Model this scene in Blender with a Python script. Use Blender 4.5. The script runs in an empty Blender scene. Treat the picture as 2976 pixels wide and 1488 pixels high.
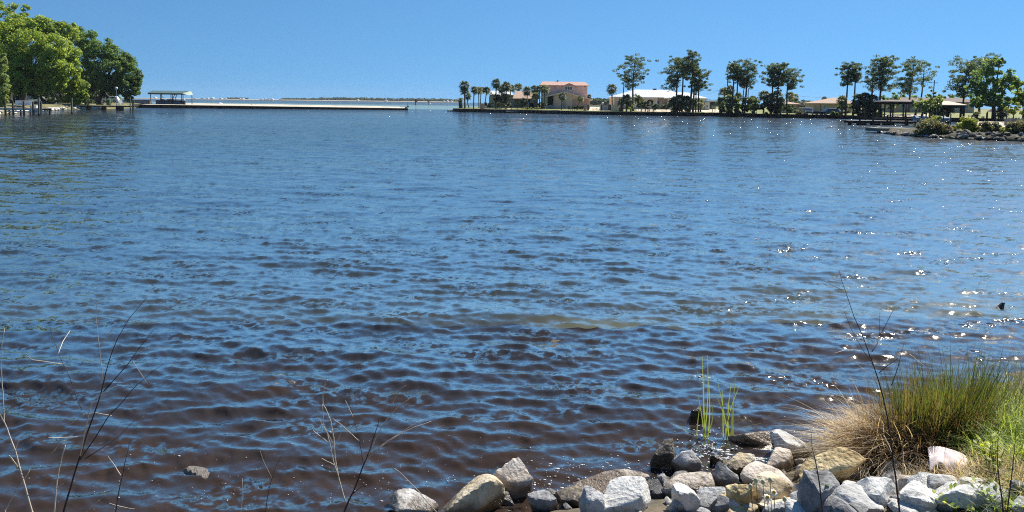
import bpy, math, random
import numpy as np
from mathutils import Vector, Matrix, Quaternion

SC = bpy.context.scene
COL = SC.collection

# ------------------------------------------------------------------ camera
F, CX, CY = 2300.0, 1488.0, 466.0       # focal length and principal point, in photo pixels
EYE = Vector((0.0, 0.0, 3.0))
PITCH, ROLL = math.radians(4.2), math.radians(0.70)
RCAM = (Matrix.Rotation(math.pi / 2 - PITCH, 3, 'X') @ Matrix.Rotation(ROLL, 3, 'Z'))
cam = bpy.data.objects.new('camera', bpy.data.cameras.new('camera'))
COL.objects.link(cam)
cam.matrix_world = Matrix.Translation(EYE) @ RCAM.to_4x4()
cam.data.sensor_width = 36.0
cam.data.lens = 36.0 * F / 2976.0
cam.data.shift_y = -(744.0 - CY) / 2976.0
cam.data.clip_start = 0.1
cam.data.clip_end = 20000.0
SC.camera = cam

# ------------------------------------------------------------------ light
SUN_AZ, SUN_EL = math.radians(42.0), math.radians(47.0)
world = bpy.data.worlds.new('World'); SC.world = world
world.use_nodes = True
wn = world.node_tree.nodes; wl = world.node_tree.links
wn.clear()
sky = wn.new('ShaderNodeTexSky'); sky.sky_type = 'NISHITA'
sky.sun_disc = False
sky.sun_elevation = SUN_EL; sky.sun_rotation = SUN_AZ
sky.air_density = 0.8; sky.dust_density = 0.0; sky.ozone_density = 6.0
bg = wn.new('ShaderNodeBackground'); bg.inputs['Strength'].default_value = 0.068
wo = wn.new('ShaderNodeOutputWorld')
# clear, deep blue air: look a little above the thick band at the horizon
wtc = wn.new('ShaderNodeTexCoord'); wmp = wn.new('ShaderNodeMapping')
wmp.inputs['Scale'].default_value = (1, 1, 0.52); wmp.inputs['Location'].default_value = (0, 0, 0.115)
wl.new(wtc.outputs['Generated'], wmp.inputs[0]); wl.new(wmp.outputs[0], sky.inputs[0])
wtn = wn.new('ShaderNodeMix'); wtn.data_type = 'RGBA'; wtn.blend_type = 'MULTIPLY'; wtn.inputs['Factor'].default_value = 1.0
wtn.inputs['B'].default_value = (0.62, 0.91, 1.0, 1.0)
wl.new(sky.outputs[0], wtn.inputs['A']); wl.new(wtn.outputs['Result'], bg.inputs[0]); wl.new(bg.outputs[0], wo.inputs[0])
sl = bpy.data.lights.new('sun', 'SUN'); sl.energy = 5.0; sl.angle = math.radians(0.53)
sl.color = (1.0, 0.955, 0.88)
sun = bpy.data.objects.new('sun', sl); COL.objects.link(sun)
SUN_DIR = Vector((math.sin(SUN_AZ) * math.cos(SUN_EL), math.cos(SUN_AZ) * math.cos(SUN_EL), math.sin(SUN_EL)))
sun.rotation_euler = SUN_DIR.to_track_quat('Z', 'Y').to_euler()
sun.location = (60, 60, 120)
vs = SC.view_settings
vs.view_transform = 'Standard'; vs.look = 'None'; vs.gamma = 1.0; vs.use_curve_mapping = False
vs.exposure = 0.74
SC.render.engine = 'CYCLES'
SC.cycles.use_denoising = False
SC.cycles.filter_width = 1.1
SC.cycles.max_bounces = 6
SC.cycles.transparent_max_bounces = 8
SC.cycles.caustics_reflective = False; SC.cycles.caustics_refractive = False
SC.cycles.sample_clamp_indirect = 6.0

# ------------------------------------------------------------------ geometry helpers
def ray(px, py):
    return (RCAM @ Vector(((px - CX) / F, -(py - CY) / F, -1.0)))
def gp(px, py, z=0.0):
    """point of the level z under a direction"""
    d = ray(px, py); t = (z - EYE.z) / d.z
    return EYE + d * t
def at(px, py, Y):
    d = ray(px, py); return EYE + d * (Y / d.y)
def hz(px):      # horizon row
    return 297.4 + (px - 1488.0) * 0.01222
def sc(Y):       # metres per photo pixel at depth Y
    return Y / F
def R(a): return math.radians(a)

def mesh_np(name, V, Fc, smooth=False, mats=None, mi=None):
    """V (n,3) array; Fc list of (m,k) index arrays"""
    me = bpy.data.meshes.new(name)
    V = np.asarray(V, dtype=np.float32)
    if not isinstance(Fc, (list, tuple)): Fc = [Fc]
    Fc = [np.asarray(f, dtype=np.int32) for f in Fc if len(f)]
    me.vertices.add(len(V)); me.vertices.foreach_set('co', V.ravel())
    lt = np.concatenate([np.full(len(f), f.shape[1], dtype=np.int32) for f in Fc])
    li = np.concatenate([f.ravel() for f in Fc])
    ls = np.concatenate([[0], np.cumsum(lt)[:-1]]).astype(np.int32)
    me.loops.add(len(li)); me.loops.foreach_set('vertex_index', li)
    me.polygons.add(len(lt)); me.polygons.foreach_set('loop_start', ls)
    if smooth: me.polygons.foreach_set('use_smooth', np.ones(len(lt), dtype=bool))
    for m in (mats or []): me.materials.append(m)
    if mi is not None: me.polygons.foreach_set('material_index', np.asarray(mi, dtype=np.int32))
    me.update(calc_edges=True); me.validate(clean_customdata=False)
    return me

def link(name, data, parent=None):
    o = bpy.data.objects.new(name, data); COL.objects.link(o)
    if parent is not None: o.parent = parent
    return o
def tag(o, label=None, cat=None, group=None, kind=None):
    if label: o['label'] = label
    if cat: o['category'] = cat
    if group: o['group'] = group
    if kind: o['kind'] = kind
    return o
def thing(name, label, cat, loc=(0, 0, 0), rz=0.0, group=None):
    o = bpy.data.objects.new(name, None); COL.objects.link(o)
    o.empty_display_size = 0.2
    o.location = loc; o.rotation_euler = (0, 0, rz)
    return tag(o, label, cat, group)

class MB:
    """collects shapes into one mesh"""
    def __init__(s): s.v = []; s.f = []; s.n = 0
    def add(s, V, faces):
        for p in V: s.v.append((float(p[0]), float(p[1]), float(p[2])))
        for f in faces: s.f.append(tuple(int(i) + s.n for i in f))
        s.n += len(V); return s
    def box(s, x0, y0, z0, x1, y1, z1):
        V = [(x0, y0, z0), (x1, y0, z0), (x1, y1, z0), (x0, y1, z0), (x0, y0, z1), (x1, y0, z1), (x1, y1, z1), (x0, y1, z1)]
        return s.add(V, [(0, 3, 2, 1), (4, 5, 6, 7), (0, 1, 5, 4), (1, 2, 6, 5), (2, 3, 7, 6), (3, 0, 4, 7)])
    def hexa(s, B, T):
        """bottom 4 and top 4 corners, counter-clockwise from above"""
        return s.add(list(B) + list(T), [(0, 3, 2, 1), (4, 5, 6, 7), (0, 1, 5, 4), (1, 2, 6, 5), (2, 3, 7, 6), (3, 0, 4, 7)])
    def tube(s, pts, rad, k=6, cap=True):
        pts = [Vector(p) for p in pts]; n = len(pts)
        if not hasattr(rad, '__len__'): rad = [rad] * n
        V = []; up = Vector((0.31, 0.17, 0.93)).normalized()
        for i, p in enumerate(pts):
            d = (pts[min(i + 1, n - 1)] - pts[max(i - 1, 0)])
            if d.length < 1e-9: d = Vector((0, 0, 1))
            d.normalize()
            a = d.cross(up)
            if a.length < 0.05: a = d.cross(Vector((1, 0, 0)))
            a.normalize(); b = d.cross(a)
            for j in range(k):
                t = 2 * math.pi * j / k
                V.append(p + (a * math.cos(t) + b * math.sin(t)) * rad[i])
        Fs = []
        for i in range(n - 1):
            for j in range(k):
                j2 = (j + 1) % k
                Fs.append((i * k + j, i * k + j2, (i + 1) * k + j2, (i + 1) * k + j))
        if cap:
            Fs.append(tuple(range(k))[::-1]); Fs.append(tuple((n - 1) * k + j for j in range(k)))
        return s.add(V, Fs)
    def lathe(s, prof, c=(0, 0, 0), k=12):
        V = []; m = len(prof)
        for r, z in prof:
            for j in range(k):
                t = 2 * math.pi * j / k
                V.append((c[0] + r * math.cos(t), c[1] + r * math.sin(t), c[2] + z))
        Fs = []
        for i in range(m - 1):
            for j in range(k):
                j2 = (j + 1) % k
                Fs.append((i * k + j, i * k + j2, (i + 1) * k + j2, (i + 1) * k + j))
        Fs.append(tuple(range(k))[::-1]); Fs.append(tuple((m - 1) * k + j for j in range(k)))
        return s.add(V, Fs)
    def prism(s, poly, y0, y1):
        """poly of (x, z) extruded along y"""
        n = len(poly)
        V = [(p[0], y0, p[1]) for p in poly] + [(p[0], y1, p[1]) for p in poly]
        Fs = [tuple(range(n)), tuple(range(n, 2 * n))[::-1]]
        for i in range(n):
            j = (i + 1) % n
            Fs.append((i, i + n, j + n, j))
        return s.add(V, Fs)
    def build(s, name, mat, parent=None, smooth=False, bevel=0.0):
        me = bpy.data.meshes.new(name)
        me.from_pydata(s.v, [], s.f)
        import bmesh
        bm = bmesh.new(); bm.from_mesh(me)
        bmesh.ops.recalc_face_normals(bm, faces=bm.faces)
        if bevel > 0:
            es = [e for e in bm.edges if len(e.link_faces) == 2 and e.calc_face_angle(0) > 0.5]
            bmesh.ops.bevel(bm, geom=es, offset=bevel, segments=1, affect='EDGES', clamp_overlap=True)
        bm.to_mesh(me); bm.free()
        if mat is not None: me.materials.append(mat)
        if smooth: me.polygons.foreach_set('use_smooth', np.ones(len(me.polygons), dtype=bool))
        me.update()
        return link(name, me, parent)

def copy_tree(o, parent=None):
    c = o.copy(); COL.objects.link(c)
    if parent is not None:
        c.parent = parent; c.matrix_parent_inverse = o.matrix_parent_inverse.copy()
    for ch in list(o.children): copy_tree(ch, c)
    return c

# ------------------------------------------------------------------ value noise for heightfields
def vnoise(x, y, seed=0):
    x = np.asarray(x, dtype=np.float64); y = np.asarray(y, dtype=np.float64)
    xi = np.floor(x).astype(np.int64); yi = np.floor(y).astype(np.int64)
    xf = x - xi; yf = y - yi
    def h(a, b):
        n = (a * 374761393 + b * 668265263 + seed * 974711) & 0x7fffffff
        n = ((n ^ (n >> 13)) * 1274126177) & 0x7fffffff
        return ((n ^ (n >> 16)) & 0xffff) / 65535.0
    u = xf * xf * (3 - 2 * xf); v = yf * yf * (3 - 2 * yf)
    return (h(xi, yi) * (1 - u) + h(xi + 1, yi) * u) * (1 - v) + (h(xi, yi + 1) * (1 - u) + h(xi + 1, yi + 1) * u) * v

# ------------------------------------------------------------------ materials
def mat(name):
    m = bpy.data.materials.new(name); m.use_nodes = True
    nt = m.node_tree; nt.nodes.clear()
    return m, nt, nt.nodes, nt.links
def rgb(c): return (c[0], c[1], c[2], 1.0)
def surf(name, c1, c2=None, scale=3.0, rough=0.7, bump=0.0, bscale=None, spec=0.3, metal=0.0, detail=6.0, stretch=(1, 1, 1), c3=None, coat=0.0):
    """two- or three-tone noise surface"""
    m, nt, N, L = mat(name)
    out = N.new('ShaderNodeOutputMaterial'); p = N.new('ShaderNodeBsdfPrincipled')
    L.new(p.outputs[0], out.inputs[0])
    p.inputs['Roughness'].default_value = rough
    p.inputs['Specular IOR Level'].default_value = spec
    p.inputs['Metallic'].default_value = metal
    p.inputs['Coat Weight'].default_value = coat
    if c2 is None and bump == 0:
        p.inputs['Base Color'].default_value = rgb(c1); return m
    tc = N.new('ShaderNodeTexCoord'); mp = N.new('ShaderNodeMapping')
    mp.inputs['Scale'].default_value = stretch
    L.new(tc.outputs['Object'], mp.inputs[0])
    nz = N.new('ShaderNodeTexNoise'); nz.inputs['Scale'].default_value = scale; nz.inputs['Detail'].default_value = detail
    nz.inputs['Roughness'].default_value = 0.62
    L.new(mp.outputs[0], nz.inputs['Vector'])
    if c2 is not None:
        cr = N.new('ShaderNodeValToRGB')
        cr.color_ramp.elements[0].position = 0.34; cr.color_ramp.elements[0].color = rgb(c1)
        cr.color_ramp.elements[1].position = 0.66; cr.color_ramp.elements[1].color = rgb(c2)
        if c3 is not None:
            e = cr.color_ramp.elements.new(0.5); e.color = rgb(c3)
        L.new(nz.outputs['Fac'], cr.inputs[0]); L.new(cr.outputs[0], p.inputs['Base Color'])
    else:
        p.inputs['Base Color'].default_value = rgb(c1)
    if bump > 0:
        nb = N.new('ShaderNodeTexNoise'); nb.inputs['Scale'].default_value = bscale or scale * 4; nb.inputs['Detail'].default_value = 8
        L.new(mp.outputs[0], nb.inputs['Vector'])
        b = N.new('ShaderNodeBump'); b.inputs['Strength'].default_value = bump; b.inputs['Distance'].default_value = 0.05
        L.new(nb.outputs['Fac'], b.inputs['Height']); L.new(b.outputs[0], p.inputs['Normal'])
    return m
def foliage(name, dark, light, trans=0.35, rough=0.55, warm=None):
    """leaf surface: each leaf its own tone, some light passes through"""
    m, nt, N, L = mat(name)
    out = N.new('ShaderNodeOutputMaterial')
    g = N.new('ShaderNodeNewGeometry')
    cr = N.new('ShaderNodeValToRGB')
    cr.color_ramp.elements[0].color = rgb(dark); cr.color_ramp.elements[1].color = rgb(light)
    if warm is not None:
        cr.color_ramp.elements[1].position = 0.85
        e = cr.color_ramp.elements.new(1.0); e.color = rgb(warm)
    L.new(g.outputs['Random Per Island'], cr.inputs[0])
    p = N.new('ShaderNodeBsdfPrincipled'); p.inputs['Roughness'].default_value = rough; p.inputs['Specular IOR Level'].default_value = 0.35
    L.new(cr.outputs[0], p.inputs['Base Color'])
    t = N.new('ShaderNodeBsdfTranslucent')
    tm = N.new('ShaderNodeMix'); tm.data_type = 'RGBA'; tm.blend_type = 'MULTIPLY'; tm.inputs['Factor'].default_value = 1.0
    tm.inputs['B'].default_value = (1.9, 1.75, 1.0, 1.0); L.new(cr.outputs[0], tm.inputs['A']); L.new(tm.outputs['Result'], t.inputs[0])
    mx = N.new('ShaderNodeMixShader'); mx.inputs[0].default_value = trans
    L.new(p.outputs[0], mx.inputs[1]); L.new(t.outputs[0], mx.inputs[2]); L.new(mx.outputs[0], out.inputs[0])
    return m
# ================================================================== WATER
# near shoreline (X -> Y of the water's edge), from points where the water meets the stones
_sh = [gp(-900, 1640), gp(-300, 1600), gp(700, 1640), gp(1180, 1580), gp(1560, 1530), gp(1900, 1476), gp(2120, 1440),
       gp(2330, 1385), gp(2440, 1320), gp(2520, 1240), gp(2620, 1185), gp(2760, 1155), gp(2976, 1125), gp(3500, 1060)]
_shx = np.array([p.x for p in _sh]); _shy = np.array([p.y for p in _sh])
def shore_y(x): return np.interp(x, _shx, _shy)
SHOALS = [(p.x, p.y, w, d_, -0.05) for p, w, d_ in ((gp(785, 1112), .5, .40), (gp(1735, 948), .9, .5), (gp(540, 1366), .3, .16), (gp(1620, 985), .5, .3), (gp(1180, 1190), .5, .3), (gp(1420, 1300), .6, .3))]
def bank_z(x, y):
    """height of the near bank and of the bed that runs out from it"""
    x = np.asarray(x, float); y = np.asarray(y, float)
    d = shore_y(x) - y                       # > 0 on land
    z = np.where(d > 0, 0.05 + 0.21 * np.minimum(d, 9), 0.05 + 0.20 * d)
    z = np.maximum(z, -1.6)
    for sx, sy, sw, sd, shh in SHOALS:        # stony shoals just under the surface
        g = np.exp(-((x - sx) / sw) ** 2 - ((y - sy) / sd) ** 2)
        z = z + g * np.maximum(shh - z, 0)
    z = z + (vnoise(x * 1.7, y * 1.7, 3) - 0.5) * 0.16 + (vnoise(x * 5, y * 5, 4) - 0.5) * 0.05
    return z

def wave_tile(N, L, kp, seed, spread=3.0, tail=4.2, wdir=-math.pi / 2):
    rng = np.random.RandomState(seed)
    k1 = 2 * np.pi * np.fft.fftfreq(N, d=L / N)
    kx, ky = np.meshgrid(k1, k1, indexing='ij')
    k = np.hypot(kx, ky); k[0, 0] = 1e-6
    th = np.arctan2(ky, kx) - wdir
    D = np.abs(np.cos(th / 2)) ** (2 * spread)
    S = k ** (-tail) * np.exp(-1.5 * (kp / k) ** 4) * D
    S *= np.exp(-(k / (2 * np.pi / 0.055)) ** 2)
    S[0, 0] = 0
    A = np.sqrt(S) * (rng.normal(size=(N, N)) + 1j * rng.normal(size=(N, N)))
    f = lambda B: np.real(np.fft.ifft2(B)) * N * N
    h = f(A); sx = f(1j * kx * A); sy = f(1j * ky * A)
    dx = f(1j * kx / k * A); dy = f(1j * ky / k * A)
    rms = math.sqrt((sx ** 2 + sy ** 2).mean())
    return h / rms, dx / rms, dy / rms, rms
def tile_sample(T, L, x, y):
    n = T.shape[0]
    u = (x / L * n) % n; v = (y / L * n) % n
    i = np.floor(u).astype(int); j = np.floor(v).astype(int); a = u - i; b = v - j
    i %= n; j %= n
    i2 = (i + 1) % n; j2 = (j + 1) % n
    return (T[i, j] * (1 - a) + T[i2, j] * a) * (1 - b) + (T[i, j2] * (1 - a) + T[i2, j2] * a) * b

WA, WA_L = wave_tile(1024, 26.0, 2 * math.pi / 0.60, 11, 11.0, 3.9, R(-95)), 26.0
WB, WB_L = wave_tile(512, 71.0, 2 * math.pi / 2.4, 5, 10.0, 5.0, R(-84)), 71.0
WC, WC_L = wave_tile(512, 8.3, 2 * math.pi / 0.26, 23, 9.0, 4.0, R(-99)), 8.3
SLOPE_A, SLOPE_B, SLOPE_C = 0.24, 0.075, 0.17
def waves(x, y):
    c, s = math.cos(0.37), math.sin(0.37)
    gust = 0.72 + 0.56 * vnoise(x / 9.0 + 3, y / 14.0, 8) * (0.6 + 0.8 * vnoise(x / 31., y / 47., 9))
    d = np.clip((y - shore_y(x)) / 1.3, 0.15, 1.0)
    ga = SLOPE_A * gust * (0.35 + 0.65 * d); gb = SLOPE_B * d
    xr, yr = c * x - s * y, s * x + c * y          # second layer lies rotated so the tiles never line up
    h = tile_sample(WA[0], WA_L, x, y) * ga + tile_sample(WB[0], WB_L, xr, yr) * gb
    near = np.clip(2.0 - np.hypot(x, y) / 16.0, 0, 1)
    h = h + tile_sample(WC[0], WC_L, xr + 1.7, yr) * SLOPE_C * near * (0.4 + 0.6 * d) * gust
    ddx = tile_sample(WA[1], WA_L, x, y) * ga; ddy = tile_sample(WA[2], WA_L, x, y) * ga
    return h, ddx, ddy

def build_water():
    th = np.radians(np.linspace(-47, 47, 760))
    r = np.concatenate([np.exp(np.linspace(math.log(3.2), math.log(160), 640)),
                        np.exp(np.linspace(math.log(160), math.log(2550), 90))[1:]])
    Rr, T = np.meshgrid(r, th, indexing='ij')
    x = Rr * np.sin(T); y = Rr * np.cos(T)
    h, dx, dy = waves(x, y)
    far = np.clip((Rr - 60) / 160, 0, 1)
    h = h * (1 - 0.75 * far); ch = 0.8 * np.clip(1.6 - Rr / 60, 0, 1)
    V = np.stack([x + dx * ch, y + dy * ch - 0.7 * h, h], -1).reshape(-1, 3)
    nr, nt = Rr.shape
    idx = np.arange(nr * nt).reshape(nr, nt)
    Fq = np.stack([idx[:-1, :-1], idx[:-1, 1:], idx[1:, 1:], idx[1:, :-1]], -1).reshape(-1, 4)
    # leave out the sheet where it would lie well inside the near bank
    keep = (shore_y(x) - y < 1.6)
    kq = keep[:-1, :-1].ravel()
    Fq = Fq[kq]
    me = mesh_np('water', V, Fq, smooth=True)
    depth = np.clip(-bank_z(x, y), -0.2, 1.6)
    shallow = np.exp(-np.maximum(depth, 0) / 0.75)
    shallow[Rr > 40] = 0
    # pale sand bar in the bay beyond the jetty
    wob = (vnoise(x / 40., y / 25., 21) - 0.5) * 90
    bar = np.clip((y - 285 - 0.03 * x) / 15, 0, 1) * np.clip((640 + wob - 0.15 * x - y) / 160, 0, 1)
    a = me.attributes.new('shallow', 'FLOAT', 'POINT'); a.data.foreach_set('value', shallow.ravel().astype(np.float32))
    lod = np.clip((Rr - 70) / 130, 0, 1)
    c = me.attributes.new('lod', 'FLOAT', 'POINT'); c.data.foreach_set('value', lod.ravel().astype(np.float32))
    rw = np.clip((Rr - 9) / 45, 0, 1) * (0.85 + 0.3 * vnoise(x / 23., y / 40., 61))
    e = me.attributes.new('far_mirror_cut', 'FLOAT', 'POINT'); e.data.foreach_set('value', rw.ravel().astype(np.float32))
    b = me.attributes.new('bar', 'FLOAT', 'POINT'); b.data.foreach_set('value', bar.ravel().astype(np.float32))
    o = link('water', me); tag(o, kind='structure')
    return o

def water_material():
    m, nt, N, L = mat('water')
    out = N.new('ShaderNodeOutputMaterial')
    geo = N.new('ShaderNodeNewGeometry')
    def mth(op, a, b=None):
        n = N.new('ShaderNodeMath'); n.operation = op
        for i, v in enumerate((a, b)):
            if v is None: continue
            if isinstance(v, (int, float)): n.inputs[i].default_value = v
            else: L.new(v, n.inputs[i])
        return n.outputs[0]
    def vm(op, a, b=None, s=None):
        n = N.new('ShaderNodeVectorMath'); n.operation = op
        for i, v in enumerate((a, b)):
            if v is None: continue
            if isinstance(v, tuple): n.inputs[i].default_value = v
            else: L.new(v, n.inputs[i])
        if s is not None:
            if isinstance(s, (int, float)): n.inputs['Scale'].default_value = s
            else: L.new(s, n.inputs['Scale'])
        return n.outputs[0]
    sh = N.new('ShaderNodeAttribute'); sh.attribute_name = 'shallow'
    br = N.new('ShaderNodeAttribute'); br.attribute_name = 'bar'
    # ripple slopes, two sizes, stretched across the wind
    acc = None
    for sc_, stx, sty, k in ((50.0, 0.7, 1.0, 0.20), (16.0, 0.5, 1.0, 0.16), (5.0, 0.33, 1.0, 0.16), (1.3, 0.25, 1.0, 0.18), (0.16, 0.2, 1.0, 0.14)):
        mp = N.new('ShaderNodeMapping'); mp.inputs['Scale'].default_value = (stx, sty, 1)
        mp.inputs['Rotation'].default_value = (0, 0, 0.06 * sc_)
        L.new(geo.outputs['Position'], mp.inputs[0])
        nz = N.new('ShaderNodeTexNoise'); nz.inputs['Scale'].default_value = sc_; nz.inputs['Detail'].default_value = 2.0
        L.new(mp.outputs[0], nz.inputs['Vector'])
        s = vm('SCALE', vm('MULTIPLY', vm('SUBTRACT', nz.outputs['Color'], (0.5, 0.5, 0.5)), (0.55, 1.0, 0.0)), s=k)
        acc = s if acc is None else vm('ADD', acc, s)
    # small steep wavelets here and there: they catch the sun
    mk = N.new('ShaderNodeTexNoise'); mk.inputs['Scale'].default_value = 1.7; mk.inputs['Detail'].default_value = 1.0
    mp2 = N.new('ShaderNodeMapping'); mp2.inputs['Scale'].default_value = (0.45, 1, 1); L.new(geo.outputs['Position'], mp2.inputs[0]); L.new(mp2.outputs[0], mk.inputs['Vector'])
    ms = N.new('ShaderNodeMapRange'); ms.interpolation_type = 'SMOOTHSTEP'; ms.inputs['From Min'].default_value = 0.52; ms.inputs['From Max'].default_value = 0.70; L.new(mk.outputs['Fac'], ms.inputs['Value'])
    wv = N.new('ShaderNodeTexNoise'); wv.inputs['Scale'].default_value = 12.0; wv.inputs['Detail'].default_value = 1.0; L.new(geo.outputs['Position'], wv.inputs['Vector'])
    acc = vm('ADD', acc, vm('SCALE', vm('MULTIPLY', vm('SUBTRACT', wv.outputs['Color'], (0.5, 0.5, 0.5)), (1.5, 1.9, 0.0)), s=ms.outputs[0]))
    l2 = N.new('ShaderNodeAttribute'); l2.attribute_name = 'far_mirror_cut'     # reflection turned down with distance, which darkens the far water
    ld = N.new('ShaderNodeAttribute'); ld.attribute_name = 'lod'      # the sheet is coarse out there: its chop comes from the surface
    acc = vm('SCALE', acc, s=mth('ADD', 1.0, mth('MULTIPLY', ld.outputs['Fac'], 3.0)))
    nrm = vm('NORMALIZE', vm('ADD', geo.outputs['Normal'], acc))
    # body of the water: brown with tannin, lighter where the bed is near
    nz = N.new('ShaderNodeTexNoise'); nz.inputs['Scale'].default_value = 1.3; nz.inputs['Detail'].default_value = 4
    L.new(geo.outputs['Position'], nz.inputs['Vector'])
    c0 = N.new('ShaderNodeMix'); c0.data_type = 'RGBA'
    c0.inputs['A'].default_value = (0.019, 0.027, 0.037, 1); c0.inputs['B'].default_value = (0.062, 0.040, 0.028, 1)
    L.new(mth('MULTIPLY', sh.outputs['Fac'], mth('ADD', nz.outputs['Fac'], 0.45)), c0.inputs['Factor'])
    c1 = N.new('ShaderNodeMix'); c1.data_type = 'RGBA'
    L.new(c0.outputs['Result'], c1.inputs['A']); c1.inputs['B'].default_value = (0.22, 0.30, 0.22, 1)
    L.new(br.outputs['Fac'], c1.inputs['Factor'])
    df = N.new('ShaderNodeBsdfDiffuse'); L.new(c1.outputs['Result'], df.inputs[0])
    gl = N.new('ShaderNodeBsdfGlossy'); gl.inputs['Roughness'].default_value = 0.07; L.new(nrm, gl.inputs['Normal'])
    gl.inputs['Color'].default_value = (1, 1, 1, 1)
    gl.inputs['Color'].default_value = (1.0, 0.94, 0.84, 1)
    # capillary ripples too fine to build: a weak broad lobe
    g2 = N.new('ShaderNodeBsdfGlossy'); g2.inputs['Roughness'].default_value = 0.36; L.new(nrm, g2.inputs['Normal'])
    gm = N.new('ShaderNodeMixShader'); gm.inputs[0].default_value = 0.022; L.new(gl.outputs[0], gm.inputs[1]); L.new(g2.outputs[0], gm.inputs[2]); gl = gm
    f0 = N.new('ShaderNodeFresnel'); f0.inputs['IOR'].default_value = 1.36; L.new(nrm, f0.inputs['Normal'])
    p = N.new('ShaderNodeMixShader')
    mr = N.new('ShaderNodeMapRange'); mr.interpolation_type = 'SMOOTHSTEP'
    for k_, v_ in (('From Min', 0.016), ('From Max', 0.25), ('To Min', 0.03), ('To Max', 0.98)): mr.inputs[k_].default_value = v_
    L.new(f0.outputs[0], mr.inputs['Value']); L.new(mth('MULTIPLY', mr.outputs[0], mth('SUBTRACT', 1.0, mth('MULTIPLY', l2.outputs['Fac'], 0.30))), p.inputs[0]); L.new(df.outputs[0], p.inputs[1]); L.new(gl.outputs[0], p.inputs[2])
    # the shallows let the bed show
    tr = N.new('ShaderNodeBsdfTransparent'); tr.inputs[0].default_value = (0.58, 0.45, 0.32, 1)
    fr = N.new('ShaderNodeFresnel'); fr.inputs['IOR'].default_value = 1.34; L.new(nrm, fr.inputs['Normal'])
    mx = N.new('ShaderNodeMixShader')
    f = mth('MULTIPLY', mth('MULTIPLY', sh.outputs['Fac'], 0.5), mth('SUBTRACT', 1.0, fr.outputs[0]))
    L.new(f, mx.inputs[0]); L.new(p.outputs[0], mx.inputs[1]); L.new(tr.outputs[0], mx.inputs[2])
    L.new(mx.outputs[0], out.inputs[0])
    return m
WATER = build_water()
WATER.data.materials.append(water_material())

# ================================================================== NEAR BANK
def build_bank():
    xs = np.linspace(-16, 16, 260); ys = np.concatenate([np.linspace(-6, 2.5, 30)[:-1], np.linspace(2.5, 16, 200)])
    X, Y = np.meshgrid(xs, ys, indexing='ij')
    V = np.stack([X, Y, bank_z(X, Y)], -1).reshape(-1, 3)
    idx = np.arange(X.size).reshape(X.shape)
    Fq = np.stack([idx[:-1, :-1], idx[1:, :-1], idx[1:, 1:], idx[:-1, 1:]], -1).reshape(-1, 4)
    me = mesh_np('ground', V, Fq, smooth=True)
    me.materials.append(surf('bank soil', (0.16, 0.12, 0.08), (0.05, 0.04, 0.03), 3.0, 0.9, 0.6, 14, c3=(0.10, 0.085, 0.055)))
    tag(link('ground', me), kind='structure')
build_bank()
# ================================================================== MATERIALS OF THE PLACE
M = {}
M['lawn'] = surf('lawn', (0.13, 0.15, 0.035), (0.26, 0.25, 0.08), 0.22, 0.9, 0.4, 6, c3=(0.19, 0.2, 0.055))
M['sand'] = surf('sand', (0.55, 0.44, 0.31), (0.70, 0.58, 0.43), 0.3, 0.9, 0.3, 5)
M['jetty sand'] = surf('jetty sand', (0.42, 0.37, 0.28), (0.58, 0.52, 0.41), 0.25, 0.9, 0.2, 5)
M['leaf litter'] = surf('leaf litter', (0.06, 0.055, 0.03), (0.14, 0.13, 0.06), 0.5, 0.95, 0.4, 6)
M['dry bank'] = surf('dry bank', (0.03, 0.03, 0.016), (0.10, 0.085, 0.05), 0.6, 0.95, 0.5, 8)
M['tarred'] = surf('tarred boards', (0.012, 0.011, 0.010), (0.035, 0.030, 0.026), 2.0, 0.8, 0.3, 12)
M['pile'] = surf('weathered pile', (0.07, 0.06, 0.05), (0.18, 0.155, 0.13), 3.0, 0.85, 0.4, 14, stretch=(1, 1, 0.25))
M['dark pile'] = surf('dark pile', (0.02, 0.018, 0.016), (0.06, 0.05, 0.042), 3.0, 0.85, 0.4, 14, stretch=(1, 1, 0.25))
M['green pile'] = surf('green treated pile', (0.10, 0.12, 0.085), (0.20, 0.21, 0.15), 3.0, 0.85, 0.4, 14, stretch=(1, 1, 0.25))
M['deck'] = surf('grey deck boards', (0.26, 0.235, 0.20), (0.46, 0.42, 0.36), 2.0, 0.85, 0.3, 10, stretch=(0.2, 2, 1))
M['dark deck'] = surf('dark deck boards', (0.07, 0.062, 0.055), (0.16, 0.14, 0.12), 2.0, 0.85, 0.3, 10, stretch=(0.2, 2, 1))
M['white'] = surf('white paint', (0.68, 0.67, 0.63), (0.80, 0.79, 0.76), 1.2, 0.5)
M['cream board'] = surf('cream board', (0.66, 0.60, 0.50), (0.76, 0.71, 0.62), 1.2, 0.6)
M['bark'] = surf('grey bark', (0.03, 0.026, 0.022), (0.09, 0.075, 0.062), 2.5, 0.95, 0.8, 8, stretch=(1, 1, 0.3))
M['pine bark'] = surf('pine bark', (0.045, 0.033, 0.027), (0.13, 0.095, 0.075), 3.0, 0.95, 0.8, 9, stretch=(1, 1, 0.35))
M['palm bark'] = surf('palm bark', (0.06, 0.05, 0.04), (0.19, 0.16, 0.13), 4.0, 0.95, 0.8, 9, stretch=(1, 1, 2.5))
M['metal'] = surf('grey metal', (0.30, 0.31, 0.32), (0.42, 0.43, 0.44), 3, 0.4, metal=0.7)
M['black'] = surf('black rubber', (0.015, 0.015, 0.016), (0.03, 0.03, 0.03), 3, 0.6)
M['glass'] = surf('window glass', (0.03, 0.035, 0.04), (0.06, 0.07, 0.08), 1.0, 0.08, spec=0.6)

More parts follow.
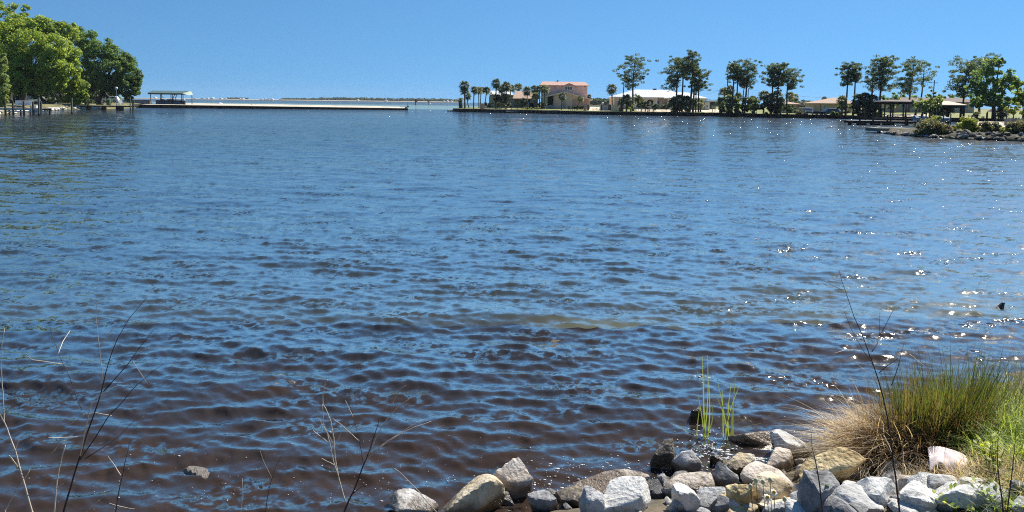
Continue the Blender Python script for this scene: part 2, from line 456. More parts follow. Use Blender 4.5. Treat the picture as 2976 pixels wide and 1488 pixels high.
# leaves
M['oak light'] = foliage('light oak leaves', (0.13, 0.205, 0.03), (0.29, 0.38, 0.07), 0.5, warm=(0.40, 0.42, 0.10))
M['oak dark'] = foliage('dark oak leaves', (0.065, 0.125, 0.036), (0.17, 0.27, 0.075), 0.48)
M['pale leaf'] = foliage('pale leaves', (0.16, 0.22, 0.06), (0.30, 0.37, 0.13), 0.42)
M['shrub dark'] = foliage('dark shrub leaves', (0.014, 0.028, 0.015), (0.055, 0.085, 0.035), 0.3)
M['shrub mid'] = foliage('green shrub leaves', (0.055, 0.095, 0.03), (0.15, 0.20, 0.065), 0.4)
M['yellow leaf'] = foliage('yellow green leaves', (0.16, 0.21, 0.03), (0.34, 0.37, 0.07), 0.42)
M['pine'] = foliage('pine needles', (0.05, 0.092, 0.05), (0.135, 0.185, 0.095), 0.4, warm=(0.19, 0.20, 0.11))
M['palm'] = foliage('palm fronds', (0.03, 0.058, 0.032), (0.095, 0.135, 0.065), 0.3, warm=(0.2, 0.18, 0.11))
M['palm pale'] = foliage('pale palm fronds', (0.08, 0.11, 0.045), (0.19, 0.22, 0.10), 0.35, warm=(0.27, 0.23, 0.12))
M['broad'] = foliage('broad tree leaves', (0.085, 0.15, 0.055), (0.21, 0.30, 0.10), 0.46)
M['marsh'] = foliage('marsh shrub leaves', (0.07, 0.075, 0.035), (0.22, 0.22, 0.10), 0.35, warm=(0.30, 0.26, 0.14))
M['far wood'] = foliage('far wood leaves', (0.035, 0.065, 0.03), (0.09, 0.125, 0.05), 0.25)

# ================================================================== LAND
def poly_land(name, front, back, zf, n=60, m=18, skirt=1.6):
    """sheet between a front line and a back line of (X, Y); zf(t across 0..1, X, Y, distance from the front)"""
    front = np.array(front, float); back = np.array(back, float)
    def resample(P, n):
        d = np.concatenate([[0], np.cumsum(np.hypot(*np.diff(P, axis=0).T))]); t = np.linspace(0, d[-1], n)
        return np.stack([np.interp(t, d, P[:, 0]), np.interp(t, d, P[:, 1])], -1)
    A = resample(front, n); B = resample(back, n)
    rows = []
    rows.append(np.column_stack([A, np.full(n, -skirt)]))
    for t in np.linspace(0, 1, m) ** 1.4:
        P = A + (B - A) * t
        d = np.hypot(*(P - A).T)
        rows.append(np.column_stack([P, zf(t, P[:, 0], P[:, 1], d)]))
    rows.append(np.column_stack([B, np.full(n, -skirt)]))
    V = np.concatenate(rows); k = len(rows)
    idx = np.arange(n * k).reshape(k, n)
    Fq = np.stack([idx[:-1, :-1], idx[:-1, 1:], idx[1:, 1:], idx[1:, :-1]], -1).reshape(-1, 4)
    return mesh_np(name, V, Fq, smooth=False)
def xy(p): return (p.x, p.y)
def pix(pts, z=0.0): return [xy(gp(a, b, z)) for a, b in pts]

# right-hand land, behind its sea wall
RW = [(1318, 323.6), (1330, 325), (1500, 328.5), (1650, 332), (1737, 333.6), (1900, 335.8), (2111, 338.4), (2236, 341.5), (2400, 344), (2520, 347.5), (2700, 353), (3150, 362)]
RWp = np.array(pix(RW))
def right_front_y(X): return np.interp(X, RWp[:, 0], RWp[:, 1])
def right_z(X, Y):
    d = np.maximum(np.asarray(Y, float) - right_front_y(X), 0)
    return 0.80 + np.minimum(d * 0.017, 0.9) + (vnoise(np.asarray(X) / 6., np.asarray(Y) / 6., 31) - 0.5) * 0.12
def right_back(i, p):
    px = RW[i][0]
    d = float(np.interp(px, [1318, 1400, 1560, 1700, 1770, 2000, 3150], [14, 42, 62, 72, 90, 260, 420]))
    v = Vector((p[0], p[1])).normalized() * d
    return (p[0] + v.x, p[1] + v.y)
RB = [right_back(i, p) for i, p in enumerate(RWp)]
me = poly_land('island_ground', RWp * 1.0015, RB, lambda t, X, Y, d: right_z(X, Y), 140, 26)
me.materials.append(M['lawn']); tag(link('island_ground', me), kind='structure')
def patch(name, px0, px1, Y0, Y1, m, n=24, lift=0.02, zf=right_z):
    """a sheet of other ground lying a little above the land"""
    def X(px, Y): return at(px, hz(px), Y).x
    g = []
    for i in range(n):
        t = i / (n - 1)
        for j in range(n):
            s = j / (n - 1)
            wob = 1.2 * math.sin(j * 1.3) + 0.8 * math.sin(j * 2.9 + 1)
            Y = Y0 + (Y1 - Y0) * t + (wob if 0 < i < n - 1 else wob * 0.5)
            x = X(px0 + (px1 - px0) * s, Y) + 0.5 * math.sin(i * 1.7)
            g.append((x, Y, float(zf(x, Y)) + lift))
    idx = np.arange(n * n).reshape(n, n)
    Fq = np.stack([idx[:-1, :-1], idx[:-1, 1:], idx[1:, 1:], idx[1:, :-1]], -1).reshape(-1, 4)
    me = mesh_np(name, g, Fq, smooth=True); me.materials.append(m)
    return tag(link(name, me), kind='structure')
patch('sand_drive', 1700, 1770, 217, 282, M['sand'], lift=0.03)
patch('sand_lot', 1850, 2096, 213, 244, M['sand'], lift=0.03)
patch('pale_path', 1405, 1480, 232, 241, surf('pale path', (0.40, 0.33, 0.25), (0.5, 0.42, 0.32), 0.6, 0.9), lift=0.03)
patch('sand_yard', 2560, 2700, 176, 190, M['sand'], lift=0.03)

# left-hand land under the oaks
LW = [(-420, 352), (-40, 334), (60, 329), (129, 322.7), (202, 318.3), (300, 317), (352, 315.5), (395, 313.4), (425, 312.6)]
LWp = np.array(pix(LW))
def left_d(X, Y):
    X = np.asarray(X, float); Y = np.asarray(Y, float); best = np.full(X.shape, 1e9)
    for a, b in zip(LWp[:-1], LWp[1:]):
        e = b - a; t = np.clip(((X - a[0]) * e[0] + (Y - a[1]) * e[1]) / (e @ e), 0, 1)
        best = np.minimum(best, np.hypot(X - a[0] - t * e[0], Y - a[1] - t * e[1]))
    return best
def left_z(X, Y):
    d = left_d(X, Y)
    return 0.05 + np.minimum(d * 0.30, 1.05) + np.minimum(d * 0.012, 0.5) + (vnoise(np.asarray(X) / 5., np.asarray(Y) / 5., 33) - 0.5) * 0.15
LB = [(p[0] - 75 + 5 * i, p[1] + 75 - (0 if i < 6 else 12 * (i - 5))) for i, p in enumerate(LWp)]
me = poly_land('left_bank', LWp, LB, lambda t, X, Y, d: left_z(X, Y), 90, 20)
me.materials.append(surf('left bank', (0.06, 0.06, 0.025), (0.24, 0.22, 0.09), 0.4, 0.95, 0.4, 6)); tag(link('left_bank', me), kind='structure')

# sand jetty with its dark wall
JF = [(388, 313.2), (560, 314.6), (800, 316.7), (1000, 318.5), (1150, 319.7), (1186, 320.0)]
JFp = np.array(pix(JF))
JB = [(p[0] * 1.0 - 2, p[1] + d) for p, d in zip(JFp, (44, 46, 46, 42, 22, 3))]
def jetty_top(X): return np.interp(X, [JFp[0, 0], JFp[-1, 0]], [0.92, 0.52])
me = poly_land('sand_jetty', JFp + np.array([0, 0.3]), JB, lambda t, X, Y, d: jetty_top(X) - 0.02 + 0.38 * math.sin(min(t * 1.5, 1) * math.pi / 2) + (vnoise(X / 5., Y / 5., 41) - 0.5) * 0.12, 90, 16)
me.materials.append(M['jetty sand']); tag(link('sand_jetty', me), kind='structure')

def wall_along(name, label, P, z_of, thick=0.35, mat_=None, cap_mat=None, posts=0, post_mat=None, cat='sea wall', panel=0):
    """a low timber sea wall: boards panel by panel, a cap along the top, piles in front"""
    P = [Vector((a, b)) for a, b in P]
    t = thing(name, label, cat, (P[0].x, P[0].y, 0)); o = Vector((P[0].x, P[0].y, 0))
    L_ = [0.0]
    for a, b in zip(P[:-1], P[1:]): L_.append(L_[-1] + (b - a).length)
    def pt(s):
        for i in range(len(P) - 1):
            if s <= L_[i + 1] + 1e-6:
                return P[i].lerp(P[i + 1], (s - L_[i]) / (L_[i + 1] - L_[i])), (P[i + 1] - P[i]).normalized()
        return P[-1], (P[-1] - P[-2]).normalized()
    n = panel or max(len(P) - 1, 6)
    for i in range(n):
        s0, s1 = L_[-1] * i / n, L_[-1] * (i + 1) / n - (0.03 if panel else -0.01)
        (a, da), (b, db) = pt(s0), pt(s1)
        nn = Vector((da.y, -da.x)); mb = MB()
        off = 0.03 * (i % 2) if panel else 0
        q = [a + nn * off, b + nn * off, b - nn * thick, a - nn * thick]
        mb.hexa([(v.x - o.x, v.y - o.y, -1.4) for v in q], [(v.x - o.x, v.y - o.y, z_of(v.x)) for v in q])
        mb.build('panel' if panel else 'wall_board', mat_, t)
    mb = MB(); ns = 40
    for i in range(ns):
        (a, da), (b, db) = pt(L_[-1] * i / ns), pt(L_[-1] * (i + 1) / ns)
        nn = Vector((da.y, -da.x))
        q = [a + nn * .09, b + nn * .09, b - nn * (thick + .05), a - nn * (thick + .05)]
        mb.hexa([(v.x - o.x, v.y - o.y, z_of(v.x) + 0.003) for v in q], [(v.x - o.x, v.y - o.y, z_of(v.x) + .09) for v in q])
    mb.build('cap', cap_mat or mat_, t)
    for i in range(posts):
        a, da = pt(L_[-1] * (i + 0.5) / posts); nn = Vector((da.y, -da.x)); a = a + nn * 0.18
        p = MB().lathe([(0.12, -1.4), (0.12, z_of(a.x) - 0.05), (0.10, z_of(a.x) + 0.02)], (0, 0, 0), 7).build('pile', post_mat or mat_, t)
        p.location = (a.x - o.x, a.y - o.y, 0)
    return t
wall_along('jetty_wall', 'long dark board wall facing the water along the pale sand jetty', JFp, lambda x: float(jetty_top(x)), 0.3, M['tarred'], M['tarred'], 0)
wall_along('sea_wall', 'dark panelled sea wall with pale piles below the palms and pink house', RWp[:4] - np.array([0, .0]), lambda x: 0.84, 0.35, M['tarred'], M['tarred'], 34, surf('pale pile', (0.10, 0.095, 0.10), (0.2, 0.19, 0.19), 3, 0.85), panel=32)
wall_along('sea_wall', 'low black sea wall running below the pines to the dark pier', RWp[3:10], lambda x: 0.80, 0.35, M['tarred'], M['dark deck'], 0, panel=28)
wall_along('sea_wall', 'dark sea wall behind the covered boats on the far right', RWp[9:], lambda x: 0.80, 0.35, M['tarred'], M['tarred'], 0, panel=12)

# ------------------------------------------------------------------ far shores
def leaf_quads(C, S, rng, aspect=0.62, up=0.3, out=None):
    """one leaf-shaped quad per centre; S sizes"""
    n = len(C)
    nrm = rng.normal(size=(n, 3)); nrm[:, 2] += up * 2
    if out is not None: nrm += out
    nrm /= np.linalg.norm(nrm, axis=1)[:, None] + 1e-9
    a = np.cross(nrm, rng.normal(size=(n, 3))); a /= np.linalg.norm(a, axis=1)[:, None] + 1e-9
    b = np.cross(nrm, a)
    S = np.asarray(S)[:, None]
    a = a * S; b = b * S * aspect
    V = np.stack([C - a, C - b + a * 0.1, C + a, C + b + a * 0.1], 1).reshape(-1, 3)
    F4 = np.arange(4 * n).reshape(n, 4)
    return V, F4
def leaf_mesh(name, C, S, rng, m, **k):
    V, Fq = leaf_quads(C, S, rng, **k)
    me = mesh_np(name, V, Fq); me.materials.append(m); return me

def far_land(name, Y, px0, px1, depth, z, m):
    A = [(at(px, hz(px), Y).x, Y + 6 * math.sin(px * .02)) for px in np.linspace(px0, px1, 30)]
    B = [(x * (Y + depth) / Y, y + depth) for x, y in A]
    me = poly_land(name, A, B, lambda t, X, Yy, d: z * np.minimum(0.3 + t * 1.5, 1) + 0 * X, 30, 6)
    me.materials.append(m); tag(link(name, me), kind='structure')
far_land('far_beach', 2050, -200, 1330, 130, 2.6, surf('far beach sand', (.30, .27, .21), (.38, .34, .27), .02, .95))
far_land('far_marsh', 760, 1560, 3300, 300, 2.2, surf('marsh grass', (0.12, 0.13, 0.06), (0.22, 0.21, 0.11), 0.05, 0.95))
def far_wood(name, Y, spans, size, per, seed, dy=60):
    rng = np.random.RandomState(seed); C = []; S = []
    for px0, px1, htop in spans:
        n = int((px1 - px0) * per)
        for i in range(n):
            px = rng.uniform(px0, px1); y = Y + rng.uniform(10, dy)
            x = at(px, hz(px), y).x
            hh = htop * (0.55 + 0.45 * float(vnoise(px / 6.0, 0.3, seed)) + 0.25 * (float(vnoise(px / 2.1, 7.3, seed)) - .5))
            r = hh * 0.5; k = 9
            d = rng.normal(size=(k, 3)); d /= np.linalg.norm(d, axis=1)[:, None]
            C.append(np.array([x, y, 2 + hh * 0.55]) + d * np.array([r * 1.2, r, hh * 0.45]) * (rng.uniform(0.3, 1, (k, 1)) ** 0.5)); S.append(np.full(k, size) * rng.uniform(.6, 1.3, k))
    me = leaf_mesh(name, np.concatenate(C), np.concatenate(S), rng, M['far wood'], aspect=0.8)
    return tag(link(name, me), kind='stuff')
far_wood('far_trees', 2110, [(930, 1330, 9), (660, 720, 4), (820, 930, 5)], 2.6, 1.6, 4)
far_wood('far_woods', 790, [(1690, 1800, 7.0), (2030, 2110, 6), (2290, 2480, 7.0)], 1.7, 5.0, 6, 160)

# small pale buildings on the far beach
rng = np.random.RandomState(12)
def far_house(px, w, h, i):
    Y = 2085; p = at(px, hz(px), Y)
    t = thing('far_house', 'tiny white beach house on the far shore under the horizon', 'house', (p.x, Y, 2.0), rng.uniform(-.3, .3), 'white beach houses on the far shore')
    MB().box(-w / 2, -4, 0, w / 2, 4, h).build('wall', M['white'], t)
    MB().prism([(-w / 2 - .4, h), (w / 2 + .4, h), (0, h + 1.3)], -4.4, 4.4).build('roof', M['white'], t)
for i, px in enumerate((452, 566, 588, 604, 618, 642, 655, 700, 706, 760, 772, 778, 790, 815, 1040, 1122, 1290, 1300, 1312)):
    far_house(px, rng.uniform(5, 9), rng.uniform(1.2, 2.6), i)
# ================================================================== TREES
def sphere_dirs(n, rng):
    d = rng.normal(size=(n, 3)); return d / np.linalg.norm(d, axis=1)[:, None]

def broadleaf(name, label, cat, base, lobes, m, leaf=0.30, clumps=16, per=55, seed=1, trunk_r=0.35, limbs=True, bark=None, droop=0.0, group=None, clump_r=0.36, extra_trunks=(), flat=0.75):
    """base: (px, py, Y); lobes: (px, py, r_px, dY, rz/rx): real balls of foliage standing round the trunk"""
    rng = np.random.RandomState(seed)
    bx, by, Y = base
    b = at(bx, by, Y)
    root = thing(name, label, cat, b, 0, group)
    C = []; S = []; O = []
    cen = []
    for lb in lobes:
        px, py, rp, dY = lb[:4]; q = lb[4] if len(lb) > 4 else 0.85
        y = Y + dY; p = at(px, py, y); r = rp * sc(y)
        c = np.array([p.x - b.x, p.y - b.y, p.z - b.z]); cen.append((Vector(c), r))
        nc = max(6, int(clumps * (rp / 40.0) ** 1.1))
        d = sphere_dirs(nc, rng); rad = r * rng.uniform(0.45, 1.0, (nc, 1)) ** 0.6
        cc = c + d * rad * np.array([1, 0.9, q])
        cr = r * clump_r * rng.uniform(0.6, 1.35, nc)
        for k in range(nc):
            n = int(per * rng.uniform(0.7, 1.3))
            e = sphere_dirs(n, rng); rr = rng.uniform(0.15, 1.0, (n, 1)) ** 0.5
            pts = cc[k] + e * rr * cr[k] * np.array([1.0, 1.0, flat])
            if droop: pts[:, 2] -= droop * rng.uniform(0, 1, n) ** 2 * cr[k] * 2
            C.append(pts); S.append(leaf * rng.uniform(0.55, 1.25, n)); O.append(e * 0.5 + d[k] * 0.6)
    C = np.concatenate(C); S = np.concatenate(S); O = np.concatenate(O)
    ok = C[:, 2] > 0.05
    me = leaf_mesh('crown', C[ok], S[ok], rng, m, out=O[ok], aspect=0.6)
    link('crown', me, root)
    mb = MB()
    top = sum((c for c, r in cen), Vector()) / len(cen)
    fork = Vector((top.x * 0.25, top.y * 0.25, top.z * 0.42))
    mb.tube([Vector((0, 0, -0.4)), Vector((0, 0, 0.2)), fork * 0.5, fork], [trunk_r * 1.5, trunk_r * 1.12, trunk_r * 0.9, trunk_r * 0.75], 8)
    if limbs:
        for c, r in cen:
            mid = fork.lerp(c, 0.5) + Vector((rng.uniform(-1, 1), rng.uniform(-1, 1), rng.uniform(0, 1))) * r * 0.2
            mb.tube([fork, mid, c], [trunk_r * 0.55, trunk_r * 0.34, trunk_r * 0.12], 6)
    for ex in extra_trunks:
        mb.tube([Vector((ex, 0.3, -0.4)), Vector((ex * .9, .2, fork.z * .5)), fork], [trunk_r * 0.9, trunk_r * .7, trunk_r * .5], 7)
    mb.build('trunk', bark or M['bark'], root, smooth=True)
    return root

# ---- big trees over the left bank
broadleaf('oak_tree', 'tall sparse crowned tree rising highest at the left edge of the sky', 'tree', (28, 290, 182),
          [(18, 20, 30, 0, 1.0), (42, 30, 22, 1), (-20, 30, 34, 0), (76, 30, 15, 0, 1.0), (72, 45, 12, -1), (40, 75, 32, 1), (85, 68, 22, 0), (0, 80, 40, 0)], M['oak light'], 0.24, 16, 60, 3, 0.5)
broadleaf('oak_tree', 'broad yellow green oak spreading over the white house and front dock', 'tree', (66, 300, 163),
          [(60, 85, 46, 4), (110, 78, 38, 2), (150, 88, 36, 3), (25, 100, 50, 0), (190, 92, 34, 4), (-30, 110, 55, 0), (90, 130, 52, -3), (150, 140, 50, -4), (195, 150, 34, 0), (35, 150, 55, -3),
           (205, 195, 28, 0), (180, 200, 32, -5), (140, 195, 34, -6), (60, 195, 34, -6), (0, 200, 46, -4), (95, 225, 30, -5), (160, 240, 28, -5), (40, 236, 30, -7), (72, 248, 24, -7), (122, 256, 20, -6), (20, 252, 24, -6), (58, 262, 16, -7)], M['oak light'], 0.235, 44, 88, 5, 0.55, clump_r=0.34)
broadleaf('oak_tree', 'dark green oak leaning over the lamp post at the end of the left bank', 'tree', (290, 300, 203),
          [(225, 105, 30, 6), (262, 118, 34, 3), (300, 140, 34, 0), (335, 165, 34, 0), (365, 185, 30, 0), (375, 215, 34, 0), (390, 240, 24, 0), (240, 150, 36, 4), (280, 180, 38, -1), (320, 205, 36, -3),
           (350, 240, 30, -2), (383, 262, 22, 0), (240, 200, 30, 0), (375, 280, 16, 0), (395, 225, 18, 0), (255, 230, 24, 2), (340, 262, 18, 0), (310, 235, 30, -3), (280, 240, 26, -2), (262, 252, 18, -2), (325, 258, 18, -3)], M['oak dark'], 0.25, 44, 84, 7, 0.6, clump_r=0.34, extra_trunks=(2.2,))
broadleaf('willow_tree', 'drooping yellow green tree hanging over the stones beside the tall mooring pile', 'tree', (215, 305, 168),
          [(215, 225, 22, 0, 1.2), (232, 250, 22, 0, 1.1), (205, 262, 24, 0, 1.1), (240, 275, 16, 0), (195, 288, 14, -1), (222, 288, 16, -1), (185, 235, 18, 1)], M['oak light'], 0.20, 40, 90, 9, 0.16, droop=0.35)
broadleaf('shrub_tree', 'pale green leafy shrub filling the left edge beside the white bench', 'tree', (-8, 314, 139),
          [(-10, 185, 26, 0), (5, 170, 16, 0), (-5, 225, 24, 0), (8, 255, 18, 0), (10, 285, 17, 0), (-14, 280, 26, 0), (0, 300, 16, 0)], M['pale leaf'], 0.17, 44, 100, 11, 0.14)
broadleaf('bush', 'small grey green bush on the left bank between willow and pier', 'bush', (247, 308, 176),
          [(240, 296, 11, 0), (252, 298, 9, 0), (247, 289, 9, 0)], M['shrub mid'], 0.2, 14, 40, 13, 0.06)
def bush(label, px, py, Y, blobs, m, seed, leaf=0.24, per=40, group=None, name='bush', cat='bush', clumps=26):
    return broadleaf(name, label, cat, (px, py, Y), blobs, m, leaf, clumps, per, seed, 0.05, limbs=False, group=group, clump_r=0.5)
# dark growth in the shade under the oaks
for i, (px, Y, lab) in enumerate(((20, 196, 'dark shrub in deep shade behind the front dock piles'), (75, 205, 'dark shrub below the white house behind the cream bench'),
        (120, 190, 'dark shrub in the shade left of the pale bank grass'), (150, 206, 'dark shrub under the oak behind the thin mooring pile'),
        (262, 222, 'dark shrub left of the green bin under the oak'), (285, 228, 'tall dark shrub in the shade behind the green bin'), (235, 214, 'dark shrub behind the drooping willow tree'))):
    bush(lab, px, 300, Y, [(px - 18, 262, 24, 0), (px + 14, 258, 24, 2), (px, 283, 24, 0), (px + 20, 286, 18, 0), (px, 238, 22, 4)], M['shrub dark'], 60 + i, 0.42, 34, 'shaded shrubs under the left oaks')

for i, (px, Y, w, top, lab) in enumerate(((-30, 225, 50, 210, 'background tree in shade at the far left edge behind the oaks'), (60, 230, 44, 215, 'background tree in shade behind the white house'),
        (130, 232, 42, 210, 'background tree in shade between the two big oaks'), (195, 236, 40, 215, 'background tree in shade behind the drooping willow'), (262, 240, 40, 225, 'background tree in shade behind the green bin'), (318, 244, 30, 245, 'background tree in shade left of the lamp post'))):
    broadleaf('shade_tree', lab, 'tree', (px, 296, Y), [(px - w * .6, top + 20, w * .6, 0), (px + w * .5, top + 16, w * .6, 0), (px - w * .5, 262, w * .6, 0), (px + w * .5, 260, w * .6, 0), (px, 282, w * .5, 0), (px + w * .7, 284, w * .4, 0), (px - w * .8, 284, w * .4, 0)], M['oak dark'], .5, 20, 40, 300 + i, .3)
# ---- pines
def pine(label, px0, py0, px1, py1, Y, half, low, seed, dens=1.0, side=None, name='pine_tree', sparse=False):
    """(px0, py0) foot, (px1, py1) tip, half: crown half width in pixels, low: row of the lowest crown clump"""
    rng = np.random.RandomState(seed)
    b = at(px0, py0, Y); tp = at(px1, py1, Y); s = sc(Y)
    root = thing(name, label, 'tree', b, 0, 'pines standing along the far shore')
    H = tp - b
    bend = Vector((rng.uniform(-1, 1) * .25, rng.uniform(-1, 1) * .3, 0))
    def axis(t): return H * t + bend * math.sin(math.pi * t) * 1.6
    mb = MB(); r0 = 0.0155 * H.z + 0.03
    mb.tube([axis(0) - Vector((0, 0, .4))] + [axis(t) for t in (0.15, 0.4, 0.65, 0.85, 0.97)], [r0 * 1.25, r0, r0 * .85, r0 * .66, r0 * .42, r0 * .16], 8)
    zl = (at(px1, low, Y).z - b.z) / H.z
    C = []; S = []; O = []
    n = int((12.5 if not sparse else 9) * dens * (0.6 + half / 40))
    for i in range(n):
        u = (i + rng.uniform(0, 1)) / n               # 0 lowest .. 1 top
        t = zl + (1.0 - zl) * u
        prof = (0.55 + 0.75 * u) if u < 0.5 else (0.925 * math.sqrt(max(0.0, 1 - ((u - .5) / .52) ** 2)) + 0.1)
        reach = half * s * prof * rng.uniform(0.45, 0.95)
        a = i * 2.4 + rng.uniform(-.5, .5)
        if side is not None and u < 0.35 and rng.uniform() < .7: a = side + rng.uniform(-.5, .5)
        ax = axis(min(t, .98)); c = ax + Vector((math.cos(a) * reach, math.sin(a) * reach, reach * 0.14))
        st = axis(max(t - reach / H.z * 0.55, zl * .55))
        mid = st.lerp(c, .55) + Vector((0, 0, -reach * .08))
        mb.tube([st, mid, c], [r0 * .26, r0 * .17, r0 * .06], 5, cap=False)
        for q in range(rng.randint(3, 6)):
            cc = np.array(c) + rng.normal(size=3) * np.array([.7, .7, .34]) * (0.7 + 0.02 * half)
            rr = rng.uniform(.38, .85) * (0.55 + half * .011)
            k = int(rng.uniform(40, 75) * (0.7 if sparse else 1))
            d = sphere_dirs(k, rng)
            C.append(cc + d * rr * np.array([1, 1, .55]) * rng.uniform(.3, 1, (k, 1)) ** .6); S.append(rng.uniform(.11, .24, k)); O.append(d * .4)
        for q in range(rng.randint(1, 4)):      # tufts along the limb
            cc = np.array(st.lerp(c, rng.uniform(.4, .9))) + np.array([rng.normal() * .3, rng.normal() * .3, .25]); k = 40
            d = sphere_dirs(k, rng); C.append(cc + d * np.array([.62, .62, .34])); S.append(rng.uniform(.1, .2, k)); O.append(d * .4)
    mb.build('trunk', M['pine bark'], root, smooth=True)
    me = leaf_mesh('crown', np.concatenate(C), np.concatenate(S), rng, M['pine'], out=np.concatenate(O), aspect=0.42)
    link('crown', me, root)
    return root
PI = math.pi
pine('lone wide crowned pine beside the leaning pole left of the white roof', 1840, 324, 1846, 168, 216, 44, 252, 21, 1.35, PI)
pine('pine on the left of the cluster, low limb reaching left over the white roof', 1966, 326, 1973, 172, 212, 40, 258, 22, 1.25, PI)
pine('pine with dense dark crown right beside the left pine of the cluster', 1982, 326, 1988, 173, 214, 30, 225, 23, 1.0)
pine('tallest pine of the whole shore, narrow top above its cluster', 2003, 330, 2013, 152, 211, 27, 212, 24, 1.1)
pine('slim pine trunk just right of the tallest pine', 2013, 331, 2016, 176, 213, 19, 240, 25, .8)
pine('short pine with loose crown at the right of the tall cluster', 2030, 332, 2034, 206, 210, 28, 262, 26, 1.0)
pine('slender pine standing at far right of the tall cluster by the dark box', 2022, 332, 2026, 232, 209, 18, 268, 27, .8)
pine('left pine of the middle pair beside the bare pole', 2124, 332, 2134, 186, 204, 26, 232, 28, 1.0)
pine('thin pine close behind the left pine of the middle pair', 2136, 330, 2142, 194, 206, 22, 240, 29, .8)
pine('tall round crowned pine in the middle of the far shore', 2163, 330, 2173, 177, 203, 34, 250, 30, 1.3)
pine('leaning pine trunk left of the tall round crowned pine', 2158, 330, 2168, 226, 205, 18, 255, 31, .7)
pine('left pine of the three above the dark palm thicket', 2240, 330, 2243, 196, 199, 28, 252, 32, 1.1)
pine('central tallest pine of the three above the dark palm thicket', 2256, 330, 2270, 188, 198, 30, 250, 33, 1.2)
pine('right pine of three with lopsided crown over the brown roof', 2288, 328, 2297, 202, 197, 34, 258, 34, 1.1, 0)
pine('leftmost slim pine of the right hand group over the tan house', 2457, 336, 2466, 189, 178, 23, 246, 35, 1.0)
pine('slim straight pine just right of the leftmost one in that group', 2478, 338, 2487, 189, 177, 19, 236, 36, .9)
pine('sparse open pine with one drooping lower limb left of the darkest pine', 2526, 330, 2537, 174, 180, 26, 258, 37, .8, PI, sparse=True)
pine('darkest heavy crowned pine above the dark roofed boathouse pier', 2554, 338, 2574, 167, 176, 32, 262, 38, 1.9)
pine('pine with bent trunk behind the long brown roof', 2640, 322, 2658, 176, 192, 40, 276, 39, 1.25, PI)
pine('pale thin pine right of the bent pine behind the brown roof', 2672, 322, 2687, 188, 200, 26, 256, 40, .8, sparse=True)
pine('tall open pine left of the big leafy tree', 2796, 326, 2812, 178, 160, 42, 282, 41, 1.3, PI)
pine('pine crown peeping out above the big leafy tree', 2846, 326, 2862, 170, 170, 32, 225, 42, 1.2)

# ---- palms
def palm_crown_mesh(seed, fronds=30, R_=1.0, droop=1.0, blades=11, feather=False):
    rng = np.random.RandomState(seed); V = []; Fq = []
    def quad(a, b, c, d):
        k = len(V); V.extend([a, b, c, d]); Fq.append((k, k + 1, k + 2, k + 3))
    for i in range(fronds):
        az = i * 2.39996 + rng.uniform(-.2, .2)
        el = math.radians(78 - 118 * ((i + .5) / fronds) ** 0.9 * droop + rng.uniform(-8, 8))
        d = Vector((math.cos(az) * math.cos(el), math.sin(az) * math.cos(el), math.sin(el)))
        sd = Vector((-math.sin(az), math.cos(az), 0)); up = d.cross(sd) * -1
        if up.z < 0 and el > 0: up = -up
        pet = R_ * rng.uniform(.42, .6)
        e = d * pet + Vector((0, 0, -pet * .08))
        w = sd * 0.022 * R_
        quad(Vector((0, 0, 0)) - w, Vector((0, 0, 0)) + w, e + w, e - w)
        if feather:                                   # long arching feather frond
            for q in range(9):
                t0 = (q + .5) / 9; p = d * (R_ * 1.5 * t0) + Vector((0, 0, -R_ * .9 * t0 * t0))
                for sgn in (-1, 1):
                    tip = p + (sd * sgn * .75 + d * .5 + Vector((0, 0, -.25))) * R_ * .42 * (1 - .5 * t0)
                    ww = d * .05 * R_; quad(p - ww, p + ww, tip + ww * .3, tip - ww * .3)
            continue
        for j in range(blades):
            a = math.radians(-105 + 210 * j / (blades - 1)) + rng.uniform(-.06, .06)
            L_ = R_ * rng.uniform(.50, .66) * (1 - .25 * abs(a) / 1.83)
            dr = d * math.cos(a) + sd * math.sin(a)
            nn = (up * math.cos(a) * .6).normalized() if up.length else up
            sw = dr.cross(up).normalized() * 0.058 * R_
            m1 = e + dr * L_ * .55 + up * 0.03; tp = e + dr * L_ + Vector((0, 0, -L_ * rng.uniform(.25, .6)))
            quad(e - sw * .35, e + sw * .35, m1 + sw, m1 - sw)
            quad(m1 - sw, m1 + sw, tp + sw * .15, tp - sw * .15)
    return V, Fq
PALM = []
for i in range(5):
    V, Fq = palm_crown_mesh(100 + i, 30, 1.0, (1.0, .92, 1.08, .85, 1.1)[i])
    for mt in ('palm', 'palm pale'):
        me = mesh_np('crown', V, np.array(Fq)); me.materials.append(M[mt]); PALM.append(me)
V, Fq = palm_crown_mesh(140, 34, 1.0, .85, feather=True)
FEATHER = mesh_np('crown', V, np.array(Fq)); FEATHER.materials.append(M['palm pale'])
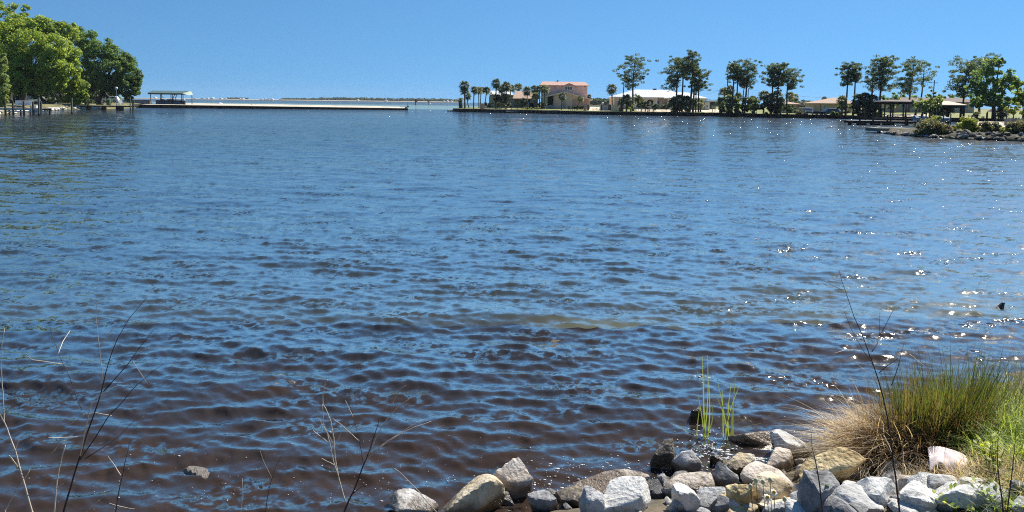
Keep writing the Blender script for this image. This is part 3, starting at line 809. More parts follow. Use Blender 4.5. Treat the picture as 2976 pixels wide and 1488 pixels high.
def palm(label, px, py, bx, by, Y, rpx, seed, pale=False, tr=0.15, curve=0.0, feather=False, stocky=False, group='palms on the far shore', crown=None, boots=True):
    """(px, py) crown centre, (bx, by) foot"""
    rng = random.Random(seed)
    b = at(bx, by, Y); c = at(px, py, Y)
    b.z = min(b.z, float(right_z(b.x, Y)) + .05) if Y > 150 else b.z
    root = thing('palm_tree', label, 'palm tree', b, 0, group)
    H = c - b; mb = MB(); sd = Vector((curve, 0, 0))
    pts = [H * t + sd * math.sin(math.pi * t) for t in (0, .25, .5, .75, 1)]
    pts[0] -= Vector((0, 0, .4))
    rr = [tr * 1.3, tr, tr * .95, tr, tr * 1.25]
    if stocky: rr = [.62, .66, .6, .6, .66]
    mb.tube(pts, rr, 8)
    if boots:                                       # stubs of old leaf bases below the crown
        for i in range(12):
            a = i * 2.4; h = -0.15 - .12 * i
            o = Vector((math.cos(a), math.sin(a), 0))
            q = pts[-1] + Vector((0, 0, h))
            mb.tube([q + o * tr * .8, q + o * (tr + .22) + Vector((0, 0, .22))], [.05, .03], 4)
    mb.build('trunk', M['palm bark'], root, smooth=True)
    cr = link('crown', FEATHER if feather else PALM[(seed % 5) * 2 + (1 if pale else 0)], root)
    s = rpx * sc(Y) / (1.3 if feather else 0.84)
    cr.location = H; cr.scale = (s, s, s); cr.rotation_euler = (rng.uniform(-.12, .12), rng.uniform(-.12, .12), rng.uniform(0, 6.28))
    return root
P_ = palm
P_('stout bushy palm on the very tip of the grassy point', 1338, 291, 1339, 313, 243, 15, 1, True, feather=True, stocky=True, boots=False)
P_('tall two tiered palm, first from the tip of the point', 1350, 249, 1350, 315, 238, 16, 2, tr=.19)
P_('lower shaggy palm crown hanging on the tall first palm of the point', 1351, 266, 1352, 314, 240, 14, 3)
P_('small palm with curved trunk leaning behind the first tall palm', 1361, 280, 1364, 310, 250, 10, 4, curve=-.45)
P_('straight palm second in the row on the grass of the point', 1378, 261, 1376, 317, 233, 11, 5, tr=.17)
P_('palm with yellow tinged fronds third in the row on the point', 1391, 264, 1392, 311, 246, 13, 6, True)
P_('slim palm crossing close behind the yellow tinged palm', 1398, 262, 1396, 309, 250, 11, 7)
P_('open crowned palm leaning beside the green gable wall', 1414, 263, 1409, 308, 250, 13, 8)
P_('tallest palm of the point, standing before the white metal roof', 1442, 242, 1441, 308, 240, 15, 9, tr=.19)
P_('broad palm right of the tallest palm in front of the white roof', 1471, 252, 1471, 308, 240, 16, 10, tr=.19)
P_('palm half hidden behind the broad palm by the white roof', 1484, 258, 1482, 308, 246, 14, 11)
P_('dark leaning palm crown between the tallest and broad palms', 1458, 259, 1458, 308, 243, 12, 12)
P_('rounded green palm crown above the ridge of the tan roof', 1506, 254, 1507, 300, 258, 14, 13, True)
P_('thin trunked palm in front of the tan roof left of the arch', 1532, 264, 1532, 312, 236, 14, 14)
P_('full palm crown above the tan roof near the pink house', 1553, 260, 1553, 310, 242, 13, 15)
P_('dark palm beside the left wall of the pink house', 1568, 260, 1568, 310, 240, 13, 16)
P_('palm against the pink upper wall with pale fronds', 1583, 258, 1583, 318, 236, 14, 17, True, tr=.12)
P_('short palm on a pale thin trunk left of the dark porch', 1557, 280, 1561, 319, 234, 13, 18, True, tr=.10)
P_('small palm in the lawn before the centre of the pink house', 1634, 280, 1631, 323, 222, 12, 19, tr=.14)
P_('scrawny leaning palm behind the picket fence by the pink house', 1686, 287, 1678, 322, 222, 10, 20, True, tr=.11, boots=False)
P_('little palm showing behind the right corner of the pink house', 1712, 281, 1711, 310, 262, 8, 21)
P_('lone slim palm between the gate wall and the white roofed house', 1778, 258, 1780, 309, 234, 16, 22, tr=.17)
# palms and thickets below the pines
for i, (px, py, by, Y, r, pale, lab) in enumerate((
        (1822, 290, 326, 214, 17, False, 'squat dark palm beneath the lone pine left side'), (1806, 297, 326, 216, 13, False, 'low dark palm left of the lone pine by the brick planter'),
        (1832, 303, 327, 212, 14, False, 'low dark palm right beside the foot of the lone pine'),
        (1958, 296, 328, 212, 17, False, 'dark palm at the left of the thicket before the white house'), (1975, 292, 330, 210, 18, False, 'dark palm in the middle of the thicket before the white house'),
        (1995, 294, 331, 210, 18, False, 'dark palm at the foot of the tallest pine'), (2015, 300, 331, 210, 14, False, 'dark palm right of the foot of the tallest pine'), (2036, 306, 330, 214, 11, True, 'pale little palm near the dark box on the sand'),
        (2105, 268, 322, 214, 16, True, 'palm with brown dead fronds left of the bare pole'), (2122, 262, 322, 212, 15, False, 'palm crown behind the bare pole at the middle pair of pines'), (2146, 282, 326, 208, 14, True, 'yellowish palm under the middle pair of pines'),
        (2190, 290, 328, 206, 14, False, 'round palm right of the tall round crowned pine'), (2221, 278, 328, 202, 17, False, 'big dark palm at the left of the palm thicket'), (2239, 285, 330, 200, 17, False, 'dark palm at the heart of the palm thicket'),
        (2258, 280, 330, 199, 18, False, 'dark palm below the central pine of three'), (2270, 296, 328, 198, 14, False, 'dark palm at the right of the palm thicket'), (2296, 279, 312, 232, 14, True, 'bushy palm clump behind the small brown roof'), (2310, 284, 312, 236, 13, True, 'right hand palm of the clump behind the small brown roof'),
        (2396, 287, 310, 240, 8, False, 'tiny palm poking up behind the tan house roof'), (2447, 292, 330, 178, 16, True, 'yellowish drooping palm at the corner of the tan house'),
        (2495, 290, 340, 174, 19, False, 'dark palm at the left of the black thicket by the pier'), (2516, 286, 342, 173, 20, False, 'dark palm in the middle of the black thicket by the pier'), (2536, 292, 342, 173, 19, False, 'dark palm at the right of the black thicket by the pier'),
        (2752, 322, 346, 130, 22, True, 'pale drooping palm under the tan boathouse roof'), (2722, 318, 350, 134, 24, True, 'grey palm with hanging dead fronds beside the covered boats'), (2912, 326, 352, 118, 18, False, 'dark palm right of the big tree trunk on the lawn'), (2838, 332, 350, 130, 9, True, 'stubby young palm on the lawn left of the big tree'))):
    P_(lab, px, py, px + (i % 3 - 1) * 2, by, Y, r, 30 + i, pale, tr=.2)

# ---- shrubs of the far shore
B_ = bush
B_('dark leafy bush hiding the windows under the white metal roof', 1450, 310, 239, [(1440, 285, 14, 0), (1458, 280, 16, 0), (1476, 284, 13, 0), (1450, 298, 14, 0), (1470, 298, 12, 0)], M['shrub dark'], 71)
B_('low dark hedge running below the left house wall', 1446, 312, 234, [(1416, 304, 8, 0), (1430, 304, 9, 0), (1446, 305, 9, 0), (1462, 305, 9, 0), (1480, 306, 8, 0)], M['shrub dark'], 72, name='hedge', cat='hedge')
B_('dark bush against the shaded garage wall', 1522, 312, 238, [(1514, 296, 12, 0), (1530, 292, 12, 0), (1522, 304, 10, 0)], M['shrub dark'], 73)
B_('row of clipped pale shrubs along the lawn before the arch', 1545, 315, 229, [(1524, 315, 4, 0), (1534, 315, 4, 0), (1544, 315, 4, 0), (1554, 315, 4, 0), (1564, 315.5, 4, 0), (1585, 316.5, 3, 0)], M['yellow leaf'], 74, 0.16, 26)
B_('dark spiky garden plant left of the porch', 1576, 314, 233, [(1570, 306, 8, 0), (1582, 303, 7, 0), (1578, 311, 6, 0)], M['shrub dark'], 75)
B_('round light green shrub at the foot of the lone pine', 1834, 327, 209, [(1834, 311, 6, 0), (1834, 318, 4, 0)], M['yellow leaf'], 76, .16, 40)
B_('light green leafy tree between lone pine and white house', 1856, 318, 222, [(1852, 284, 12, 0), (1860, 290, 10, 0), (1848, 296, 9, 0), (1858, 302, 7, 0)], M['shrub mid'], 77)
B_('dark round shrub tree before the white house, left of three', 1864, 322, 218, [(1858, 308, 8, 0), (1868, 306, 9, 0)], M['shrub dark'], 78)
broadleaf('small_tree', 'spreading dark small tree in the middle of the sand lot', 'tree', (1882, 327, 214), [(1874, 304, 10, 0), (1888, 300, 11, 0), (1898, 306, 9, 0), (1880, 310, 8, 0)], M['shrub dark'], .22, 16, 40, 79, .12)
broadleaf('small_tree', 'little green tree with two thin stems on the sand lot', 'tree', (1903, 328, 212), [(1900, 306, 8, 0), (1908, 308, 7, 0), (1904, 314, 6, 0)], M['shrub mid'], .2, 14, 40, 80, .07, extra_trunks=(.5,))
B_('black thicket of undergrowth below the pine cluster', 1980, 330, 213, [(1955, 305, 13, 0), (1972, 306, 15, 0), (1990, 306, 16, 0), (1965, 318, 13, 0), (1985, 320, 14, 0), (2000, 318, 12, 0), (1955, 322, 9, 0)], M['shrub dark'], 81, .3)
B_('green bush on the right edge of the pine cluster', 2034, 322, 222, [(2030, 296, 12, 0), (2044, 298, 9, 0), (2020, 302, 9, 0)], M['shrub mid'], 82)
B_('low dark hedge before the wall of the white house', 1938, 318, 228, [(1925, 312, 7, 0), (1938, 309, 8, 0), (1950, 306, 9, 0)], M['shrub dark'], 83, name='hedge', cat='hedge')
B_('broad green thicket under the middle pair of pines', 2126, 328, 206, [(2100, 292, 13, 0), (2116, 288, 14, 0), (2134, 288, 15, 0), (2108, 308, 14, 0), (2128, 310, 15, 0), (2148, 302, 14, 0), (2095, 316, 9, 0)], M['shrub mid'], 84, .3)
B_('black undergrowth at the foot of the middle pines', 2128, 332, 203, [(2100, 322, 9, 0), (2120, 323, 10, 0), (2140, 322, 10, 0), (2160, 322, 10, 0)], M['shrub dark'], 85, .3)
B_('green thicket under the tall round crowned pine', 2180, 328, 203, [(2170, 290, 13, 0), (2184, 294, 13, 0), (2164, 306, 12, 0), (2180, 312, 13, 0)], M['shrub mid'], 86, .3)
B_('loose grey green shrub between the two palm thickets', 2192, 332, 199, [(2186, 308, 12, 0), (2200, 312, 11, 0), (2192, 322, 10, 0), (2196, 298, 9, 0)], M['shrub mid'], 87, .26)
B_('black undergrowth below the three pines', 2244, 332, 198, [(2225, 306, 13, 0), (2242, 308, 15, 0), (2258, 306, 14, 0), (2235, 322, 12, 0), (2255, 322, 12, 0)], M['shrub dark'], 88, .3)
B_('light green bush right of the three pines on the wall', 2295, 333, 195, [(2286, 316, 9, 0), (2298, 312, 10, 0), (2306, 320, 9, 0), (2292, 325, 8, 0)], M['shrub mid'], 89, .22)
B_('low grey grassy shrub before the pale fence', 2328, 336, 193, [(2318, 328, 7, 0), (2332, 329, 7, 0), (2344, 330, 6, 0)], M['marsh'], 90, .2)
B_('small green shrub beside the blue car', 2425, 338, 184, [(2418, 330, 7, 0), (2430, 331, 7, 0)], M['shrub mid'], 91, .2)
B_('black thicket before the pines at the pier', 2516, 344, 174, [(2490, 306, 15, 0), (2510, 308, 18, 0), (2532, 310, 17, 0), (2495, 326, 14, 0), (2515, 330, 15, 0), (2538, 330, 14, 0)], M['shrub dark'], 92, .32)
B_('grey green shrub between black thicket and pier', 2562, 346, 172, [(2554, 330, 10, 0), (2564, 336, 8, 0), (2556, 318, 8, 0)], M['shrub mid'], 93, .22)
B_('yellow green undergrowth left of the black thicket', 2455, 338, 180, [(2446, 312, 11, 0), (2462, 316, 11, 0), (2456, 328, 10, 0)], M['shrub mid'], 94, .24)
broadleaf('leafy_tree', 'mid green tree behind the dark roofed boathouse', 'tree', (2590, 325, 205), [(2575, 290, 16, 0), (2592, 286, 18, 0), (2608, 294, 14, 0), (2582, 306, 14, 0), (2600, 308, 13, 0)], M['broad'], .34, 14, 40, 95, .2)
broadleaf('leafy_tree', 'small yellow green tree standing before both boathouses', 'tree', (2703, 352, 126), [(2690, 296, 20, 0), (2712, 288, 20, 0), (2728, 298, 14, 0), (2670, 306, 15, 0), (2700, 312, 20, 0), (2722, 310, 14, 0), (2660, 300, 12, 0), (2735, 284, 11, 0), (2708, 272, 11, 0), (2690, 318, 14, 0)], M['pale leaf'], .17, 18, 44, 96, .12)
broadleaf('leafy_tree', 'large green tree with thick trunk on the right hand lawn', 'tree', (2888, 352, 122), [(2885, 195, 30, 0), (2858, 225, 30, 0), (2910, 222, 30, 0), (2838, 256, 26, 0), (2880, 252, 34, -1), (2920, 255, 30, 0), (2845, 288, 26, 0), (2880, 290, 26, -1), (2912, 290, 24, 0), (2935, 240, 22, 0), (2905, 180, 16, 0), (2835, 305, 16, 0)], M['broad'], .22, 20, 50, 97, .34)
broadleaf('leafy_tree', 'green tree running out of the right edge of the picture', 'tree', (2975, 352, 126), [(2950, 240, 22, 0), (2975, 255, 26, 0), (2960, 285, 24, 0), (2985, 290, 26, 0), (3010, 270, 30, 0)], M['oak light'], .24, 20, 46, 98, .25)
broadleaf('small_tree', 'low yellow leafed tree by the wooden fence at the right edge', 'tree', (2945, 346, 112), [(2930, 318, 13, 0), (2950, 312, 15, 0), (2968, 318, 14, 0), (2940, 328, 10, 0)], M['yellow leaf'], .16, 14, 36, 99, .08)
for i, (px, w, lab) in enumerate(((2640, 40, 'distant green trees behind the brown roof left part'), (2760, 44, 'distant green trees behind the brown roof right part'), (2930, 60, 'distant green trees behind the large lawn tree'))):
    broadleaf('leafy_tree', lab, 'tree', (px, 322, 250), [(px - w * .7, 292, w * .4, 0), (px - w * .2, 286, w * .42, 0), (px + w * .3, 288, w * .42, 0), (px + w * .8, 294, w * .36, 0)], M['broad'], .5, 12, 30, 110 + i, .25)
# ================================================================== BUILDINGS
M['pink wall'] = surf('pink stucco', (0.585, 0.405, 0.341), (0.615, 0.425, 0.359), 0.25, 0.85)
M['peach wall'] = surf('peach stucco', (0.682, 0.497, 0.366), (0.717, 0.523, 0.384), 0.25, 0.85)
M['tan wall'] = surf('tan stucco', (0.526, 0.414, 0.283), (0.553, 0.436, 0.297), 0.25, 0.85)
M['cream wall'] = surf('cream stucco', (0.643, 0.546, 0.434), (0.676, 0.574, 0.456), 0.25, 0.85)
M['green wall'] = surf('pale green siding', (0.468, 0.487, 0.410), (0.492, 0.512, 0.430), 0.25, 0.8)
M['grey wall'] = surf('grey wall', (0.331, 0.322, 0.312), (0.348, 0.338, 0.328), 0.25, 0.85)
M['brown wall'] = surf('brown wall', (0.185, 0.107, 0.073), (0.195, 0.113, 0.077), 0.25, 0.85)
M['shingle pink'] = surf('reddish shingles', (0.42, 0.25, 0.19), (0.52, 0.33, 0.26), 1.6, 0.9, .3, 12)
M['shingle tan'] = surf('tan shingles', (0.36, 0.25, 0.18), (0.50, 0.36, 0.27), 1.6, 0.9, .3, 12)
M['shingle brown'] = surf('brown shingles', (0.13, 0.10, 0.085), (0.22, 0.17, 0.14), 1.6, 0.9, .3, 12)
M['white metal roof'] = surf('white metal roof', (0.64, 0.64, 0.62), (0.74, 0.74, 0.73), 0.4, 0.4)
M['green metal roof'] = surf('green metal roof', (0.085, 0.15, 0.14), (0.12, 0.19, 0.18), 0.4, 0.45)
M['blue metal roof'] = surf('blue metal roof', (0.05, 0.09, 0.11), (0.10, 0.16, 0.19), 0.5, 0.4)
M['pale roof'] = surf('pale tan roof', (0.52, 0.40, 0.28), (0.62, 0.50, 0.37), 0.8, 0.8)
M['brick'] = surf('pinkish brick', (0.42, 0.25, 0.18), (0.60, 0.40, 0.30), 3.0, 0.9, .4, 20)
M['dark opening'] = surf('opening shade', (0.02, 0.02, 0.024), (0.045, 0.045, 0.05), 1, 0.7)  # near-black colour stands in for the shade inside openings
M['trim'] = surf('pale trim', (0.66, 0.55, 0.47), (0.72, 0.62, 0.54), 1, 0.7)
M['weathered fence'] = surf('weathered fence boards', (0.20, 0.18, 0.17), (0.36, 0.33, 0.31), 1.5, 0.9, .3, 12, stretch=(3, 3, .4))

class House:
    """front faces the water; local x in metres from the left, z from its own ground"""
    def __init__(s, name, label, cat, px0, pyb, Y, rz=0.0):
        s.Y = Y; s.b = at(px0, pyb, Y); s.px0 = px0
        s.t = thing(name, label, cat, s.b, rz); s.k = sc(Y)
    def X(s, px): return (px - s.px0) * s.k
    def Z(s, py, px=None):
        return at(s.px0 if px is None else px, py, s.Y).z - s.b.z
    def part(s, name, mb, m, parent=None, **k): return mb.build(name, m, parent or s.t, **k)
    def wall(s, px0, px1, z0, z1, d0, d1, m, name='wall'):
        return s.part(name, MB().box(s.X(px0), d0, z0, s.X(px1), d1, z1), m)
    def window(s, pxa, pxb, pya, pyb, d, panes=1, m='white', frame=.09, dark='glass'):
        x0, x1 = s.X(pxa), s.X(pxb); z0, z1 = s.Z(pyb, pxa), s.Z(pya, pxa)
        mb = MB()
        mb.box(x0, d - .06, z0, x1, d, z0 + frame); mb.box(x0, d - .06, z1 - frame, x1, d, z1)
        for i in range(panes + 1):
            xx = x0 + (x1 - x0 - frame) * i / panes
            mb.box(xx, d - .057, z0 + frame, xx + frame, d, z1 - frame)
        w = s.part('window', mb, M[m])
        for i in range(panes):
            a = x0 + (x1 - x0 - frame) * i / panes + frame; b_ = x0 + (x1 - x0 - frame) * (i + 1) / panes
            s.part('pane', MB().box(a, d - .025, z0 + frame, b_, d + .0, z1 - frame), M[dark], w)
        return w
    def hip(s, x0, x1, y0, y1, z, rx0, rx1, h, m, ry=None, name='roof', th=.16, seams=0):
        ry = (y0 + y1) / 2 if ry is None else ry
        V = [(x0, y0, z), (x1, y0, z), (x1, y1, z), (x0, y1, z), (x0, y0, z + th), (x1, y0, z + th), (x1, y1, z + th), (x0, y1, z + th), (rx0, ry, z + h), (rx1, ry, z + h)]
        mb = MB().add(V, [(0, 3, 2, 1), (0, 1, 5, 4), (1, 2, 6, 5), (2, 3, 7, 6), (3, 0, 4, 7), (4, 5, 9, 8), (6, 7, 8, 9), (7, 4, 8), (5, 6, 9)])
        r = s.part(name, mb, m)
        if seams:
            for i in range(1, seams):
                t = i / seams; xa = x0 + (x1 - x0) * t; xr = min(max(xa, rx0), rx1)
                k = 1.0 if rx0 <= xa <= rx1 else (xa - x0) / (rx0 - x0) if xa < rx0 else (x1 - xa) / (x1 - rx1)
                p0 = Vector((xa, y0, z + th)); p1 = Vector((xa, y0 + (ry - y0) * k, z + th + (h - th) * k))
                MB().tube([p0 + Vector((0, 0, .01)), p1 + Vector((0, 0, .01))], .022, 4).build('seam', m, r)
        return r
    def gable_front(s, pl, pa, pr, d0, d1, m, th=.18, name='roof'):
        """gable facing the water through three points (px, py): left eave, apex, right eave"""
        P = [(s.X(a), s.Z(b, a)) for a, b in (pl, pa, pr)]
        poly = [P[0], P[1], P[2], (P[2][0], P[2][1] - th), (P[1][0], P[1][1] - th), (P[0][0], P[0][1] - th)]
        V = [(x, d0, z) for x, z in poly] + [(x, d1, z) for x, z in poly]
        q = [(0, 1, 4, 5), (1, 2, 3, 4), (11, 10, 7, 6), (10, 9, 8, 7), (0, 6, 7, 1), (1, 7, 8, 2), (5, 4, 10, 11), (4, 3, 9, 10), (0, 5, 11, 6), (2, 8, 9, 3)]
        return s.part(name, MB().add(V, q), m)

# ---- pink two-storey house
h = House('pink_house', 'two storey pink house with reddish roof behind the palms on the point', 'house', 1575, 316.5, 246)
z1 = h.Z(249, 1640)
h.wall(1575, 1705.5, -.6, z1, 0, 9.5, M['pink wall'])
h.hip(h.X(1568), h.X(1711), -.7, 10.2, z1 - .04, h.X(1576), h.X(1703), h.Z(236.4, 1640) - z1 + .05, M['shingle pink'], name='roof')
h.gable_front((1632, 250.5), (1652, 241.5), (1676, 250.5), -.78, 3.0, M['shingle pink'], .12, 'cross_gable')
h.part('gable_wall', MB().prism([(h.X(1633.5), z1 + .05), (h.X(1674), z1 + .05), (h.X(1652), h.Z(243, 1650))], -.3, .4), M['pink wall'])
h.window(1640.5, 1662.2, 250.8, 261.5, -.02, 3)
for a in (1610, 1669): h.window(a, a + 5.4, 250.6, 255.2, -.02, 2, m='pink wall', frame=.1, dark='dark opening')
h.part('vent', MB().box(h.X(1696), -.05, h.Z(252, 1698), h.X(1702), .01, h.Z(251, 1698)), M['dark opening'])
h.part('trim_band', MB().box(h.X(1605), -.05, h.Z(264.2, 1650), h.X(1705), .01, h.Z(263.6, 1650)), M['trim'])
h.part('chimney', MB().lathe([(.18, 0), (.18, .7), (.3, .7), (.3, .85)], (h.X(1622), 4.7, h.Z(237, 1622) - .3), 8), M['metal'])
# front gable wing
d = -7.5
g = h.gable_front((1571, 282.5), (1637, 267.2), (1714, 289.5), d - .8, .3, M['trim'], .34, 'front_roof')
h.part('gable_front', MB().prism([(h.X(1607), -.6), (h.X(1705), -.6), (h.X(1705), h.Z(288.2, 1705)), (h.X(1637), h.Z(269.3, 1637)), (h.X(1607), h.Z(276, 1607))], d, d + .3), M['peach wall'])
h.part('porch_side', MB().prism([(h.X(1573), -.6), (h.X(1588), -.6), (h.X(1588), h.Z(280.5, 1588)), (h.X(1573), h.Z(284, 1573))], d, d + .3), M['green wall'])
h.part('porch_back', MB().box(h.X(1588), d + 2.5, -.6, h.X(1607), d + 2.7, h.Z(277, 1600)), M['dark opening'])
h.part('porch_wall', MB().box(h.X(1588), d, -.6, h.X(1606.9), d + .25, h.Z(305, 1598)), M['grey wall'])
h.part('side_wall', MB().box(h.X(1704.9), d + .3, -.6, h.X(1707.5), 0, h.Z(288.6, 1705)), M['pink wall'])
h.part('post', MB().box(h.X(1604), d - .05, -.6, h.X(1607.5), d + .2, h.Z(277.2, 1604)), M['tan wall'])
for a, b in ((1608.5, 1624.5), (1640, 1657)): h.part('panel', MB().box(h.X(a), d - .12, h.Z(312, a), h.X(b), d + .02, h.Z(277 - (5 if a > 1630 else 0), a)), M['peach wall'])
h.part('door', MB().box(h.X(1630), d - .05, h.Z(314, 1630), h.X(1638), d + .02, h.Z(290, 1630)), M['grey wall'])
# brick courses on the right of the front
z0b, z1b = -.5, h.Z(287.5, 1700)
nrow = 11
for i in range(nrow):
    zz0 = z0b + (z1b - z0b) * i / nrow; zz1 = z0b + (z1b - z0b) * (i + 1) / nrow - .04
    off = (i % 2) * 2.0
    for j in range(6):
        a = max(1658.2, 1656 + off + j * 8.0); b = min(1704.6, 1656 + off + (j + 1) * 8.0 - .35)
        if b - a > 1: h.part('block', MB().box(h.X(a), d - .05 - .015 * ((i * 7 + j * 3) % 3), zz0, h.X(b), d + .01, zz1), M['brick'])

# ---- low house left of it: white metal roof wing and tan roofed wing
h = House('low_house', 'low house with white metal roof and tan hipped roof behind the palms', 'house', 1421, 313.0, 251)
h.part('gable_wall', MB().prism([(h.X(1421), -.6), (h.X(1432), -.6), (h.X(1432), h.Z(277, 1432)), (h.X(1427), h.Z(266, 1427)), (h.X(1421), h.Z(282, 1421))], 0, .3), M['green wall'])
h.wall(1432, 1492, -.6, h.Z(276, 1460), .1, 9, M['green wall'])
h.hip(h.X(1420.5), h.X(1490), -.8, 9.5, h.Z(276.5, 1450), h.X(1426.5), h.X(1486), h.Z(263.2, 1450) - h.Z(276.5, 1450), M['white metal roof'], seams=26)
for a in (1440, 1446.5, 1453.5, 1464.5, 1471): h.window(a, a + 4, 292, 301, .08, 1)
h.wall(1492, 1562, -.6, h.Z(287.6, 1520), -2.5, 8, M['grey wall'])
h.hip(h.X(1489), h.X(1566), -3.4, 9.5, h.Z(287.8, 1520), h.X(1499), h.X(1556), h.Z(264.5, 1520) - h.Z(287.8, 1520), M['shingle tan'])
h.part('garage_door', MB().box(h.X(1494), -2.56, -.3, h.X(1524), -2.48, h.Z(290, 1510)), surf('garage door', (.12, .12, .125), (.16, .16, .165), 1, .6))
h.part('arch', MB().tube([(h.X(1534), -2.9, h.Z(303, 1534)), (h.X(1536), -2.9, h.Z(298.5, 1536)), (h.X(1543), -2.9, h.Z(296, 1543)), (h.X(1550), -2.9, h.Z(298, 1550)), (h.X(1553), -2.9, h.Z(302, 1553))], .18, 6), M['white'])
h.part('arch_door', MB().box(h.X(1535), -2.54, -.3, h.X(1552), -2.46, h.Z(298, 1543)), M['dark opening'])
for a, b in ((1534, -2.9), (1553, -2.9)): h.part('arch_post', MB().box(h.X(a) - .15, b - .15, -.4, h.X(a) + .15, b + .15, h.Z(302.4, a)), M['white'])
pl = House('planter', 'square red brick planter at the left end of the dark hedge', 'planter', 1395.5, 313.6, 233)
pl.wall(1395.5, 1408.5, -.4, pl.Z(302, 1400), 0, 1.3, M['brick'], 'box'); pl.part('coping', MB().box(pl.X(1394.8), -.08, pl.Z(302, 1400) + .003, pl.X(1409), 1.38, pl.Z(301.2, 1400)), M['brown wall'])

# ---- garden things on the point
f = House('picket_fence', 'thin dark picket fence at the right end of the lawn by the pink house', 'fence', 1652, 327.0, 215)
for i in range(9):
    px = 1653 + i * 5.4; f.part('post', MB().box(f.X(px) - .05, -.05, -.3, f.X(px) + .05, .05, f.Z(316.5 + .012 * (px - 1652), px)), M['dark pile'])
for py in (317.6, 325.2): f.part('rail', MB().box(f.X(1652), -.03, f.Z(py, 1652), f.X(1698), .03, f.Z(py, 1652) + .07), M['dark pile'])
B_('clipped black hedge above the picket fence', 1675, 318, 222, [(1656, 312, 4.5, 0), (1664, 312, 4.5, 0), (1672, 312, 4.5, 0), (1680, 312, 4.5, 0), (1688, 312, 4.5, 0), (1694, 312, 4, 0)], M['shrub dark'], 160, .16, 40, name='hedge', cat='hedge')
p = House('brick_pillar', 'square tan gate pillar at the right of the picket fence', 'pillar', 1696.5, 326.0, 216)
p.wall(1696.5, 1705, -.3, p.Z(304.5, 1700), 0, .8, M['brick'], 'shaft'); p.part('cap', MB().box(p.X(1695.8), -.08, p.Z(304.5, 1700), p.X(1705.7), .88, p.Z(303, 1700)), M['grey wall'])
p = House('gate_panel', 'tall dark gate leaf beside the tan pillar', 'gate', 1705.8, 324.0, 218)
p.wall(1705.8, 1710.8, 0, p.Z(305, 1708), 0, .12, M['dark deck'], 'leaf'); p.part('post', MB().box(p.X(1710.9), -.06, -.4, p.X(1711.8), .12, p.Z(304, 1708)), M['dark pile'])
w = House('garden_wall', 'grey garden wall with dark gate left of the white roofed house', 'wall', 1743, 323.0, 219)
w.wall(1743, 1746, -.4, w.Z(303.5, 1745), -.1, .5, M['cream wall'], 'pier'); w.wall(1746, 1749, -.4, w.Z(304, 1745), 0, .3, M['dark pile'], 'gate_post')
w.wall(1749.1, 1767, -.4, w.Z(304, 1750), 0, .3, M['grey wall'], 'wall_panel'); w.wall(1767.1, 1775.5, -.4, w.Z(303.6, 1770), .1, .25, M['dark deck'], 'gate')
w.wall(1775.6, 1802, -.4, w.Z(306, 1785), 0, .3, M['cream wall'], 'wall_panel'); w.part('lamp', MB().lathe([(.05, 0), (.28, .15), (.28, .5), (.05, .7)], (w.X(1751), .15, w.Z(303.8, 1750)), 10), M['white'])
p = House('brick_planter', 'low dark brick planter box under the squat palm', 'planter', 1799.5, 325.5, 215)
p.wall(1799.5, 1812, -.3, p.Z(313.5, 1805), 0, 1.2, M['brown wall'], 'box'); p.part('rim', MB().box(p.X(1799), -.07, p.Z(313.5, 1805), p.X(1812.5), 1.27, p.Z(312.9, 1805)), M['tarred'])
# small landing with posts in front of the point
l = House('landing', 'low timber landing with pale posts along the sea wall of the point', 'dock', 1470, 327.6, 221.5)
l.part('deck', MB().box(l.X(1470), -.3, .18, l.X(1572), 1.1, .36), M['deck'])
for px in (1471, 1487, 1503, 1517, 1532, 1546, 1563): l.part('post', MB().lathe([(.08, -1.2), (.08, 1.42), (.03, 1.45)], (l.X(px), -.2, 0), 6), M['dark pile'])
l.part('rail', MB().box(l.X(1471), -.3, .62, l.X(1563), -.25, .70), M['deck'])

# ---- white roofed house
h = House('white_roofed_house', 'long low cream house with white metal roof behind the lone pine', 'house', 1783, 313.0, 240)
ze = h.Z(283.5, 1850)
h.wall(1785, 1908, -.6, ze, 0, 12, M['cream wall']); h.wall(1908, 1938, -.6, ze, 2.5, 12, M['cream wall']); h.wall(1938, 2046, -.6, ze - .1, -.5, 12, M['cream wall'])
h.hip(h.X(1781), h.X(1990), -.9, 13, ze, h.X(1854), h.X(1958), h.Z(259.8, 1900) - ze, M['white metal roof'], seams=34)
h.hip(h.X(1925), h.X(2054), -1.4, 13.2, ze - .12, h.X(1966), h.X(2010), h.Z(266.5, 1980) - ze, M['white metal roof'], name='wing_roof', seams=22)
h.part('fascia', MB().box(h.X(1782), -.97, ze - .22, h.X(1908), -.9, ze + .02), M['trim']); h.part('fascia', MB().box(h.X(1926), -1.47, ze - .36, h.X(2053), -1.4, ze - .1), M['trim'])
h.part('chimney', MB().box(h.X(1908), 6, h.Z(261, 1910), h.X(1917), 7.4, h.Z(256.4, 1912)), M['shingle brown'])
for px in (1953, 1949.5): h.part('pipe', MB().lathe([(.09, 0), (.09, 1.9), (.05, 1.95)], (h.X(px), 5.0, h.Z(274, px)), 6), M['metal'])
h.part('pillar', MB().box(h.X(1905.5), -.12, -.5, h.X(1909.5), .2, ze - .03), M['white'])
h.part('door', MB().box(h.X(1921), 2.42, -.3, h.X(1928), 2.52, h.Z(292, 1925)), M['white']); h.window(1912, 1919, 292, 303, 2.48, 1)
h.window(1955, 1972, 292, 303, -.52, 2); h.window(2028, 2040, 293, 303, -.52, 2); h.window(1815, 1830, 291, 303, -.02, 2)

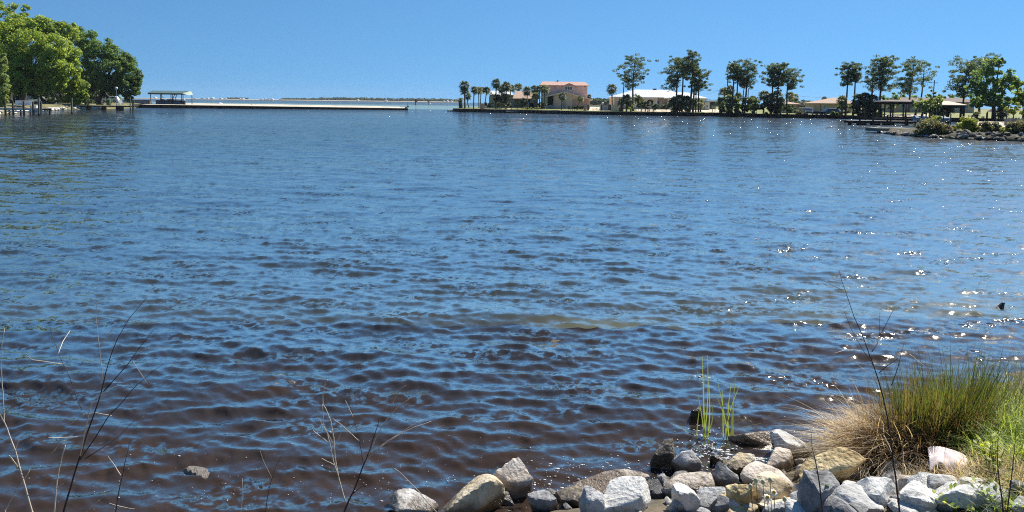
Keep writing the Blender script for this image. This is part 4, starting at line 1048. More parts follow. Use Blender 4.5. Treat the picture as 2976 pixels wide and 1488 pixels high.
# ---- right of the pine cluster
h = House('blue_shed', 'open shed with dark blue metal roof right of the pine cluster', 'shed', 2052, 313.5, 246)
h.hip(h.X(2048), h.X(2092), -1, 6, h.Z(296.2, 2070), h.X(2066), h.X(2078), h.Z(289.6, 2070) - h.Z(296.2, 2070), M['blue metal roof'])
for px in (2053, 2070, 2088): h.part('post', MB().box(h.X(px) - .09, -.4, -.4, h.X(px) + .09, -.2, h.Z(296.2, 2070)), M['dark pile'])
h.wall(2070.5, 2087, -.3, h.Z(297, 2070), 4, 4.3, M['blue metal roof'], 'back_wall')
h = House('green_hut', 'small pale green hut with dark window under the blue roof', 'shed', 2049, 315.5, 238)
h.wall(2049, 2062, -.4, h.Z(298, 2055), 0, 2.2, M['green wall']); h.window(2052, 2057.5, 305, 311.5, -.02, 1, dark='dark opening'); h.part('roof', MB().box(h.X(2048), -.3, h.Z(298, 2055), h.X(2063), 2.5, h.Z(297, 2055)), M['green wall'])
h = House('utility_box', 'pale green cabinet standing on posts at the end of the sand lot', 'cabinet', 2070, 324, 217)
h.wall(2070, 2080, .8, h.Z(307, 2075), 0, .8, surf('green cabinet', (.2, .3, .26), (.25, .35, .3), 1, .5), 'body')
for px in (2071, 2079): h.part('leg', MB().box(h.X(px) - .08, .3, -.3, h.X(px) + .08, .46, .8), M['dark pile'])
h = House('dark_box', 'low dark brown bin on the sand by the sea wall', 'bin', 2034.5, 331.0, 212.5)
h.wall(2034.5, 2045.5, 0, h.Z(325.6, 2040), 0, .7, M['brown wall'], 'box'); h.part('lid', MB().box(h.X(2034), -.06, h.Z(325.6, 2040) + .003, h.X(2046), .76, h.Z(324.9, 2040)), M['tarred'])
for i, (px, lab) in enumerate(((1861, 'left picnic bench in the shade of the round shrub'), (1884, 'right picnic table in the shade of the spreading small tree'))):
    t = House('picnic_table', lab, 'table', px, 325.5, 214.5)
    t.part('top', MB().box(0, 0, .68, 1.7, .75, .76), M['dark deck'])
    for yy in (-.45, .95): t.part('seat', MB().box(0, yy, .4, 1.7, yy + .28, .46), M['dark deck'])
    for xx in (.25, 1.35): t.part('leg', MB().box(xx, -.2, -.2, xx + .09, .95, .68), M['dark pile'])

h = House('brown_house', 'small house with pink brown hipped roof behind the three pines', 'house', 2279, 318, 226)
h.wall(2279, 2322, -.6, h.Z(303.5, 2300), 0, 8, M['brown wall']); h.hip(h.X(2270), h.X(2327), -.8, 9, h.Z(303.8, 2300), h.X(2288), h.X(2298), h.Z(294.4, 2295) - h.Z(303.8, 2300), M['shingle tan'])
h.window(2306, 2316, 306, 311, -.02, 2)
h = House('tan_house', 'tan house with grey hipped roof and pale lit slope behind the blue car', 'house', 2374, 326, 205)
h.wall(2377, 2434, -.6, h.Z(301.5, 2400), 0, 9, M['tan wall']); h.hip(h.X(2373), h.X(2490), -.9, 9.8, h.Z(301.8, 2400), h.X(2440), h.X(2462), h.Z(283.2, 2445) - h.Z(301.8, 2400), M['shingle tan'])
h.wall(2434, 2485, -.6, h.Z(301.5, 2400), 2, 9, M['tan wall']); h.window(2389, 2397, 306, 316, -.02, 2); h.part('corner_trim', MB().box(h.X(2383), -.06, -.4, h.X(2384.4), .0, h.Z(301.8, 2400)), M['brown wall'])
f = House('pale_fence', 'pale grey panel fence with white top behind the low shrubs', 'fence', 2272, 328, 208)
for i in range(8):
    f.part('panel', MB().box(f.X(2272 + i * 10), 0, -.4, f.X(2281.7 + i * 10), .06, f.Z(314, 2300)), M['grey wall'])
f.part('cap', MB().box(f.X(2272), -.05, f.Z(314, 2300) + .003, f.X(2352), .11, f.Z(313, 2300)), M['white'])

# ---- vehicles
M['blue paint'] = surf('blue car paint', (.02, .045, .10), (.025, .05, .11), 1, .25, coat=.6)
M['silver paint'] = surf('silver car paint', (.42, .44, .47), (.46, .48, .5), 1, .3, coat=.6)
M['boat white'] = surf('white gelcoat', (.72, .72, .70), (.78, .78, .76), 1, .3, coat=.4)
def wheel(parent, x, y, r=.36):
    w = MB().tube([(x, y - .12, r), (x, y + .12, r)], r, 14).build('wheel', M['black'], parent, smooth=False)
    MB().tube([(x, y - .14, r), (x, y + .14, r)], r * .55, 12).build('rim', M['metal'], w)
def car_body(t, prof, cabin, width, paint):
    mb = MB().prism(prof, -width / 2, width / 2); mb.build('body', paint, t, bevel=.05)
    c = MB(); (x0, z0), (x1, z1), (x2, z2), (x3, z3) = cabin; k = .16
    c.hexa([(x0, -width / 2 + .05, z0), (x3, -width / 2 + .05, z3), (x3, width / 2 - .05, z3), (x0, width / 2 - .05, z0)], [(x1, -width / 2 + k, z1), (x2, -width / 2 + k, z2), (x2, width / 2 - k, z2), (x1, width / 2 - k, z1)])
    cab = c.build('cabin', paint, t, bevel=.05)
    for sgn in (-1, 1):
        yy = sgn * (width / 2 - .085)
        for u0, u1 in ((.08, .47), (.53, .92)):
            g = MB(); L0 = lambda u, v: (x0 + (x3 - x0) * u) * (1 - v) + (x1 + (x2 - x1) * u) * v
            g.hexa([(L0(u0, .12), yy - .03, z0 + (z1 - z0) * .12), (L0(u1, .12), yy - .03, z0 + (z1 - z0) * .12), (L0(u1, .12), yy + .03, z0 + (z1 - z0) * .12), (L0(u0, .12), yy + .03, z0 + (z1 - z0) * .12)],
                   [(L0(u0, .88), yy - sgn * .08 - .03, z0 + (z1 - z0) * .88), (L0(u1, .88), yy - sgn * .08 - .03, z0 + (z1 - z0) * .88), (L0(u1, .88), yy - sgn * .08 + .03, z0 + (z1 - z0) * .88), (L0(u0, .88), yy - sgn * .08 + .03, z0 + (z1 - z0) * .88)])
            g.build('side_window', M['glass'], cab)
    w0 = MB().add([(x0 - .015, -width / 2 + .14, z0 + .06), (x0 - .015, width / 2 - .14, z0 + .06), (x1 - .02, width / 2 - .24, z1 - .08), (x1 - .02, -width / 2 + .24, z1 - .08)], [(0, 1, 2, 3)]).build('windscreen', M['glass'], cab)
    return cab
b = at(2384, 333, 190); g0 = float(right_z(b.x, 190)) - .02
t = thing('blue_car', 'dark blue four door car parked on the grass before the tan house', 'car', (b.x, 190, g0), R(8))
car_body(t, [(0, .35), (0, .95), (.9, 1.05), (1.3, 1.12), (4.3, 1.15), (4.6, .95), (4.6, .35)], ((1.0, 1.04), (1.75, 1.72), (4.0, 1.75), (4.45, 1.14)), 1.85, M['blue paint'])
for x in (.85, 3.7):
    for y in (-.86, .86): wheel(t, x, y)
for y in (-.65, .65): MB().box(-.03, y - .18, .72, .03, y + .18, .88).build('headlight', M['boat white'], t)
MB().box(-.05, -.85, .38, .0, .85, .56).build('bumper', M['silver paint'], t)
b = at(2351, 333, 189); g0 = float(right_z(b.x, 189)) - .02
t = thing('silver_truck', 'silver pickup truck with dark windscreen beside the blue car', 'truck', (b.x, 189, g0), R(70))
car_body(t, [(0, .45), (0, 1.0), (1.4, 1.08), (3.0, 1.12), (5.3, 1.12), (5.3, .45)], ((1.2, 1.07), (1.8, 1.78), (3.0, 1.8), (3.2, 1.11)), 1.9, M['silver paint'])
for x in (.95, 4.2):
    for y in (-.88, .88): wheel(t, x, y, .4)
MB().box(-.05, -.8, .62, .0, .8, .98).build('grille', M['black'], t); MB().box(-.08, -.92, .42, .02, .92, .6).build('bumper', M['metal'], t)
for y in (-.78, .78): MB().box(-.06, y - .14, .75, .02, y + .14, .95).build('headlight', M['boat white'], t)
b = at(2366, 334, 188); g0 = float(right_z(b.x, 188)) - .02
t = thing('flat_trailer', 'dark empty utility trailer in front of the silver truck', 'trailer', (b.x, 187.4, g0), R(10))
MB().box(0, -.8, .5, 2.0, .8, .6).build('bed', M['tarred'], t); wheel(t, 1.0, -.9, .3); wheel(t, 1.0, .9, .3); MB().tube([(-1.0, 0, .45), (0, -.6, .52)], .04, 6).build('drawbar', M['dark pile'], t)
for yy in (-.78, .78): MB().box(0, yy - .02, .6, 2.0, yy + .02, .95).build('side_rail', M['tarred'], t)

def hull(L_, W, H, mat_, parent, name='hull', z=0.0):
    """pointed hull along +x"""
    st = [(0, .88, .0), (.25, 1.0, .0), (.55, .95, .02), (.8, .62, .12), (.94, .25, .25), (1.0, .02, .38)]
    V = []
    for t, w, k in st:
        x = t * L_; top = H * (1 + .22 * t * t)
        for yy, zz in ((-w * W / 2, top), (-w * W / 2 * .82, H * (.35 + k)), (0, H * k * 1.2), (w * W / 2 * .82, H * (.35 + k)), (w * W / 2, top)):
            V.append((x, yy, zz + z))
    Fs = []
    for i in range(len(st) - 1):
        for j in range(4): Fs.append((i * 5 + j, i * 5 + j + 1, (i + 1) * 5 + j + 1, (i + 1) * 5 + j))
        Fs.append((i * 5 + 4, i * 5, (i + 1) * 5, (i + 1) * 5 + 4))
    Fs.append((0, 1, 2, 3, 4))
    return MB().add(V, Fs).build(name, mat_, parent)
b = at(2412, 332, 194); g0 = float(right_z(b.x, 194))
t = thing('white_boat', 'white motor boat on land right of the blue car', 'boat', (b.x, 194, g0 + .35), R(-6))
hull(3.6, 1.6, .75, M['boat white'], t); MB().hexa([(1.2, -.5, .8), (2.2, -.45, .82), (2.2, .45, .82), (1.2, .5, .8)], [(1.4, -.42, 1.4), (1.9, -.38, 1.4), (1.9, .38, 1.4), (1.4, .42, 1.4)]).build('console', M['boat white'], t)
MB().box(-.35, -.2, .3, .05, .2, 1.2).build('outboard', M['black'], t); MB().box(.4, -.5, -.35, 2.8, .5, .12).build('cradle', M['dark pile'], t)
for i, (px, py, Y, lab) in enumerate(((2346, 310, 330, 'left of three small white boats moored far off before the wood'), (2352, 307, 360, 'middle and highest of three small white boats moored far off'), (2357, 311, 330, 'right of three small white boats moored far off before the wood'))):
    b = at(px, py, Y); t = thing('moored_boat', lab, 'boat', (b.x, Y, 1.2), R(10 - 20 * i), 'small white boats far off on the right')
    hull(5.0, 1.9, .9, M['boat white'], t); MB().box(1.5, -.6, 1.0, 3.0, .6, 2.0).build('cabin', M['boat white'], t); MB().box(.5, -.8, -1.0, 4, .8, .2).build('cradle', M['dark pile'], t)

# ---- poles and wires
def pole(label, px0, py0, px1, py1, Y, arm=True, r=.16):
    b = at(px0, py0, Y); c = at(px1, py1, Y)
    t = thing('utility_pole', label, 'pole', b)
    H = c - b; MB().tube([Vector((0, 0, -.5)), H * .5, H], [r, r * .85, r * .65], 8).build('shaft', M['dark pile'], t)
    if arm:
        q = H * .92; MB().box(q.x - .9, q.y - .06, q.z - .06, q.x + .9, q.y + .06, q.z + .06).build('crossarm', M['dark pile'], t)
        for xx in (-.75, .75): MB().lathe([(.05, 0), (.07, .1), (.03, .2)], (q.x + xx, q.y, q.z + .06), 6).build('insulator', M['white'], t)
    return t, c
POLES = [pole('leaning wooden utility pole left of the lone pine', 1808, 320, 1815, 219, 232), pole('bare wooden pole left of the middle pair of pines', 2112, 326, 2115, 218, 214, False),
         pole('short wooden pole right of the leaning pine trunk', 2172, 322, 2175, 257, 226, False), pole('wooden utility pole behind the small leafy tree on the right', 2708, 330, 2716, 233, 205)]
def wire(label, A, Bp, sag, Y0, Y1):
    a = at(*A, Y0); b = at(*Bp, Y1)
    pts = [a.lerp(b, i / 12) - Vector((0, 0, sag * 4 * (i / 12) * (1 - i / 12))) for i in range(13)]
    o = MB().tube([p - a for p in pts], .022, 4).build('power_line', M['black'], None); o.location = a
    return tag(o, label, 'wire')
wire('thin power line running across the sky above the white roof', (2034, 262), (2112, 258), .4, 232, 214)
wire('power line sagging from the bare pole down to the white roof', (2048, 273), (2110, 244), .8, 236, 214)
wire('long thin power line from the bare pole to the tan house', (2174, 258.5), (2446, 285), .6, 226, 214)
wire('power line slanting down left from the right hand pole', (2680, 266), (2708, 250), .2, 205, 205)
# ================================================================== WATERFRONT
def pile(parent, x, y, z0, z1, r=.13, m='pile', name='pile', cap=False, k=8):
    o = MB().lathe([(r * 1.05, z0), (r, z1 - .05), (r * .85, z1)], (0, 0, 0), k).build(name, M[m], parent)
    o.location = (x, y, 0)
    if cap: MB().lathe([(r * 1.15, z1 - .02), (r * 1.05, z1 + .04), (.02, z1 + .16)], (0, 0, 0), k).build('pile_cap', M['white'], o)
    return o
class Local:
    """a thing at the water, local x to the right in metres from px0, z above the water"""
    def __init__(s, name, label, cat, px0, Y, rz=0.0, group=None):
        p = at(px0, hz(px0), Y); s.Y = Y; s.px0 = px0; s.b = p; s.k = sc(Y)
        s.t = thing(name, label, cat, (p.x, Y, 0), rz, group)
    def X(s, px): return (px - s.px0) * s.k
    def Z(s, py, px): return at(px, py, s.Y).z
    def box(s, name, pa, pb, y0, y1, z0, z1, m, parent=None, bevel=0): return MB().box(s.X(pa), y0, z0, s.X(pb), y1, z1).build(name, M[m], parent or s.t, bevel=bevel)

# ---- front dock at the left edge, its boards one by one
D = Local('dock', 'grey board dock with tall piles and a long white bench at the left edge', 'dock', 0, 127)
zt = D.Z(313.2, 40)
x = D.X(-70)
while x < D.X(124):
    MB().box(x, -.5, zt - .05, x + .26, 2.4, zt).build('plank', M['deck'], D.t); x += .285
D.box('beam', -70, 124, -.62, -.5, zt - .36, zt - .02, 'cream board'); D.box('beam', -70, 124, 2.2, 2.35, zt - .32, zt - .052, 'pile'); D.box('lower_rail', 22, 108, -.6, -.52, zt - .66, zt - .5, 'cream board')
for px, py in ((22.5, 293), (45, 296), (76, 293.5), (103, 294.5), (126, 294), (-25, 294), (-55, 294)): pile(D.t, D.X(px), -.72, -1.5, D.Z(py, px), .15, 'pile')
for px in (-40, 0, 34, 62, 92, 120): pile(D.t, D.X(px), 2.2, -1.5, zt - .06, .13, 'dark pile')
# bench: long white back board on the dock
Bn = thing('bench', 'long white backed bench standing on the left dock', 'bench', (D.b.x + D.X(23.5), 128.2, zt))
w_ = D.X(74) - D.X(22.5)
for i in range(3): MB().box(0, .55, .48 + i * .24, w_, .6, .70 + i * .24).build('back_board', M['white'], Bn)
MB().box(0, 0, .40, w_, .52, .45).build('seat', M['cream board'], Bn)
for q in (.06, w_ / 2, w_ - .14): MB().box(q, .02, 0, q + .08, .6, .398).build('leg', M['pile'], Bn)
Cr = thing('dock_box', 'small white box on the dock right of the long bench', 'box', (D.b.x + D.X(78), 128.4, zt))
MB().box(0, 0, 0, .62, .5, .34).build('body', M['white'], Cr, bevel=.02); MB().box(-.03, -.03, .343, .65, .53, .40).build('lid', M['white'], Cr, bevel=.01)
for px, py, pb, Y, lab in ((112, 283.5, 337, 121, 'tall greenish mooring pile standing just off the end of the left dock'), (208, 284.5, 332.5, 137, 'tall lone mooring pile in front of the pale stones and drooping tree')):
    p = at(px, hz(px), Y); t = thing('mooring_pile', lab, 'pile', (p.x, Y, 0)); pile(t, 0, 0, -1.6, at(px, py, Y).z, .15, 'green pile', 'shaft')
    MB().lathe([(.155, -.1), (.158, .35)], (0, 0, 0), 8).build('wet_band', M['tarred'], t)

# ---- second pier with lamp
D2 = Local('pier', 'low dark pier running right from the stones to the globe lamp', 'pier', 226, 183)
zt2 = D2.Z(306.4, 300)
x = D2.X(228)
while x < D2.X(393):
    MB().box(x, -.6, zt2 - .06, x + .30, 1.4, zt2).build('plank', M['deck'], D2.t); x += .33
D2.box('beam', 228, 393, -.72, -.602, zt2 - .32, zt2 - .02, 'dark pile')
for px, w in ((256, 6), (300, 6), (342, 7), (352, 3)): D2.box('pier_support', px - w / 2, px + w / 2, -.55, .9, -1.4, zt2 - .062, 'dark pile')
for px, py in ((383, 283), (389.5, 291), (393.5, 289)): pile(D2.t, D2.X(px), -.9, -1.5, D2.Z(py, px), .13, 'green pile')
L_ = thing('lamp_post', 'globe lamp on a thin post standing on the low pier', 'lamp post', (D2.b.x + D2.X(341), 182.6, zt2))
hh = D2.Z(260.5, 341) - zt2
MB().lathe([(.11, 0), (.11, .3), (.07, .4), (.055, hh)], (0, 0, 0), 8).build('post', M['metal'], L_)
gl = MB().lathe([(.08, hh - .02), (.22, hh + .06), (.31, hh + .22), (.32, hh + .36), (.24, hh + .54), (.06, hh + .62)], (0, 0, 0), 14).build('globe', M['white'], L_, smooth=True)
def lawn_chair(label, px, Y, z, rz, m='white'):
    p = at(px, hz(px), Y); c = thing('lawn_chair', label, 'chair', (p.x, Y, z), rz)
    for i in range(5): MB().hexa([(-.3 + i * .125, .2, .34), (-.2 + i * .125, .2, .34), (-.2 + i * .125, .24, .34), (-.3 + i * .125, .24, .34)], [(-.3 + i * .125, .55, 1.05), (-.2 + i * .125, .55, 1.05), (-.2 + i * .125, .59, 1.05), (-.3 + i * .125, .59, 1.05)]).build('back_slat', M[m], c)
    MB().box(-.32, -.3, .33, .32, .24, .38).build('seat', M[m], c)
    for xx in (-.4, .3): MB().box(xx, -.34, .56, xx + .12, .36, .60).build('armrest', M[m], c)
    for xx in (-.36, .29):
        for yy in (-.3, .28): MB().box(xx, yy, 0, xx + .07, yy + .07, .56).build('leg', M[m], c)
    c.scale = (1.25, 1.25, 1.25)
    return c
lawn_chair('white lawn chair on the pier right of the globe lamp', 351, 183.4, zt2, R(35))
# things on the left bank
p = at(315, 300, 192); t = thing('rubbish_bin', 'green bin standing on the grass behind the low pier', 'bin', (p.x, 192, float(left_z(p.x, 192))))
M['bin green'] = surf('bin green', (.10, .17, .07), (.14, .21, .09), 2, .6)
MB().lathe([(.42, 0), (.5, 1.25)], (0, 0, 0), 12).build('body', M['bin green'], t); MB().lathe([(.54, 1.253), (.54, 1.33), (.2, 1.48)], (0, 0, 0), 12).build('lid', M['bin green'], t)
p = at(300, 296, 215); t = thing('white_car', 'white car parked under the dark oak behind the green bin', 'car', (p.x, 214, float(left_z(p.x, 214)) + .35), R(6))
car_body(t, [(0, .35), (0, .95), (.9, 1.05), (1.3, 1.12), (4.3, 1.15), (4.6, .95), (4.6, .35)], ((1.0, 1.04), (1.75, 1.72), (4.0, 1.75), (4.45, 1.14)), 1.85, M['boat white'])
for xx in (.85, 3.7):
    for yy in (-.86, .86): wheel(t, xx, yy)
def bank_house(label, px0, px1, py0, pye, pyr, Y, wins):
    h = House('white_house', label, 'house', px0, py0, Y)
    ze = h.Z(pye, px0)
    h.wall(px0, px1, -1, ze, 0, 8, M['white']); h.hip(h.X(px0 - 4), h.X(px1 + 4), -.8, 8.8, ze - .02, h.X(px0 + 14), h.X(px1 - 14), h.Z(pyr, px0) - ze, M['shingle brown'])
    for a, b in wins: h.window(a, b, pye + 7, pye + 17, -.02, 2)
    h.part('porch_rail', MB().box(h.X(px0), -1.6, h.Z(py0 - 12, px0), h.X(px1), -1.5, h.Z(py0 - 9, px0)), M['white'])
    for a in np.linspace(px0 + 1, px1 - 1, 6): h.part('porch_post', MB().box(h.X(a) - .08, -1.6, -1, h.X(a) + .08, -1.46, ze - .2), M['white'])
    return h
bank_house('white house half hidden by the yellow green oak', 62, 128, 296, 262, 240, 203, ((72, 84), (100, 112)))
bank_house('pale house glimpsed left of the drooping willow', 166, 205, 294, 268, 250, 212, ((176, 188),))
p = at(86, 290, 178); t = thing('white_skiff', 'white skiff with raised bow on the bank below the white house', 'boat', (p.x, 178, float(left_z(p.x, 178)) + .5), R(-4))
hull(2.6, 1.4, .6, M['boat white'], t); MB().box(.4, -.45, -.5, 2.0, .45, .1).build('cradle', M['dark pile'], t)
# retaining wall beyond the pier
rw = House('retaining_wall', 'pinkish low retaining wall between the oak and the boathouse', 'wall', 356, 302, 262)
for i in range(8): rw.wall(356 + i * 10, 365.8 + i * 10, -1.2, rw.Z(291.2, 360), .02 * (i % 2), .4, M['pink wall'], 'panel')
rw.part('cap', MB().box(rw.X(355), -.1, rw.Z(291.2, 360) + .003, rw.X(436), .5, rw.Z(290, 360)), M['brown wall'])

# ---- green roofed boathouse with a pontoon boat
Q = Local('boathouse', 'open boathouse on dark posts with pale green metal roof beside the jetty', 'boathouse', 428, 247)
ze = Q.Z(271.5, 460); zr = Q.Z(263.0, 460); dp = 5.4
xa, xb = Q.X(428), Q.X(541); sk = 1.0
V = [(xa, 0, ze), (xb - 1.2, 0, ze), (xb - 1.2, dp, ze), (xa, dp, ze), (xa, 0, ze + .14), (xb - 1.2, 0, ze + .14), (xb - 1.2, dp, ze + .14), (xa, dp, ze + .14), (xa + .45, dp / 2, zr), (xb - .75, dp / 2, zr)]
MB().add(V, [(0, 3, 2, 1), (0, 1, 5, 4), (1, 2, 6, 5), (2, 3, 7, 6), (3, 0, 4, 7), (4, 5, 9, 8), (6, 7, 8, 9), (7, 4, 8), (5, 6, 9)]).build('roof', M['green metal roof'], Q.t)
MB().hexa([(xb - 1.18, .1, ze - .1), (xb, .1, ze - .35), (xb, dp - .1, ze - .35), (xb - 1.18, dp - .1, ze - .1)], [(xb - 1.18, .1, ze + .16), (xb, .1, ze - .25), (xb - .5, dp - .1, zr - .2), (xb - .9, dp - .1, zr - .05)]).build('end_awning', surf('awning', (.30, .34, .27), (.38, .42, .34), 2, .7), Q.t)
for y in (.25, dp - .3): MB().box(xa + .1, y, ze - .3, xb - 1.3, y + .16, ze - .003).build('header_beam', M['dark pile'], Q.t)
for px in (436.5, 468.5, 499.5, 530.5): pile(Q.t, Q.X(px), .33, -1.5, ze - .3, .12, 'dark pile', 'post')
for px in (445, 476, 507.5, 538): pile(Q.t, Q.X(px), dp - .22, -1.5, ze - .3, .12, 'dark pile', 'post')
Q.box('walkway', 432, 541, -.6, .2, .72, .86, 'dark deck'); Q.box('side_walkway', 528, 541, .21, dp, .72, .858, 'dark deck')
for px in (434, 533, 538.5): pile(Q.t, Q.X(px), -.55, -1.5, Q.Z(295, px), .12, 'pile', 'mooring_post')
Bt = thing('pontoon_boat', 'dark blue pontoon boat hoisted under the green roofed boathouse', 'boat', (Q.b.x + Q.X(446), 249.5, 1.0))
M['navy'] = surf('navy panel', (.02, .035, .065), (.03, .05, .085), 1, .4); M['blue grey'] = surf('blue grey panel', (.09, .13, .17), (.12, .16, .2), 1, .5)
Lb = Q.X(521) - Q.X(446)
for y in (-.9, .9): MB().tube([(0, y, -.35), (Lb - .9, y, -.35), (Lb - .2, y, -.22), (Lb + .1, y, -.05)], [.3, .3, .24, .06], 12).build('pontoon', M['metal'], Bt, smooth=True)
MB().box(-.1, -1.25, 0, Lb, 1.25, .12).build('deck', M['blue grey'], Bt)
for i in range(3):
    a, b = Lb * (i / 3) + .08, Lb * ((i + 1) / 3) - .08
    MB().box(a, -1.22, .14, b, -1.17, .78).build('side_panel', M['blue grey'], Bt); MB().box(a, -1.24, .79, b, -1.15, 1.32).build('upper_panel', M['navy'], Bt)
    MB().box(a, 1.17, .14, b, 1.22, 1.3).build('far_panel', M['navy'], Bt)
for a in (1.5, 3.6, 4.6): MB().box(a, -.9, .5, a + .7, .2, 1.6).build('seat', M['navy'], Bt)
MB().tube([(1.0, -1.1, 3.1), (1.4, -1.1, 3.25), (2.2, -1.1, 2.4), (2.6, -1.1, 2.0)], .06, 6).build('bimini_frame', M['metal'], Bt)
MB().tube([(5.2, -1.0, 1.3), (5.9, -1.0, 3.0), (6.5, -1.0, 3.25), (6.7, -1.0, 2.9), (6.3, -1.0, 2.3), (6.3, -1.0, 1.3)], .12, 6).build('folded_bimini', M['black'], Bt)
ob = thing('outboard_engine', 'dark covered outboard engine with pale top at the right end of boathouse', 'engine', (Q.b.x + Q.X(536), 246.8, .86))
MB().hexa([(-.35, -.25, 0), (.35, -.25, 0), (.35, .25, 0), (-.35, .25, 0)], [(-.3, -.22, 1.4), (.3, -.22, 1.4), (.3, .22, 1.4), (-.3, .22, 1.4)]).build('cover', M['black'], ob, bevel=.08)
MB().hexa([(-.3, -.22, 1.41), (.3, -.22, 1.41), (.3, .22, 1.41), (-.3, .22, 1.41)], [(-.25, -.18, 1.75), (.1, -.18, 1.9), (.1, .18, 1.9), (-.25, .18, 1.75)]).build('top', M['boat white'], ob, bevel=.04)
for px, y, z, lab in ((443, -.75, 1.15, 'white round buoy at the left post of the boathouse'), (473, -.8, .62, 'small white buoy hanging low under the pontoon boat'), (544.5, -.4, .75, 'white ball buoy at the right end of the boathouse')):
    t = thing('buoy', lab, 'buoy', (Q.b.x + Q.X(px), 247 + y, z)); MB().lathe([(.03, -.24), (.2, -.14), (.26, .02), (.2, .18), (.03, .26)], (0, 0, 0), 12).build('float', M['white'], t, smooth=True); MB().tube([(0, 0, .25), (0, .1, .9)], .02, 4).build('rope', M['dark pile'], t)

# ---- on the jetty
def jz(x, y): return float(jetty_top(x)) + .1
p = at(640, 305, 275); t = thing('beach_umbrella', 'low white sunshade lying on the pale sand jetty', 'sunshade', (p.x, 275, jz(p.x, 0)))
MB().lathe([(1.0, .25), (.7, .5), (.05, .7)], (0, 0, 0), 8).build('canopy', M['white'], t); MB().tube([(0, 0, 0), (0, 0, .7)], .03, 5).build('pole', M['metal'], t)
for px, w, lab in ((731, 3, 'larger dark lump of driftwood on the sand jetty'), (741.5, 1.6, 'smaller dark lump of driftwood on the sand jetty')):
    p = at(px, 305, 268); t = thing('driftwood', lab, 'driftwood', (p.x, 268, jz(p.x, 0)))
    MB().tube([(-w * .13, 0, .08), (0, .1, .18), (w * .12, 0, .1)], [.06 * w, .075 * w, .05 * w], 7).build('log', M['dark pile'], t); MB().tube([(0, .1, .12), (w * .05, 0, .12 * w + .1)], [.05, .03], 5).build('stub', M['dark pile'], t)
bag = at(1179, 314, 261); t = thing('dark_bag', 'round dark bag beside the person at the tip of the jetty', 'bag', (bag.x, 261.4, jz(bag.x, 0) - .1))
MB().lathe([(.1, 0), (.24, .1), (.27, .32), (.18, .52), (.07, .58)], (0, 0, 0), 10).build('sack', M['black'], t, smooth=True); MB().tube([(-.12, 0, .5), (0, 0, .72), (.12, 0, .5)], .02, 5).build('handle', M['black'], t)

# person crouching at the tip of the jetty
def skin_body(name, verts, edges, radii, m, parent, sub=2):
    me = bpy.data.meshes.new(name); me.from_pydata(verts, edges, [])
    o = link(name, me, parent)
    sk_ = o.modifiers.new('skin', 'SKIN'); sk_.use_smooth_shade = True
    o.modifiers.new('sub', 'SUBSURF').levels = sub
    o.modifiers['sub'].render_levels = sub
    for i, r in enumerate(radii): me.skin_vertices[0].data[i].radius = (r, r)
    me.skin_vertices[0].data[0].use_root = True
    me.materials.append(m); return o
pp = at(1186, 316, 262)
per = thing('person', 'person in white top and dark cap crouching at the tip of the jetty', 'person', (pp.x, 262, jz(pp.x, 0)), R(-40))
M['skin'] = surf('skin', (.42, .25, .17), (.46, .28, .2), 4, .6); M['white cloth'] = surf('white cloth', (.7, .7, .68), (.78, .78, .76), 3, .9); M['dark cloth'] = surf('dark cloth', (.025, .027, .035), (.04, .042, .05), 3, .9)
v = [(0, 0, .52), (0, -.02, .70), (0, -.10, .90), (0, -.14, 1.05), (0, -.16, 1.14), (0, -.18, 1.27), (.18, -.12, 1.0), (.24, -.34, .82), (.16, -.52, .86), (-.18, -.12, 1.0), (-.24, -.34, .82), (-.14, -.52, .84), (.11, -.04, .50), (.19, -.42, .58), (.17, -.30, .10), (.17, -.46, .04), (-.11, -.04, .50), (-.19, -.42, .58), (-.17, -.30, .10), (-.17, -.46, .04)]
e = [(0, 1), (1, 2), (2, 3), (3, 4), (4, 5), (2, 6), (6, 7), (7, 8), (2, 9), (9, 10), (10, 11), (0, 12), (12, 13), (13, 14), (14, 15), (0, 16), (16, 17), (17, 18), (18, 19)]
r = [.16, .15, .16, .08, .06, .11, .075, .05, .035, .075, .05, .035, .11, .075, .045, .04, .11, .075, .045, .04]
skin_body('body', v, e, r, M['skin'], per)
skin_body('shirt', [(0, 0, .62), (0, -.02, .72), (0, -.10, .90), (0, -.13, 1.0), (.19, -.13, .99), (.23, -.26, .89), (-.19, -.13, .99), (-.23, -.26, .89)], [(0, 1), (1, 2), (2, 3), (2, 4), (4, 5), (2, 6), (6, 7)], [.18, .175, .185, .11, .1, .075, .1, .075], M['white cloth'], per)
skin_body('trousers', [(0, 0, .54), (.11, -.04, .51), (.19, -.42, .58), (.17, -.31, .16), (-.11, -.04, .51), (-.19, -.42, .58), (-.17, -.31, .16)], [(0, 1), (1, 2), (2, 3), (0, 4), (4, 5), (5, 6)], [.185, .135, .1, .07, .135, .1, .07], M['dark cloth'], per)
MB().lathe([(.125, 1.30), (.13, 1.36), (.09, 1.43), (.02, 1.45)], (0, -.18, 0), 12).build('cap', M['dark cloth'], per, smooth=True)
for xx in (-.17, .17): MB().box(xx - .05, -.56, 0, xx + .05, -.28, .09).build('shoe', M['black'], per, bevel=.02)

